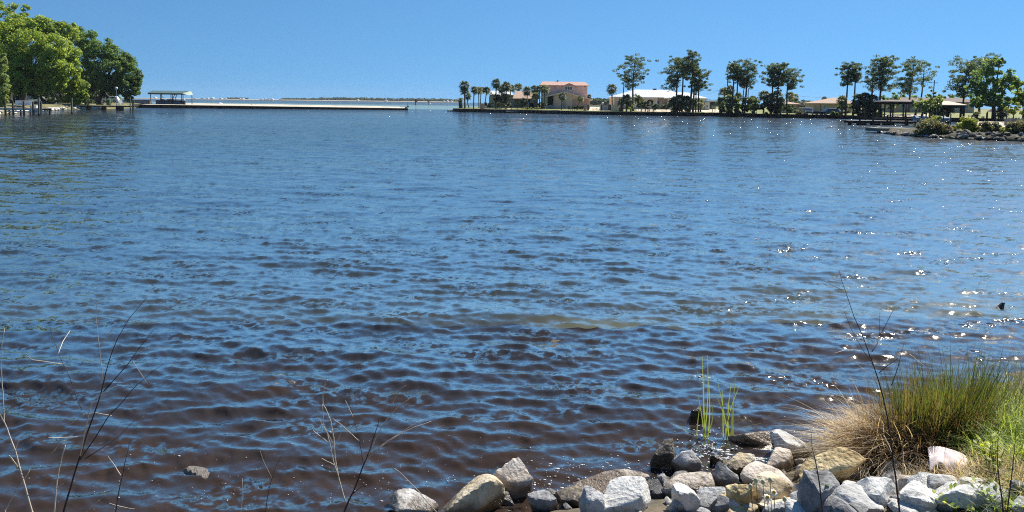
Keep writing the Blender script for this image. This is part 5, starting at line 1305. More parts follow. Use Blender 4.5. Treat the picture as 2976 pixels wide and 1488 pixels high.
# channel marks out in the bay
M['red board'] = surf('red board', (.45, .05, .06), (.52, .08, .08), 2, .6)
p = at(1207, 296, 640); t = thing('channel_marker', 'channel marker pile with red triangular board out in the bay', 'channel marker', (p.x, 640, 0))
pile(t, 0, 0, -2, at(1207, 287, 640).z, .42, 'dark pile', 'shaft'); MB().prism([(-.3, 2.2), (2.0, 2.0), (.8, 4.9)], -.55, -.45).build('board', M['red board'], t)
p = at(1246, 298, 760); t = thing('channel_marker', 'thin dark channel marker with crosspiece far out right of the red one', 'channel marker', (p.x, 760, 0))
pile(t, 0, 0, -2, at(1246, 292, 760).z, .3, 'dark pile', 'shaft'); MB().box(-1.6, -.1, 2.6, 1.6, .1, 3.2).build('crosspiece', M['dark pile'], t)
# rocks at the tip of the grassy point
# ---- right hand pier and boathouses
K = Local('pier', 'dark pier with stout piles reaching left from the boathouses', 'pier', 2473, 129)
zk = K.Z(351.3, 2560)
x = K.X(2473)
while x < K.X(2662):
    MB().box(x, 0, zk - .05, x + .24, 2.4, zk).build('plank', M['deck'], K.t); x += .265
K.box('beam', 2472, 2662, -.12, -.002, zk - .42, zk - .03, 'dark pile'); K.box('beam', 2472, 2662, 2.28, 2.4, zk - .42, zk - .052, 'dark pile')
for i, (px, py) in enumerate(((2473, 350), (2498.5, 346), (2537, 345), (2578, 335), (2587.5, 343), (2631, 336), (2637, 344), (2659, 349))): pile(K.t, K.X(px), -.27, -1.5, K.Z(py, px), .15, 'dark pile')
for px in (2486, 2511, 2551, 2588, 2616, 2656): pile(K.t, K.X(px), 2.2, -1.5, zk - .06, .2, 'dark pile')
for a, b in ((2512, 2537), (2552, 2577), (2588, 2615)): K.box('brace', a, b, 2.0, 2.1, -.1, .22, 'dark pile')

def boathouse(label, px0, px1, pye, pxr0, pxr1, pyr, Y, dep, posts, m, deck):
    s = Local('boathouse', label, 'boathouse', px0, Y)
    ze = s.Z(pye, px0 + 40); zr = s.Z(pyr, px0 + 40)
    V = [(s.X(px0), 0, ze), (s.X(px1), 0, ze), (s.X(px1), dep, ze), (s.X(px0), dep, ze)]
    V += [(a, b, c + .14) for a, b, c in V] + [(s.X(pxr0), dep / 2, zr), (s.X(pxr1), dep / 2, zr)]
    MB().add(V, [(0, 3, 2, 1), (0, 1, 5, 4), (1, 2, 6, 5), (2, 3, 7, 6), (3, 0, 4, 7), (4, 5, 9, 8), (6, 7, 8, 9), (7, 4, 8), (5, 6, 9)]).build('roof', M[m], s.t)
    for y in (.35, dep - .5): MB().box(s.X(px0) + .3, y, ze - .34, s.X(px1) - .3, y + .16, ze - .003).build('header_beam', M['dark pile'], s.t)
    for px, y in posts: pile(s.t, s.X(px), y, -1.5, ze - .34, .13 if px < 2795 else .17, 'dark pile', 'post')
    s.box('walkway', px0 + 4, px1, dep - 1.4, dep, .72, .86, deck)
    return s
BH1 = boathouse('dark roofed open boathouse on many posts behind the pier', 2582, 2700, 297.2, 2606, 2676, 289.5, 146, 6.5, [(2592, .43), (2629, .43), (2666, .43), (2696, .43), (2604, 6.0), (2616, 6.0), (2641, 6.0), (2680, 6.0)], 'shingle brown', 'dark deck')
BH2 = boathouse('pale tan roofed boathouse with two stout posts at its right end', 2722, 2812, 307.0, 2746, 2786, 293.6, 127, 6.0, [(2730, .43), (2762, .43), (2797, .43), (2802.5, .1), (2734, 5.5), (2770, 5.5), (2796, 5.5)], 'pale roof', 'deck')
M['boat cover'] = surf('blue grey boat cover', (.14, .20, .25), (.20, .27, .33), 1.5, .8, .4, 5)
for px, px2, Y, lab in ((2660, 2701, 124, 'boat under a blue grey cover on its lift, left of two'), (2724, 2762, 123, 'boat under a blue grey cover before the tan boathouse, right of two')):
    p = at(px, hz(px), Y); t = thing('covered_boat', lab, 'boat', (p.x, Y, .75)); L2 = (px2 - px) * sc(Y)
    hull(L2, 1.7, .5, M['boat white'], t)
    st = [(-.05, .86), (.2, 1.0), (.55, .98), (.85, .6), (1.0, .1)]; V = []
    for q, w in st:
        for yy, zz in ((-w * .9, .34), (-w * .82, .62), (0, .98 - .25 * q), (w * .82, .62), (w * .9, .34)): V.append((q * L2, yy, zz))
    Fs = [(i * 5 + j, i * 5 + j + 1, (i + 1) * 5 + j + 1, (i + 1) * 5 + j) for i in range(4) for j in range(4)] + [(0, 1, 2, 3, 4)] + [(i * 5 + 4, i * 5, (i + 1) * 5, (i + 1) * 5 + 4) for i in range(4)]
    MB().add(V, Fs).build('cover', M['boat cover'], t)
    for q in (.2, .75): MB().box(q * L2, -1.0, -.2, q * L2 + .12, 1.0, .0).build('lift_beam', M['dark pile'], t)
    for q in (.2, .75):
        for yy in (-1.05, 1.05): pile(t, q * L2 + .06, yy, -2.0, 1.3, .09, 'pile', 'lift_post', k=6)
# long brown roofed house behind
h = House('brown_roofed_house', 'long low house with dark brown roof behind both boathouses', 'house', 2600, 326, 208)
h.wall(2606, 2830, -.6, h.Z(297, 2700), 0, 9, M['tan wall']); h.hip(h.X(2596), h.X(2842), -1, 10, h.Z(297.5, 2700), h.X(2616), h.X(2824), h.Z(282.4, 2640) - h.Z(297.5, 2700), M['shingle brown'])
for a in (2618, 2640, 2662, 2690, 2716, 2745, 2775, 2800): h.window(a, a + 12, 302, 316, -.02, 2)
h.part('door', MB().box(h.X(2680), -.06, -.2, h.X(2688), .02, h.Z(303, 2684)), M['white'])
# lawn things on the right
M['bench dark'] = M['dark pile']
f = Local('bollard_row', '', '', 2830, 150); bpy.data.objects.remove(f.t)
def small_post(label, px, pyb, pyt, Y, r=.1, group=None):
    b = at(px, pyb, Y); t = thing('dock_post', label, 'post', b, 0, group); hgt = at(px, pyt, Y).z - b.z
    MB().lathe([(r, -.5), (r * .95, hgt - .05), (r * .7, hgt)], (0, 0, 0), 7).build('shaft', M['dark pile'], t); MB().lathe([(r * 1.06, hgt * .3), (r * 1.06, hgt * .36)], (0, 0, 0), 7).build('rope_band', M['pile'], t)
for px, pyb, pyt, lab in ((2823, 345, 338, 'short dark post on the wall left of the young palm'), (2854, 346, 338, 'left of two short posts close together on the lawn edge'), (2859, 346, 338, 'right of two short posts close together on the lawn edge'), (2867, 346, 327, 'tall dark post between short posts and big tree'), (2907, 347, 334, 'dark post right of the big tree trunk on the wall'), (2916, 347, 336, 'dark post near the wooden fence on the right')):
    small_post(lab, px, pyb, pyt, 140)
for px, Y, rz, lab in ((2826, 150, R(200), 'weathered lawn chair facing the water left of the big tree'),): lawn_chair(lab, px, Y, .9, rz, 'pile')
gz = House('garden_canopy', 'dark open garden canopy on thin posts right of the big tree', 'canopy', 2896, 338, 134)
V = [(gz.X(2892), 0, gz.Z(325, 2900)), (gz.X(2930), 0, gz.Z(326, 2900)), (gz.X(2930), 2.5, gz.Z(326, 2900)), (gz.X(2892), 2.5, gz.Z(325, 2900))]
gz.part('roof', MB().hexa(V, [(gz.X(2900), .6, gz.Z(317, 2900)), (gz.X(2922), .6, gz.Z(317.5, 2900)), (gz.X(2922), 1.9, gz.Z(317.5, 2900)), (gz.X(2900), 1.9, gz.Z(317, 2900))]), M['shingle brown'])
for px in (2894, 2928):
    for y in (.15, 2.3): gz.part('post', MB().box(gz.X(px) - .06, y, -.4, gz.X(px) + .06, y + .12, gz.Z(325.5, 2900)), M['dark pile'])
f = House('wooden_fence', 'grey weathered board fence ending at the right edge of picture', 'fence', 2918, 364, 96)
n = 34
for i in range(n):
    px = 2919 + i * 2.6; tilt = .02 * math.sin(i * 2.3)
    z = f.Z(342.5 if px > 2926 else 342.5 + (2926 - px) * .9, px) + .05 * math.sin(i * 1.7)
    MB().hexa([(f.X(px), 0, -.3), (f.X(px + 2.3), 0, -.3), (f.X(px + 2.3), .03, -.3), (f.X(px), .03, -.3)], [(f.X(px) + tilt, 0, z), (f.X(px + 2.3) + tilt, 0, z), (f.X(px + 2.3) + tilt, .03, z), (f.X(px) + tilt, .03, z)]).build('board', M['weathered fence'], f.t)
for zq in (.25, .75): f.part('rail', MB().box(f.X(2918), .034, f.Z(342.5, 2930) * 0 + zq * f.Z(342.5, 2930), f.X(3006), .09, zq * f.Z(342.5, 2930) + .08), M['weathered fence'])

# ---- the near spit on the right: slab, rubble, shrubs
SP = [(2549, 384.8), (2580, 390), (2640, 396), (2729, 402.5), (2850, 407), (2976, 411.5), (3200, 418)]
SPp = np.array(pix(SP))
SBp = np.array([xy(gp(a, b, z)) for a, b, z in ((2556, 377, .4), (2610, 374, .5), (2680, 371, .55), (2760, 369, .6), (2850, 359, .85), (3000, 350, 1.0), (3300, 348, 1.0))])
def spit_z(X, Y):
    yf = np.interp(X, SPp[:, 0], SPp[:, 1]); d = np.maximum(np.asarray(Y, float) - yf, 0)
    return np.minimum(0.05 + d * 0.22, 0.55) + np.clip((np.asarray(X) - 50) / 14, 0, 1) * np.minimum(d * .05, .5) + (vnoise(np.asarray(X) / 1.5, np.asarray(Y) / 1.5, 51) - .5) * .16
me = poly_land('spit', SPp, SBp, lambda t, X, Y, d: spit_z(X, Y) * (1 if t < .99 else .6), 90, 16)
me.materials.append(M['dry bank']); tag(link('spit', me), kind='structure')
patch('sandy_path', 2800, 3000, 92, 112, M['sand'], 14, .03, spit_z)
s = Local('concrete_slab', 'flat pale concrete slab on the tip of the rubble spit', 'slab', 2552, 90)
M['concrete'] = surf('old concrete', (.13, .135, .10), (.24, .24, .19), 1.5, .9, .4, 9)
for i, (a, b) in enumerate(((2552, 2588), (2588.4, 2624), (2624.4, 2664))):
    MB().hexa([(s.X(a), .0, .18), (s.X(b), -.05, .18), (s.X(b), 3.6, .18), (s.X(a), 3.0, .18)], [(s.X(a), .0, .58 - .015 * i), (s.X(b), -.05, .57 - .015 * i), (s.X(b), 3.6, .60), (s.X(a), 3.0, .60)]).build('slab_section', M['concrete'], s.t, bevel=.03)
# ================================================================== STONES
def ground_hit(px, py, lift=0.0, floor=-0.06):
    z = 0.0
    for _ in range(25):
        p = gp(px, py, z)
        z = 0.6 * z + 0.4 * (max(float(bank_z(p.x, p.y)), floor) + lift)
    return gp(px, py, z)
def stone_material(name, c1, c2, c3, pit=0.0, wet=0.10, speck=(0.05, 0.045, 0.04)):
    m, nt, N, L = mat(name)
    out = N.new('ShaderNodeOutputMaterial'); p = N.new('ShaderNodeBsdfPrincipled'); L.new(p.outputs[0], out.inputs[0])
    tc = N.new('ShaderNodeTexCoord'); oi = N.new('ShaderNodeObjectInfo')
    ad = N.new('ShaderNodeVectorMath'); ad.operation = 'ADD'
    sc_ = N.new('ShaderNodeVectorMath'); sc_.operation = 'SCALE'; sc_.inputs[0].default_value = (37, 19, 53)
    L.new(oi.outputs['Random'], sc_.inputs['Scale']); L.new(tc.outputs['Object'], ad.inputs[0]); L.new(sc_.outputs[0], ad.inputs[1])
    n1 = N.new('ShaderNodeTexNoise'); n1.inputs['Scale'].default_value = 5; n1.inputs['Detail'].default_value = 9; n1.inputs['Roughness'].default_value = .65; n1.inputs['Distortion'].default_value = .6
    L.new(ad.outputs[0], n1.inputs['Vector'])
    r = N.new('ShaderNodeValToRGB'); e = r.color_ramp.elements
    e[0].position = .33; e[0].color = rgb(c1); e[1].position = .68; e[1].color = rgb(c3); k = e.new(.5); k.color = rgb(c2)
    L.new(n1.outputs['Fac'], r.inputs[0])
    n2 = N.new('ShaderNodeTexNoise'); n2.inputs['Scale'].default_value = 34; n2.inputs['Detail'].default_value = 5; L.new(ad.outputs[0], n2.inputs['Vector'])
    r2 = N.new('ShaderNodeValToRGB'); r2.color_ramp.elements[0].position = .58; r2.color_ramp.elements[0].color = (0, 0, 0, 1); r2.color_ramp.elements[1].position = .72
    L.new(n2.outputs['Fac'], r2.inputs[0])
    mx = N.new('ShaderNodeMix'); mx.data_type = 'RGBA'; mx.inputs['B'].default_value = rgb(speck)
    ml = N.new('ShaderNodeMath'); ml.operation = 'MULTIPLY'; ml.inputs[1].default_value = .55; L.new(r2.outputs[0], ml.inputs[0]); L.new(ml.outputs[0], mx.inputs['Factor']); L.new(r.outputs[0], mx.inputs['A'])
    # the foot of a stone at the water is wet and darker
    g = N.new('ShaderNodeNewGeometry'); sx = N.new('ShaderNodeSeparateXYZ'); L.new(g.outputs['Position'], sx.inputs[0])
    n3 = N.new('ShaderNodeTexNoise'); n3.inputs['Scale'].default_value = 9; L.new(g.outputs['Position'], n3.inputs['Vector'])
    a1 = N.new('ShaderNodeMath'); a1.operation = 'MULTIPLY_ADD'; a1.inputs[1].default_value = .16; a1.inputs[2].default_value = -0.08; L.new(n3.outputs['Fac'], a1.inputs[0])
    a2 = N.new('ShaderNodeMath'); a2.operation = 'ADD'; L.new(sx.outputs['Z'], a2.inputs[0]); L.new(a1.outputs[0], a2.inputs[1])
    mr = N.new('ShaderNodeMapRange'); mr.inputs['From Min'].default_value = wet - .03; mr.inputs['From Max'].default_value = wet + .04; mr.inputs['To Min'].default_value = 1; mr.inputs['To Max'].default_value = 0
    L.new(a2.outputs[0], mr.inputs['Value'])
    wm = N.new('ShaderNodeMix'); wm.data_type = 'RGBA'; wm.blend_type = 'MULTIPLY'; wm.inputs['B'].default_value = (.30, .26, .22, 1)
    L.new(mr.outputs[0], wm.inputs['Factor']); L.new(mx.outputs['Result'], wm.inputs['A']); L.new(wm.outputs['Result'], p.inputs['Base Color'])
    rr = N.new('ShaderNodeMapRange'); rr.inputs['To Min'].default_value = .88; rr.inputs['To Max'].default_value = .3; L.new(mr.outputs[0], rr.inputs['Value']); L.new(rr.outputs[0], p.inputs['Roughness'])
    p.inputs['Specular IOR Level'].default_value = .35
    vb = N.new('ShaderNodeTexVoronoi'); vb.inputs['Scale'].default_value = 26; L.new(ad.outputs[0], vb.inputs['Vector'])
    hm = N.new('ShaderNodeMath'); hm.operation = 'MULTIPLY_ADD'; hm.inputs[1].default_value = -pit; L.new(vb.outputs['Distance'], hm.inputs[0]); L.new(n2.outputs['Fac'], hm.inputs[2])
    h2 = N.new('ShaderNodeMath'); h2.operation = 'MULTIPLY_ADD'; h2.inputs[1].default_value = 2.2; L.new(n1.outputs['Fac'], h2.inputs[0]); L.new(hm.outputs[0], h2.inputs[2])
    b = N.new('ShaderNodeBump'); b.inputs['Strength'].default_value = .75; b.inputs['Distance'].default_value = .018; L.new(h2.outputs[0], b.inputs['Height']); L.new(b.outputs[0], p.inputs['Normal'])
    return m
ST = {
 'white': stone_material('white limestone', (.50, .48, .44), (.68, .66, .61), (.80, .78, .73)),
 'grey': stone_material('grey limestone', (.30, .295, .28), (.50, .49, .465), (.66, .65, .62)),
 'tan': stone_material('tan stone', (.36, .27, .16), (.60, .49, .32), (.72, .62, .45), .4),
 'yellow': stone_material('yellow pitted stone', (.34, .23, .10), (.58, .43, .21), (.70, .57, .34), .8),
 'pink': stone_material('pinkish stone', (.46, .37, .28), (.62, .53, .43), (.72, .64, .54)),
 'dark': stone_material('dark crusted stone', (.05, .043, .035), (.16, .135, .10), (.42, .35, .24), .6, wet=.14),
 'dgrey': stone_material('dark grey stone', (.12, .118, .115), (.25, .245, .24), (.42, .41, .40)),
}
import bmesh
_ico = {}
def ico(sub):
    if sub not in _ico:
        bm = bmesh.new(); bmesh.ops.create_icosphere(bm, subdivisions=sub, radius=1)
        V = np.array([v.co[:] for v in bm.verts]); Fq = np.array([[v.index for v in f.verts] for f in bm.faces]); bm.free()
        _ico[sub] = (V / np.linalg.norm(V, axis=1)[:, None], Fq)
    return _ico[sub]
def n3(P, f, seed):
    return (vnoise(P[:, 0] * f + 11 * seed, P[:, 1] * f + 5.3, seed) + vnoise(P[:, 1] * f + 3.1 * seed, P[:, 2] * f + 9.7, seed + 1) + vnoise(P[:, 2] * f + 1.7, P[:, 0] * f + 7 * seed, seed + 2)) / 1.5 - 1.0
def stone_mesh(seed, dims, planes=11, sharp=26.0, rough=.06, sub=4, top_flat=None):
    """angular stone: a ball cut by random planes, edges worn, surface broken up"""
    rng = np.random.RandomState(seed); D, Fq = ico(sub)
    sharp = 26.0
    nn = sphere_dirs(planes, rng); nn[:, 2] *= .8; nn /= np.linalg.norm(nn, axis=1)[:, None]; dd = rng.uniform(.42, .72, planes)
    if top_flat is None: top_flat = (rng.uniform(-.35, .35), rng.uniform(-.75, -.15), 1.0)
    nn = np.vstack([nn, np.array(top_flat) / np.linalg.norm(top_flat)]); dd = np.append(dd, .46)
    fr = np.array((rng.uniform(-.5, .5), -1.0, rng.uniform(-.15, .35))); nn = np.vstack([nn, fr / np.linalg.norm(fr)]); dd = np.append(dd, .55)
    nn = np.vstack([nn, [[0, 0, -1.]]]); dd = np.append(dd, .55)
    c = D @ nn.T
    inv = np.maximum(c, 1e-3) / dd
    r = (np.sum(inv ** sharp, axis=1) + 1.05 ** -sharp) ** (-1 / sharp)
    P = D * r[:, None]
    P = P * (1 + rough * n3(P, 2.6, seed)[:, None] + rough * .55 * n3(P, 6.5, seed + 7)[:, None] + rough * .35 * n3(P, 15, seed + 13)[:, None])
    lo, hi = P.min(0), P.max(0)
    P = (P - (lo + hi) / 2) / ((hi - lo) / 2)
    P = P * np.array(dims) / 2
    return mesh_np('stone', P, Fq, smooth=False)
def smooth_by_angle(me, ang=.38):
    me.polygons.foreach_set('use_smooth', np.ones(len(me.polygons), dtype=bool)); me.set_sharp_from_angle(angle=ang); me.update()
def stone(label, x0, x1, y0, y1, kind, seed, lift=0.0, tilt=0.0, yaw=0.0, hk=.80, dk=.75, planes=11, rough=.06, top=None, sub=4, group='stones heaped along the near shore'):
    """pixel box of the stone as it stands on the bank"""
    cx = (x0 + x1) / 2; p = ground_hit(cx, y1 - (y1 - y0) * .12, lift)
    k = p.y / F * 1.02; w = (x1 - x0) * k * 1.13; h = max((y1 - y0) * k * hk * 1.1, .04)
    d = w * dk
    me = stone_mesh(seed, (w, d, h * 1.25), planes, 14.0, rough, sub, top); smooth_by_angle(me); me.materials.append(ST[kind])
    o = link('stone', me); o.location = (p.x, p.y + d * .32, p.z + h * .36)
    o.rotation_euler = (0, -tilt, yaw)
    return tag(o, label, 'stone', group)
S_ = stone
S_('smooth white boulder cut by the bottom edge left of the cream block', 1128, 1265, 1454, 1510, 'white', 1, rough=.03)
S_('large cream block with lit slanting top and brown shaded face at bottom centre', 1270, 1460, 1390, 1515, 'tan', 2, tilt=R(20), yaw=R(12), planes=7, rough=.03, hk=.62, dk=.55, top=(-.25, .1, 1))
S_('upright pinkish stone leaning on the right end of the cream block', 1446, 1536, 1366, 1482, 'pink', 3, yaw=.4, hk=.95)
S_('dark mottled stone at the foot of the pinkish upright stone', 1428, 1492, 1430, 1492, 'dgrey', 4)
S_('black and white stone on the bottom edge right of the pinkish stone', 1535, 1614, 1440, 1496, 'dgrey', 5, hk=.9)
S_('long flat slab with tan top and black wet face in the shallows', 1664, 1888, 1386, 1456, 'pink', 6, tilt=R(9), planes=8, hk=.6, dk=.5)
S_('large bright white boulder at the bottom edge below the black slab', 1745, 1890, 1416, 1500, 'white', 7, tilt=R(14), rough=.04)
S_('pointed grey stone beside the large white boulder', 1688, 1757, 1440, 1496, 'grey', 8, hk=1.0)
S_('speckled brown stone tucked under the left end of the black slab', 1622, 1716, 1432, 1486, 'dark', 9)
S_('tall black crusted stone standing in the water at the left of the heap', 1890, 1968, 1302, 1392, 'dark', 10, hk=1.0, rough=.1)
S_('grey topped stone with dark lower face beside the black crusted stone', 1956, 2038, 1324, 1396, 'grey', 11, hk=.95)
S_('long tan topped slab with white right end before the crusted stone', 1934, 2084, 1374, 1446, 'pink', 12, tilt=R(10), planes=8, hk=.62, dk=.55)
S_('pointed grey white stone below the long tan slab', 1958, 2034, 1428, 1494, 'white', 13, hk=1.0)
S_('smooth grey oval stone slanting up to the right', 2036, 2116, 1412, 1470, 'grey', 14, tilt=R(24), rough=.03, planes=6, hk=.72)
S_('dark grey cracked stone above the oval stone', 2078, 2144, 1368, 1448, 'dgrey', 15, hk=1.0, rough=.1)
S_('crumbly yellow tan stone on the bottom edge near the daisies', 2114, 2186, 1424, 1498, 'yellow', 16, hk=1.0, rough=.12)
S_('low dark grey stone between oval and crumbly stones', 2058, 2120, 1446, 1496, 'dgrey', 17)
S_('hollow dark stone with mossy tan top at the waterline', 2112, 2202, 1336, 1394, 'tan', 18, rough=.12, hk=.95)
S_('big rounded pale stone in the middle of the heap', 2168, 2306, 1368, 1434, 'pink', 19, rough=.035, planes=8, hk=.8)
S_('grey tan block with sharp top edge behind the daisies', 2184, 2304, 1400, 1476, 'tan', 20, hk=.9, planes=9, rough=.05)
S_('tan grey stone sloping to the left above the big rounded stone', 2228, 2315, 1322, 1378, 'pink', 21, planes=8, hk=.9)
S_('large pale grey stone at the back of the heap by the water', 2254, 2374, 1286, 1348, 'grey', 22, tilt=R(-14), hk=.9)
S_('dark slab with tan top slanting out of the water by the reeds', 2136, 2268, 1240, 1314, 'pink', 23, tilt=R(-24), planes=7, hk=.75, dk=.5)
S_('small black lump wet in the foam left of the hollow stone', 2066, 2102, 1324, 1360, 'dark', 24)
S_('small pinkish stone at the right end of the black slab', 1848, 1886, 1384, 1430, 'pink', 25)
S_('long yellow boulder propped up and rising to the right', 2338, 2518, 1312, 1392, 'yellow', 26, lift=.10, tilt=R(17), planes=9, rough=.045, hk=.62, dk=.42)
S_('small bright white stone under the left end of the yellow boulder', 2314, 2358, 1336, 1366, 'white', 27)
S_('little tan stone below the small white stone', 2312, 2340, 1362, 1398, 'tan', 28)
S_('tan ended block at the left of the white slab', 2318, 2362, 1388, 1436, 'tan', 29, planes=6)
S_('flat white slab with squared end below the yellow boulder', 2352, 2462, 1392, 1438, 'white', 30, planes=6, hk=.7, dk=.5, tilt=R(-6))
S_('flat yellowish stone right of the white slab', 2450, 2516, 1398, 1424, 'yellow', 31, hk=.7)
S_('pale grey stone right of the daisy block', 2300, 2350, 1422, 1476, 'grey', 32)
S_('tall dark faced wedge with a white ridge on the bottom edge', 2338, 2448, 1410, 1500, 'dgrey', 33, hk=1.0, planes=6)
S_('blocky pale stone right of the flat white slab', 2498, 2614, 1402, 1476, 'white', 34, planes=8)
S_('flat pinkish slab behind the dark central stalk', 2586, 2664, 1378, 1446, 'pink', 35, planes=7, hk=.7)
S_('round grey white boulder on the bottom edge right of the central stalk', 2628, 2734, 1430, 1500, 'white', 36, rough=.04, hk=.9)
S_('small pointed grey stone in the dry grass under the tussock', 2564, 2620, 1350, 1390, 'grey', 37, hk=1.0)
S_('pale pitted stone in front of the pink cloth', 2702, 2802, 1386, 1434, 'grey', 38)
S_('long low white slab along the bottom right', 2740, 2948, 1422, 1474, 'white', 39, planes=10, hk=.8, dk=.45)
S_('dark grey stone at the right edge above the grey one', 2944, 2990, 1402, 1444, 'dgrey', 40)
S_('grey stone in the bottom right corner', 2946, 2996, 1450, 1500, 'grey', 41)
S_('wide pitted grey slab on the bottom edge left of the round boulder', 2428, 2566, 1436, 1500, 'grey', 42, rough=.09, hk=.75)
S_('pale stone cut by the bottom edge below the grey stone', 2292, 2374, 1470, 1506, 'white', 43)
S_('thin tan slab under the daisies', 2216, 2328, 1468, 1490, 'tan', 44, hk=.8, planes=7)
S_('yellow tan rubble stone on the bottom edge left of the daisies', 2086, 2222, 1464, 1506, 'yellow', 45, rough=.12)
S_('grey stone in shadow under the right end of the yellow boulder', 2458, 2524, 1354, 1398, 'dgrey', 46)
# a small dark tip out in the water on the right
p = gp(2908, 892); o = link('stone', stone_mesh(60, (.11, .08, .11), 6, 14, .05, 3, (-.7, 0, .7))); smooth_by_angle(o.data); o.data.materials.append(ST['dark']); o.location = (p.x, p.y, .02)
tag(o, 'small black stone tip poking out of the open water on the right', 'stone')
# little stones between
FILL = [stone_mesh(200 + i, (1, .85, .75), 9, 14, .08, 3) for i in range(8)]
for me in FILL: smooth_by_angle(me)
FM = []
for i, me in enumerate(FILL):
    for kd in ('white', 'grey', 'pink', 'dgrey', 'dark'):
        m2 = me.copy(); m2.materials.clear(); m2.materials.append(ST[kd]); FM.append(m2)
rng = np.random.RandomState(77)
def small_stone(p, s, label, group):
    o = link('stone', FM[rng.randint(8) * 5 + rng.randint(4)]); o.location = (p.x, p.y, p.z + s * .2); o.scale = (s, s * rng.uniform(.7, 1.1), s * rng.uniform(.6, 1))
    o.rotation_euler = (rng.uniform(-.4, .4), rng.uniform(-.4, .4), rng.uniform(0, 6.3)); tag(o, label, 'stone', group)
k = 0
while k < 70:
    px = rng.uniform(1560, 2990); py = rng.uniform(1340, 1500)
    lo = np.interp(px, [1500, 1900, 2100, 2300, 2500, 2700, 2990], [1480, 1400, 1372, 1350, 1385, 1400, 1425])
    if py < lo: continue
    small_stone(ground_hit(px, py), rng.uniform(.05, .14), 'small loose stone wedged between the larger shore stones', 'small stones between the big ones'); k += 1
k = 0
while k < 46:
    px = rng.uniform(1900, 2980); py = rng.uniform(1372, 1500)
    lo = np.interp(px, [1500, 1900, 2100, 2300, 2500, 2700, 2990], [1480, 1420, 1392, 1375, 1400, 1405, 1425])
    if py < lo: continue
    p = ground_hit(px, py); s = rng.uniform(.16, .28)
    small_stone(Vector((p.x, p.y, p.z - s * .1)), s, 'middle sized rough stone half buried between the largest shore stones', 'middle sized stones of the heap'); k += 1
# submerged stones on the shoals, and the bed near the shore
k = 0
while k < 24:
    if k < 18:
        sh = SHOALS[k % 4]; x = sh[0] + rng.normal() * sh[2] * .8; y = sh[1] + rng.normal() * sh[3] * .8
    else:
        px, py = rng.uniform(400, 1900), rng.uniform(1250, 1480); q = gp(px, py); x, y = q.x, q.y
    small_stone(Vector((x, y, float(bank_z(x, y)) - .03)), rng.uniform(.14, .36), 'pale stone lying under the shallow brown water', 'stones under the shallow water'); k += 1

# riprap of the left bank and of the spit, stone by stone
def riprap(n, poly, hf, smin, smax, label, group, up, kinds):
    P = np.array(poly); dl = np.concatenate([[0], np.cumsum(np.hypot(*np.diff(P, axis=0).T))])
    for i in range(n):
        t = rng.uniform(0, dl[-1]); x = np.interp(t, dl, P[:, 0]); y = np.interp(t, dl, P[:, 1])
        v = Vector((x, y)).normalized(); d = rng.uniform(-.4, up)
        x += v.x * d; y += v.y * d
        s = rng.uniform(smin, smax); o = link('stone', FM[rng.randint(8) * 5 + kinds[rng.randint(len(kinds))]])
        o.location = (x, y, float(hf(x, y)) + s * .15); o.scale = (s * rng.uniform(.9, 1.5), s, s * rng.uniform(.6, .9)); o.rotation_euler = (rng.uniform(-.3, .3), rng.uniform(-.3, .3), rng.uniform(0, 6.3))
        tag(o, label, 'stone', group)
riprap(62, LWp[1:6], left_z, .5, 1.35, 'pale rubble stone on the left bank below the oaks', 'rubble stones along the left bank', 3.6, (0, 0, 2))
riprap(24, SPp[:2], spit_z, .2, .5, 'pale rubble stone at the tip of the spit by the slab', 'rubble stones at the tip of the spit', 1.0, (0, 1, 3))
riprap(105, SPp[1:6], spit_z, .3, .75, 'dark rubble stone along the water side of the spit', 'dark rubble stones along the spit', 2.2, (4, 4, 3, 4))
riprap(10, [RWp[0], RWp[0] + np.array([-1.6, 1.0])], lambda x, y: .1, .5, 1.0, 'dark boulder in the wash at the tip of the grassy point', 'boulders at the tip of the point', .8, (3,))

# shrubs of the spit
B_('big grey bush with dark base and yellow green top on the spit', 2700, 398, 80, [(2690, 372, 25, 0), (2712, 369, 28, 0), (2735, 375, 22, 0), (2675, 381, 18, 0), (2700, 385, 22, 0), (2725, 387, 20, 0)], M['marsh'], 170, .10, 90)
B_('yellow green top growth of the big bush on the spit', 2712, 388, 81.5, [(2706, 357, 15, 0), (2722, 353, 16, 0), (2690, 363, 11, 0)], M['yellow leaf'], 171, .10, 80)
B_('round bright green bush in the middle of the spit', 2808, 392, 80, [(2800, 359, 19, 0), (2818, 357, 18, 0), (2808, 371, 21, 0), (2826, 369, 14, 0)], M['yellow leaf'], 172, .10, 90)
B_('olive shrub right of the round bright green bush', 2872, 396, 79, [(2856, 373, 16, 0), (2876, 369, 19, 0), (2896, 372, 16, 0), (2868, 381, 14, 0), (2890, 382, 12, 0)], M['marsh'], 173, .10, 80)
B_('small yellow shrub between two larger ones on the spit', 2836, 394, 80, [(2838, 377, 11, 0), (2848, 381, 9, 0)], M['yellow leaf'], 174, .09, 70)
B_('straw coloured shrub at the right edge of the spit', 2960, 402, 76, [(2946, 373, 19, 0), (2966, 367, 22, 0), (2985, 375, 20, 0), (2955, 387, 15, 0)], M['marsh'], 175, .10, 90)
B_('low dry shrub behind the big bush on the spit', 2755, 388, 84, [(2750, 373, 11, 0), (2764, 374, 12, 0), (2778, 377, 10, 0)], M['marsh'], 176, .10, 60)
B_('yellow shrub left of the straw coloured one on the spit', 2925, 398, 78, [(2918, 379, 12, 0), (2930, 381, 12, 0)], M['yellow leaf'], 177, .09, 60)
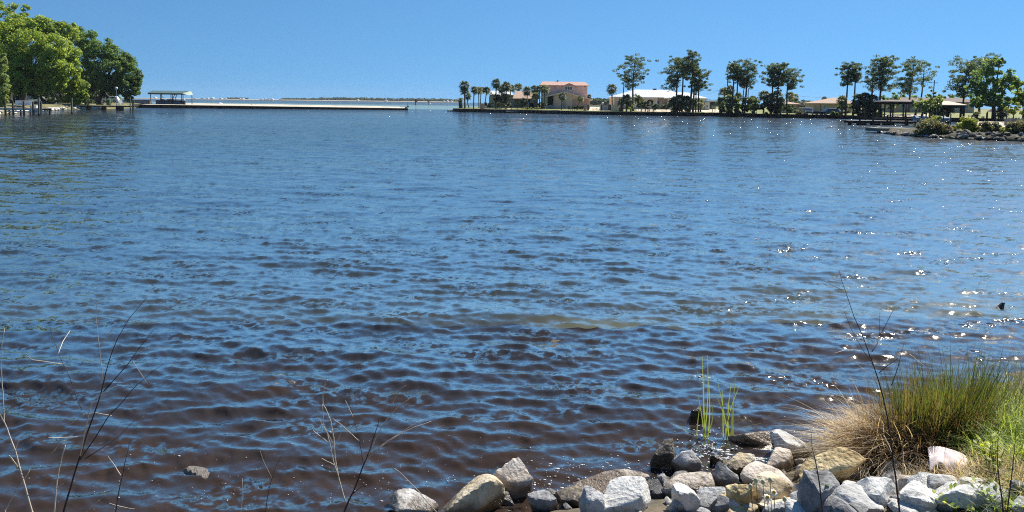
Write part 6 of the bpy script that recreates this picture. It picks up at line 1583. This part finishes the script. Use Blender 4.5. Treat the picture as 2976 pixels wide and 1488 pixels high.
# ================================================================== PLANTS OF THE NEAR SHORE
def blades(specs):
    """specs: list of (base, dir_xy, length, lean, droop, width) -> arched tapering blades"""
    V = []; Fq = []
    for b, az, L_, lean, droop, w in specs:
        dx, dy = math.cos(az), math.sin(az); sx, sy = -dy, dx; n = 5
        k = len(V)
        for i in range(n + 1):
            t = i / n
            r = L_ * (lean * t + droop * t * t * .55); z = L_ * (t * math.sqrt(max(0.05, 1 - lean * lean)) - droop * t * t * .62)
            ww = w * (1 - .92 * t ** 1.5) * .5
            V.append((b[0] + dx * r + sx * ww, b[1] + dy * r + sy * ww, b[2] + z)); V.append((b[0] + dx * r - sx * ww, b[1] + dy * r - sy * ww, b[2] + z))
        for i in range(n): Fq.append((k + 2 * i, k + 2 * i + 1, k + 2 * i + 3, k + 2 * i + 2))
    return V, np.array(Fq)
GR = {
 'straw': foliage('dry straw blades', (.34, .25, .14), (.64, .53, .35), .4, warm=(.72, .63, .46)),
 'brown': foliage('brown dead blades', (.11, .065, .035), (.30, .20, .11), .3),
 'sedge': foliage('sedge blades', (.035, .055, .013), (.14, .175, .04), .38, warm=(.27, .19, .08)),
 'grass': foliage('green grass blades', (.13, .21, .03), (.36, .46, .08), .45, warm=(.55, .50, .22)),
 'reed': foliage('reed blades', (.12, .18, .035), (.30, .38, .09), .42, warm=(.55, .46, .24)),
}
rng = np.random.RandomState(5)
def gz_(x, y): return max(float(bank_z(x, y)), -.05)
def tuft(name, label, cat, centre, spread, n, length, lean, droop, width, m, az=None, az_spread=3.14, seed=0, group=None):
    r = np.random.RandomState(seed); sp = []
    for i in range(n):
        a = r.uniform(0, 6.28); q = math.sqrt(r.uniform(0, 1))
        x = centre.x + math.cos(a) * q * spread[0]; y = centre.y + math.sin(a) * q * spread[1]
        d = (a if az is None else az) + r.normal() * (0.5 if az is None else az_spread)
        sp.append(((x - centre.x, y - centre.y, gz_(x, y) - centre.z - .02), d, length * (r.uniform(.35, 1.0) if r.uniform() < .85 else r.uniform(.9, 1.25)), lean * r.uniform(.2, 1.7) * (.4 + .6 * q), droop * r.uniform(.5, 1.4), width * r.uniform(.6, 1.2)))
    V, Fq = blades(sp); me = mesh_np(name, V, Fq); me.materials.append(m)
    o = link(name, me); o.location = centre
    return o
# the big tussock: one clump, three kinds of blade
c0 = ground_hit(2640, 1330); c0.z = gz_(c0.x, c0.y)
TU = thing('grass_tussock', 'big brown and green grass tussock hanging over the water on the right', 'grass clump', c0)
def tpart(name, dx, dy, *a, **k):
    c = Vector((c0.x + dx, c0.y + dy, 0)); c.z = gz_(c.x, c.y)
    o = tuft(name, None, None, c, *a, **k); o.parent = TU; o.location = c - c0; return o
tpart('straw_blades', -.16, .12, (.26, .24), 1300, .60, .55, .9, .0085, GR['straw'], az=math.pi * .95, az_spread=.75, seed=1)
tpart('brown_blades', -.02, .05, (.32, .24), 1300, .50, .45, .75, .008, GR['brown'], az=math.pi * 1.02, az_spread=1.0, seed=2)
tpart('sedge_blades', .22, .26, (.26, .20), 900, .68, .26, .16, .0075, GR['sedge'], seed=3)
tpart('seed_stalks', .10, .25, (.36, .2), 420, .70, .25, .18, .006, GR['brown'], seed=4)
c1 = ground_hit(2800, 1290); c1.z = gz_(c1.x, c1.y)
T2 = thing('grass_tussock', 'tall dark green sedge clump right of the brown tussock', 'grass clump', c1)
o = tuft('sedge_blades', None, None, Vector((c1.x, c1.y + .25, c1.z)), (.30, .22), 1100, .72, .26, .18, .0075, GR['sedge'], seed=6); o.parent = T2; o.location = (0, .25, 0)
o = tuft('brown_blades', None, None, Vector((c1.x, c1.y + .1, c1.z)), (.28, .2), 500, .6, .35, .4, .007, GR['brown'], seed=7); o.parent = T2; o.location = (0, .1, 0)
# bright grass of the bank: nobody could count it
def grass_field(name, n, fx, length, lean, droop, width, m, seed):
    r = np.random.RandomState(seed); sp = []
    for i in range(n):
        px, py = fx(r); p = ground_hit(px, py) if i % 6 == 0 else None
        if p is None: p = Vector((last.x + r.normal() * .05, last.y + r.normal() * .06, 0)); p.z = gz_(p.x, p.y)
        else: last = p
        sp.append(((p.x, p.y, gz_(p.x, p.y) - .02), r.uniform(0, 6.28), length * r.uniform(.4, 1.15), lean * r.uniform(.2, 1.4), droop * r.uniform(.3, 1.5), width * r.uniform(.6, 1.2)))
    V, Fq = blades(sp); me = mesh_np(name, V, Fq); me.materials.append(m)
    return tag(link(name, me), kind='stuff')
grass_field('green_grass', 5600, lambda r: (r.uniform(2780, 3400), r.uniform(1150, 1345)), .36, .5, .65, .0075, GR['grass'], 8)
grass_field('sedge_grass', 900, lambda r: (r.uniform(2840, 3300), r.uniform(1150, 1240)), .62, .3, .25, .006, GR['sedge'], 9)
grass_field('dry_grass', 3000, lambda r: (r.uniform(2560, 3100), r.uniform(1335, 1440)), .20, .65, .7, .005, GR['straw'], 10)
grass_field('dead_grass', 1500, lambda r: (r.uniform(2540, 3000), r.uniform(1330, 1480)), .16, .75, .7, .0045, GR['brown'], 11)
grass_field('short_green_grass', 900, lambda r: (r.uniform(2830, 3050), r.uniform(1330, 1500)), .18, .55, .5, .006, GR['grass'], 12)

# reeds in the water
def reed(label, px, py, tips, seed, m=GR['reed'], w=.009):
    b = gp(px, py, 0); t = thing('reed_clump', label, 'reeds', (b.x, b.y, 0)); r = random.Random(seed)
    for tx, ty, bend in tips:
        p = at(tx, ty, b.y + r.uniform(-.1, .1)) - b
        n = 8; V = []
        o0 = Vector((r.uniform(-.05, .05), r.uniform(-.05, .05), -.15))
        d = Vector((p.x, p.y, 0)); sd = Vector((1, 0, 0)) if abs(p.x) < .12 else Vector((.5, .85, 0))
        for i in range(n + 1):
            q = i / n; c = o0.lerp(p, q) + Vector((bend * math.sin(math.pi * q) * .5, 0, (p.z * .35 if abs(bend) > .1 else 0) * math.sin(math.pi * q) * min(1, abs(bend) * 3)))
            ww = w * (1 - .9 * q ** 2) * .5 + .001
            V.append(c + sd * ww); V.append(c - sd * ww)
        Fq = np.array([(2 * i, 2 * i + 1, 2 * i + 3, 2 * i + 2) for i in range(n)])
        me = mesh_np('blade', [tuple(v) for v in V], Fq); me.materials.append(m); link('blade', me, t)
reed('taller left reed clump standing in the water with straight thin blades', 2042, 1262, [(2041, 1036, 0), (2056, 1032, .05), (2047, 1090, -.03), (2060, 1110, .04), (2034, 1180, -.02), (1946, 1228, .12), (2068, 1168, .12), (2030, 1150, 0)], 1)
reed('bushier right reed clump with arching yellow blades', 2116, 1272, [(2137, 1097, -.03), (2124, 1120, -.05), (2188, 1108, -.06), (2211, 1136, -.18), (2150, 1118, -.08), (2082, 1148, .04), (2086, 1112, .05), (2212, 1230, -.26), (2170, 1150, -.04), (2178, 1210, -.16), (2100, 1135, 0), (2128, 1180, 0)], 2)
q = gp(2040, 1228); o = link('driftwood', stone_mesh(81, (.13, .09, .12), 8, 14, .12, 3)); smooth_by_angle(o.data); o.data.materials.append(ST['dark']); o.location = (q.x - .02, q.y + .1, .05)
tag(o, 'black wet stump behind the left reed clump', 'stump')

# dry weeds between the camera and the water
WEED = {'dark': surf('dark dead stem', (.035, .025, .02), (.085, .06, .047), 20, .9), 'pale': surf('pale dead stem', (.42, .35, .26), (.62, .54, .43), 20, .85), 'redbrown': surf('red brown stem', (.05, .028, .022), (.11, .065, .05), 20, .9)}  # pale colour also paints sunlight onto the dark weed's white twigs
def weed(label, Y, u0, v0, k, stems, seed):
    """stems: (kind, r0, r1, [(u, v), ...]) in the coordinates of an enlarged view of the photo: px = u0 + u / k"""
    r = random.Random(seed); t = None
    for i, (kd, r0, r1, pts) in enumerate(stems):
        P = []
        dyo = r.uniform(-.22, .22) if i else 0
        for j, (u, v) in enumerate(pts):
            P.append(at(u0 + u / k, v0 + v / k, Y + dyo * j / max(1, len(pts) - 1)))
        if i == 0:
            foot = P[0].copy(); d = (P[0] - P[1]).normalized(); g = float(bank_z(foot.x, foot.y))
            if d.z > -.3: d = Vector((d.x, 0, -1)).normalized()
            root = P[0] + d * ((P[0].z - g + .05) / -d.z)
            t = thing('dry_weed', label, 'dry weed', root); P = [root] + P
        elif pts[0][1] > (1480 - v0) * k:           # a second stem of the plant leaves the picture too: take it to the ground
            P = [Vector((P[0].x + (root.x - P[0].x) * .6, root.y, root.z + .02))] + P
        # round the corners a little
        Q = [P[0]]
        for a, b in zip(P[:-1], P[1:]):
            Q.append(a.lerp(b, .5) + Vector((r.uniform(-1, 1), r.uniform(-1, 1), r.uniform(-1, 1))) * (a - b).length * .015); Q.append(b)
        n = len(Q)
        mb = MB().tube([p - root for p in Q], [.62 * (r0 + (r1 - r0) * a / (n - 1)) for a in range(n)], 6)
        for a in range(1, n - 1):                    # small nodes along the stem
            if r.random() < .5:
                rr = .62 * (r0 + (r1 - r0) * a / (n - 1)); c = Q[a] - root
                mb.tube([c - Vector((0, 0, rr * 1.2)), c, c + Vector((0, 0, rr * 1.2))], [rr * .7, rr * 1.45, rr * .7], 6)
        mb.build('stem' if i == 0 else 'twig', WEED[kd], t, smooth=True)
    return t
D_, P__, RB_ = 'dark', 'pale', 'redbrown'
weed('tall dark branching dead weed at the lower left', 2.7, 0, 850, 2.018, [
 (D_, .0065, .0012, [(372, 1288), (400, 1190), (430, 1085), (470, 960), (510, 830), (560, 690), (600, 560), (620, 470), (650, 370), (690, 270), (760, 150), (860, 30)]),
 (D_, .004, .001, [(470, 980), (540, 880), (590, 800), (640, 720), (720, 640), (800, 545), (900, 460), (960, 420)]),
 (D_, .003, .0008, [(500, 975), (600, 910), (700, 840), (760, 775), (830, 715), (880, 650)]),
 (D_, .003, .0008, [(600, 590), (680, 500), (750, 420), (820, 320), (900, 220), (930, 200)]),
 (P__, .0035, .0015, [(470, 960), (490, 850), (520, 710), (545, 640), (600, 590), (680, 550)]), (P__, .002, .001, [(600, 515), (590, 400), (575, 260), (560, 130), (572, 50)]),
 (P__, .0022, .0012, [(655, 722), (560, 705), (490, 715), (455, 745), (400, 780)]), (P__, .0025, .001, [(580, 322), (630, 260), (680, 185)]), (P__, .0016, .001, [(780, 405), (830, 480), (868, 540)]), (P__, .0016, .001, [(800, 345), (900, 325), (1010, 320)]),
 (P__, .0018, .001, [(285, 852), (370, 850), (455, 846)]), (P__, .0016, .001, [(795, 780), (815, 755), (840, 728)]), (P__, .0016, .001, [(1000, 438), (1055, 393)])], 1)
weed('pale dead weed stalk rising along the left edge', 2.5, 0, 850, 2.018, [
 (P__, .0055, .0015, [(188, 1288), (150, 1150), (115, 1030), (90, 930), (55, 840), (25, 760), (18, 600), (8, 450), (10, 300), (28, 210)]),
 (P__, .0035, .0018, [(30, 1280), (80, 1190), (125, 1125), (175, 1040)]), (P__, .004, .003, [(105, 1030), (75, 985), (55, 958)]), (D_, .002, .001, [(88, 940), (105, 880), (128, 828)]), (P__, .003, .0015, [(25, 765), (0, 715), (-20, 690)])], 2)
weed('short pale dead stalk between the two left weeds', 2.7, 0, 850, 2.018, [(P__, .0045, .003, [(318, 1288), (328, 1160), (345, 1040), (365, 960), (383, 895)]), (P__, .002, .001, [(330, 1150), (350, 1135), (370, 1120)]), (P__, .0025, .0015, [(298, 948), (340, 900), (378, 868)]),
 (D_, .0018, .0008, [(480, 690), (450, 620), (410, 500), (370, 420), (345, 360), (310, 270), (288, 180)]), (P__, .0025, .0014, [(342, 358), (370, 285), (410, 225)]), (P__, .0022, .001, [(365, 420), (270, 405), (190, 395), (165, 375)])], 3)
weed('thin dark dead weed right of the branching one at lower left', 2.9, 0, 850, 2.018, [(D_, .0042, .001, [(680, 1280), (705, 1130), (730, 1010), (750, 930), (768, 850)]), (P__, .0025, .0012, [(708, 1072), (670, 1010), (632, 958)]), (P__, .002, .0009, [(510, 1288), (580, 1220), (650, 1165), (705, 1120)]), (P__, .002, .001, [(640, 1235), (710, 1255), (790, 1270)])], 4)
weed('forked dead weed with one dark and one pale stem at bottom centre left', 2.8, 850, 1080, 3.158, [
 (D_, .006, .0016, [(475, 1288), (510, 1200), (560, 1100), (610, 970), (650, 860), (690, 770), (720, 690), (745, 600), (780, 500), (800, 430)]),
 (P__, .0042, .0015, [(490, 1210), (455, 1090), (425, 980), (400, 850), (385, 720), (380, 610), (350, 450), (310, 350), (280, 300), (278, 200), (300, 110), (325, 68)]),
 (P__, .003, .0015, [(425, 970), (380, 840), (350, 690), (320, 570), (285, 490), (280, 380), (275, 300)]), (P__, .0035, .0012, [(700, 760), (760, 620), (820, 505), (910, 385), (990, 310), (1080, 245)]), (P__, .0032, .0014, [(700, 790), (800, 690), (900, 620), (1000, 555), (1100, 495), (1195, 440)]),
 (P__, .0028, .001, [(740, 740), (880, 640), (1000, 565), (1130, 505), (1275, 455)]), (P__, .0025, .0012, [(615, 640), (540, 570), (440, 480), (370, 430)]), (P__, .002, .0012, [(540, 570), (575, 540), (605, 515)]), (P__, .0024, .0012, [(370, 660), (310, 545), (240, 430)]),
 (P__, .0024, .0014, [(320, 645), (250, 590), (190, 540)]), (P__, .0024, .0014, [(395, 690), (425, 610), (445, 560)]), (P__, .0026, .0018, [(378, 855), (320, 825), (268, 795)]), (D_, .0022, .0009, [(650, 840), (630, 720), (605, 600), (570, 440), (490, 220), (480, 110)]),
 (P__, .002, .0012, [(570, 440), (525, 350), (485, 265)]), (D_, .003, .001, [(560, 1115), (620, 1065), (700, 1020)]), (P__, .002, .001, [(905, 315), (950, 230), (1000, 150), (1045, 125)])], 5)
weed('single pale grass stalk leaning left at bottom centre', 3.0, 850, 1080, 3.158, [(P__, .003, .0015, [(1235, 1190), (1160, 1100), (1060, 1000), (980, 920), (930, 885)])], 6)
weed('thin red brown twig weed between the left weeds and the forked one', 3.0, 0, 0, 1.0, [(RB_, .003, .001, [(772, 1488), (782, 1420), (800, 1360), (826, 1310)]), (P__, .0015, .0008, [(790, 1390), (770, 1350), (756, 1310)]), (P__, .0014, .0008, [(700, 1488), (706, 1440), (704, 1390)])], 7)
weed('tall dark dead weed crossing the tussock on the right', 2.9, 2350, 800, 1.8725, [
 (D_, .0058, .0010, [(495, 1288), (480, 1160), (462, 1030), (450, 900), (430, 780), (405, 660), (380, 570), (350, 480), (320, 400), (285, 310), (245, 220), (215, 130), (180, 30), (165, -30)]),
 (D_, .003, .001, [(345, 415), (375, 370), (385, 320), (388, 200)]), (D_, .0028, .001, [(385, 530), (430, 490), (490, 450)]), (D_, .0025, .0008, [(450, 600), (480, 520), (500, 440), (520, 370)]), (D_, .0024, .0008, [(385, 330), (420, 270), (470, 170)]), (D_, .002, .0008, [(350, 490), (310, 430), (270, 360), (230, 290), (195, 200)]),
 (P__, .002, .0009, [(300, 365), (200, 330), (110, 295), (10, 260)]), (P__, .0018, .001, [(280, 410), (200, 405), (135, 425)]), (P__, .0018, .001, [(270, 240), (310, 290), (345, 330)]), (P__, .002, .001, [(375, 590), (320, 530), (260, 480), (230, 465)]), (P__, .0018, .001, [(190, 180), (220, 155), (245, 135)]), (P__, .0018, .001, [(290, 165), (330, 140), (360, 125)]), (P__, .0018, .0009, [(550, 430), (600, 470), (650, 510)]), (D_, .0018, .0007, [(185, 80), (120, 50), (40, 10)]),
 (P__, .0018, .001, [(470, 1010), (440, 930), (410, 870)])], 8)
weed('dark dead stalk in front of the yellow boulder', 2.8, 2080, 1250, 5.367, [(D_, .0055, .0012, [(1665, 1288), (1635, 1000), (1605, 750), (1570, 560), (1545, 430), (1500, 250), (1495, 60)]), (D_, .0018, .0008, [(1545, 440), (1400, 290), (1330, 200)]), (D_, .0018, .0008, [(1600, 730), (1560, 610), (1480, 560)])], 9)
weed('slim dark weed stalk at the lower right beside the green plants', 2.8, 2500, 1250, 5.412, [(D_, .005, .001, [(2250, 1288), (2230, 1100), (2205, 930), (2180, 740), (2160, 560), (2155, 350), (2170, 60), (2168, -150)]), (D_, .0018, .0008, [(2215, 960), (2260, 860), (2275, 560)]), (RB_, .0018, .0008, [(2170, 690), (1960, 640), (1800, 480)])], 10)
weed('leaning thin twig weed at the right of the pink cloth', 2.9, 2500, 1250, 5.412, [(RB_, .0042, .001, [(2360, 900), (2400, 560), (2420, 340), (2440, 100), (2450, -40)]), (RB_, .002, .0008, [(2400, 480), (2480, 360), (2576, 200)])], 11)
weed('fine pale stalk curving at the bottom right corner', 2.9, 2500, 1250, 5.412, [(P__, .002, .001, [(2290, 960), (2400, 860), (2510, 780), (2576, 700)])], 12)

# daisies, a leafy sprig, low green plants
M['petal'] = foliage('white petals', (.78, .78, .74), (.86, .86, .82), .25); M['daisy eye'] = surf('yellow daisy eye', (.62, .38, .03), (.75, .5, .06), 60, .8); M['stem green'] = surf('green stem', (.09, .12, .035), (.16, .18, .06), 30, .8)
def daisy(label, px, py, Y, r, tilt, fx, fy):
    c = at(px, py, Y); b = at(fx, fy, Y + .05); g = float(bank_z(b.x, b.y)); b.z = max(g, -.02)
    t = thing('daisy', label, 'flower', b)
    h = c - b; MB().tube([Vector((0, 0, -.03)), h * .5 + Vector((.012, 0, 0)), h], [.0025, .002, .0016], 5).build('stem', M['stem green'], t)
    e = MB().lathe([(.001, -.004), (r * .36, -.002), (r * .40, .004), (r * .28, .010), (.002, .013)], (0, 0, 0), 10).build('eye', M['daisy eye'], t, smooth=True); e.location = h; e.rotation_euler = (tilt, .1, 0)
    for i in range(9):
        a = i * .698; d = Vector((math.cos(a), math.sin(a), 0)); s = Vector((-math.sin(a), math.cos(a), 0)) * r * .22
        V = [d * r * .3 - s * .6, d * r * .7 - s + Vector((0, 0, -.002)), d * r * 1.05 + Vector((0, 0, -.008)), d * r * .7 + s + Vector((0, 0, -.002)), d * r * .3 + s * .6]
        me = bpy.data.meshes.new('petal'); me.from_pydata([tuple(v) for v in V], [], [(0, 1, 2, 3, 4)]); me.materials.append(M['petal'])
        o = link('petal', me, t); o.location = h; o.rotation_euler = (tilt, .1, 0)
daisy('lower left white daisy with drooping petals before the grey tan block', 2230, 1446, 3.4, .021, R(38), 2262, 1488)
daisy('upper right white daisy before the grey tan block', 2249, 1431, 3.4, .019, R(40), 2270, 1488)
def bud(label, px, py, fx):
    Y = 3.4; c = at(px, py, Y); b = at(fx, 1490, Y + .05); b.z = max(float(bank_z(b.x, b.y)), -.02)
    t = thing('flower_bud', label, 'flower bud', b, 0, 'pale buds on thin stems beside the daisies'); h = c - b
    MB().tube([Vector((0, 0, -.03)), h * .55 + Vector((.015, 0, 0)), h], [.0022, .0018, .0014], 5).build('stem', M['stem green'], t)
    o = MB().lathe([(.002, -.008), (.008, -.004), (.010, .004), (.007, .012), (.002, .016)], (0, 0, 0), 8).build('head', surf('pale bud', (.5, .48, .28), (.66, .62, .4), 40, .8), t, smooth=True); o.location = h
for px, py, fx, lab in ((2197, 1399, 2236, 'topmost left pale flower bud above the daisies'), (2217, 1403, 2246, 'pale flower bud between two others above the daisies'), (2238, 1397, 2256, 'rightmost pale flower bud above the daisies'), (2181, 1416, 2226, 'leftmost pale flower bud beside the daisies'), (2280, 1453, 2290, 'small pale bud low right of the daisies')): bud(lab, px, py, fx)
def leafy(label, px, py, h, n, m, seed, spread=.08, leaf=.04, name='leafy_plant', cat='plant'):
    p = ground_hit(px, py); p.z = gz_(p.x, p.y); r = random.Random(seed); t = thing(name, label, cat, p)
    sm = MB(); lv = []; lf = []
    for i in range(max(3, n // 6)):
        a = r.uniform(0, 6.28); e = Vector((math.cos(a) * spread, math.sin(a) * spread, h * r.uniform(.7, 1)))
        sm.tube([Vector((0, 0, -.03)), e * .5 + Vector((0, 0, h * .12)), e], [.004, .003, .0015], 5)
        for q in range(6):
            c = e * (.35 + .65 * q / 5) + Vector((0, 0, h * .1)); b = q * 2.4 + a
            d = Vector((math.cos(b), math.sin(b), r.uniform(.2, .9))).normalized(); s = d.cross(Vector((0, 0, 1))).normalized() * leaf * .28; k = len(lv); L_ = leaf * r.uniform(.7, 1.3)
            lv += [tuple(c), tuple(c + d * L_ * .5 + s), tuple(c + d * L_), tuple(c + d * L_ * .5 - s)]; lf.append((k, k + 1, k + 2, k + 3))
    sm.build('stem', M['stem green'], t); me = mesh_np('leaves', lv, np.array(lf)); me.materials.append(m); link('leaves', me, t)
leafy('bright yellow green leafy sprig above the right end of the pink cloth', 2872, 1362, .20, 40, foliage('sprig leaves', (.30, .38, .02), (.52, .56, .05), .5), 1, .05, .05)
leafy('low green leafy plant at the bottom right corner', 2915, 1482, .10, 60, GR['grass'], 2, .16, .05)
leafy('small green weed growing before the dark wedge stone', 2402, 1470, .14, 24, M['shrub mid'], 3, .03, .06)
leafy('green leafy weed right of the round boulder', 2790, 1485, .08, 48, GR['grass'], 4, .14, .045)
leafy('yellow leaved weed climbing through the grass right of the cloth', 2890, 1400, .26, 50, M['yellow leaf'], 5, .12, .04)

# ================================================================== PINK CLOTH
def cloth():
    cA, cB = ground_hit(2700, 1385), ground_hit(2862, 1372)
    L_ = (cB - cA).length * 1.04; W = .34; nu, nv = 60, 40; V = np.zeros((nu, nv, 3))
    for i in range(nu):
        u = i / (nu - 1)
        for j in range(nv):
            v = j / (nv - 1)
            x = u * L_; y = (v - .1) * W
            hump = .115 * math.exp(-((u - .36) / .40) ** 2) * (1 - .55 * max(0, v - .55)) + .05 * (1 - u)
            edge = min(1, v / .42)
            arch = math.exp(-((u - .17) / .13) ** 2) * .075 * (1 - edge)      # the front left corner stands open
            z = hump * (.30 + .70 * math.sin(edge * math.pi / 2)) + arch
            z += .007 * math.sin(u * 14 + v * 7) * (1 - .7 * v) + .007 * math.sin(u * 9 - v * 17 + 1) * (1 - .6 * v) + .003 * math.sin(u * 33 + v * 12) * v * (1 - v)
            z += .006 * max(0, v - .8) / .2 * (1 - u) * 1.1
            z *= (1 - .6 * max(0, u - .72) / .28)
            V[i, j] = (x, y + .02 * math.sin(u * 11), max(z, .006 + .002 * math.sin(u * 40)))
    idx = np.arange(nu * nv).reshape(nu, nv)
    Fq = np.stack([idx[:-1, :-1], idx[1:, :-1], idx[1:, 1:], idx[:-1, 1:]], -1).reshape(-1, 4)
    me = mesh_np('pink_cloth', V.reshape(-1, 3), Fq, smooth=True)
    me.materials.append(surf('pink cloth', (.70, .57, .54), (.78, .66, .62), 6, .9, .15, 120))
    o = link('pink_cloth', me); o.location = (cA.x, cA.y, cA.z + .0); d = cB - cA; o.rotation_euler = (0, 0, math.atan2(d.y, d.x) * .5)
    md = o.modifiers.new('thickness', 'SOLIDIFY'); md.thickness = .004
    tag(o, 'crumpled pale pink cloth lying in the dry grass at the right', 'cloth')
    q = Vector((cA.x + .07, cA.y + .05, cA.z))
    t = thing('grey_rag', 'grey rag bunched under the open corner of the pink cloth', 'rag', q)
    me = stone_mesh(91, (.12, .10, .10), 8, 14, .14, 3); smooth_by_angle(me, 1.2); me.materials.append(surf('grey rag', (.16, .15, .16), (.26, .25, .26), 10, .9)); b = link('bundle', me, t); b.location = (0, 0, .04)
    q = ground_hit(2736, 1380); t = thing('tin_can', 'rusty brown tin can lying at the open corner of the pink cloth', 'can', (q.x, q.y, q.z + .022), R(60))
    M['rust'] = surf('rusty tin', (.16, .10, .06), (.28, .19, .12), 20, .7)
    MB().tube([(-.035, 0, 0), (.035, 0, 0)], .024, 14).build('body', M['rust'], t); MB().tube([(-.038, 0, 0), (-.034, 0, 0)], .026, 14).build('rim', M['rust'], t)
cloth()

# ================================================================== FOAM, BUBBLES AND PAINTED GLINTS
def foam():
    r = np.random.RandomState(3); P = []
    def add(n, cx, cy, sx, sy, s0, s1):
        for _ in range(n):
            px, py = r.normal(cx, sx), r.normal(cy, sy)
            if py > 1484: continue
            p = gp(px, py); P.append((p.x, p.y, r.uniform(s0, s1) * (.5 + r.uniform() ** 3)))
    add(150, 2060, 1290, 34, 40, .004, .013); add(90, 2110, 1320, 40, 16, .005, .016); add(70, 1990, 1345, 70, 26, .004, .012); add(40, 2210, 1345, 40, 10, .004, .012)  # white dots round the stones: part foam, part stand-ins for sun glints
    add(110, 1620, 1400, 60, 30, .003, .011); add(60, 1800, 1370, 80, 25, .003, .008); add(160, 1500, 1380, 260, 70, .002, .006); add(130, 1000, 1400, 330, 60, .002, .006); add(60, 500, 1420, 250, 50, .002, .006)
    add(60, 2380, 1270, 50, 22, .003, .010); add(40, 2450, 1200, 40, 20, .003, .008); add(50, 1930, 1400, 30, 30, .004, .012); add(30, 2040, 1090, 20, 14, .004, .012)
    P = np.array(P); D, Fi = ico(1)
    D = D * np.array([1, 1, .55])
    h, dx, dy = waves(P[:, 0], P[:, 1])
    C = np.stack([P[:, 0], P[:, 1], h + .002], -1)
    el = r.uniform(.7, 1.9, (len(P), 1))
    S = P[:, 2][:, None, None] * np.concatenate([el, 1 / el ** .5, np.ones_like(el)], 1)[:, None, :]
    V = (C[:, None, :] + D[None] * S).reshape(-1, 3)
    Fq = (Fi[None] + (np.arange(len(P)) * len(D))[:, None, None]).reshape(-1, 3)
    me = mesh_np('foam', V, Fq, smooth=True); me.materials.append(surf('foam', (.78, .78, .76), None, rough=.35, spec=.5))
    tag(link('foam', me), kind='stuff')
foam()
# ================================================================== AIR
def haze():
    mb = MB().box(-2800, -40, -3.2, 2800, 2700, 34)
    m, nt, N, L = mat('haze')
    out = N.new('ShaderNodeOutputMaterial'); v = N.new('ShaderNodeVolumePrincipled')
    v.inputs['Color'].default_value = (0.86, 0.92, 1.0, 1); v.inputs['Density'].default_value = 0.00006; v.inputs['Anisotropy'].default_value = 0.0
    L.new(v.outputs[0], out.inputs['Volume'])
    o = mb.build('haze', m); o['kind'] = 'stuff'
haze()
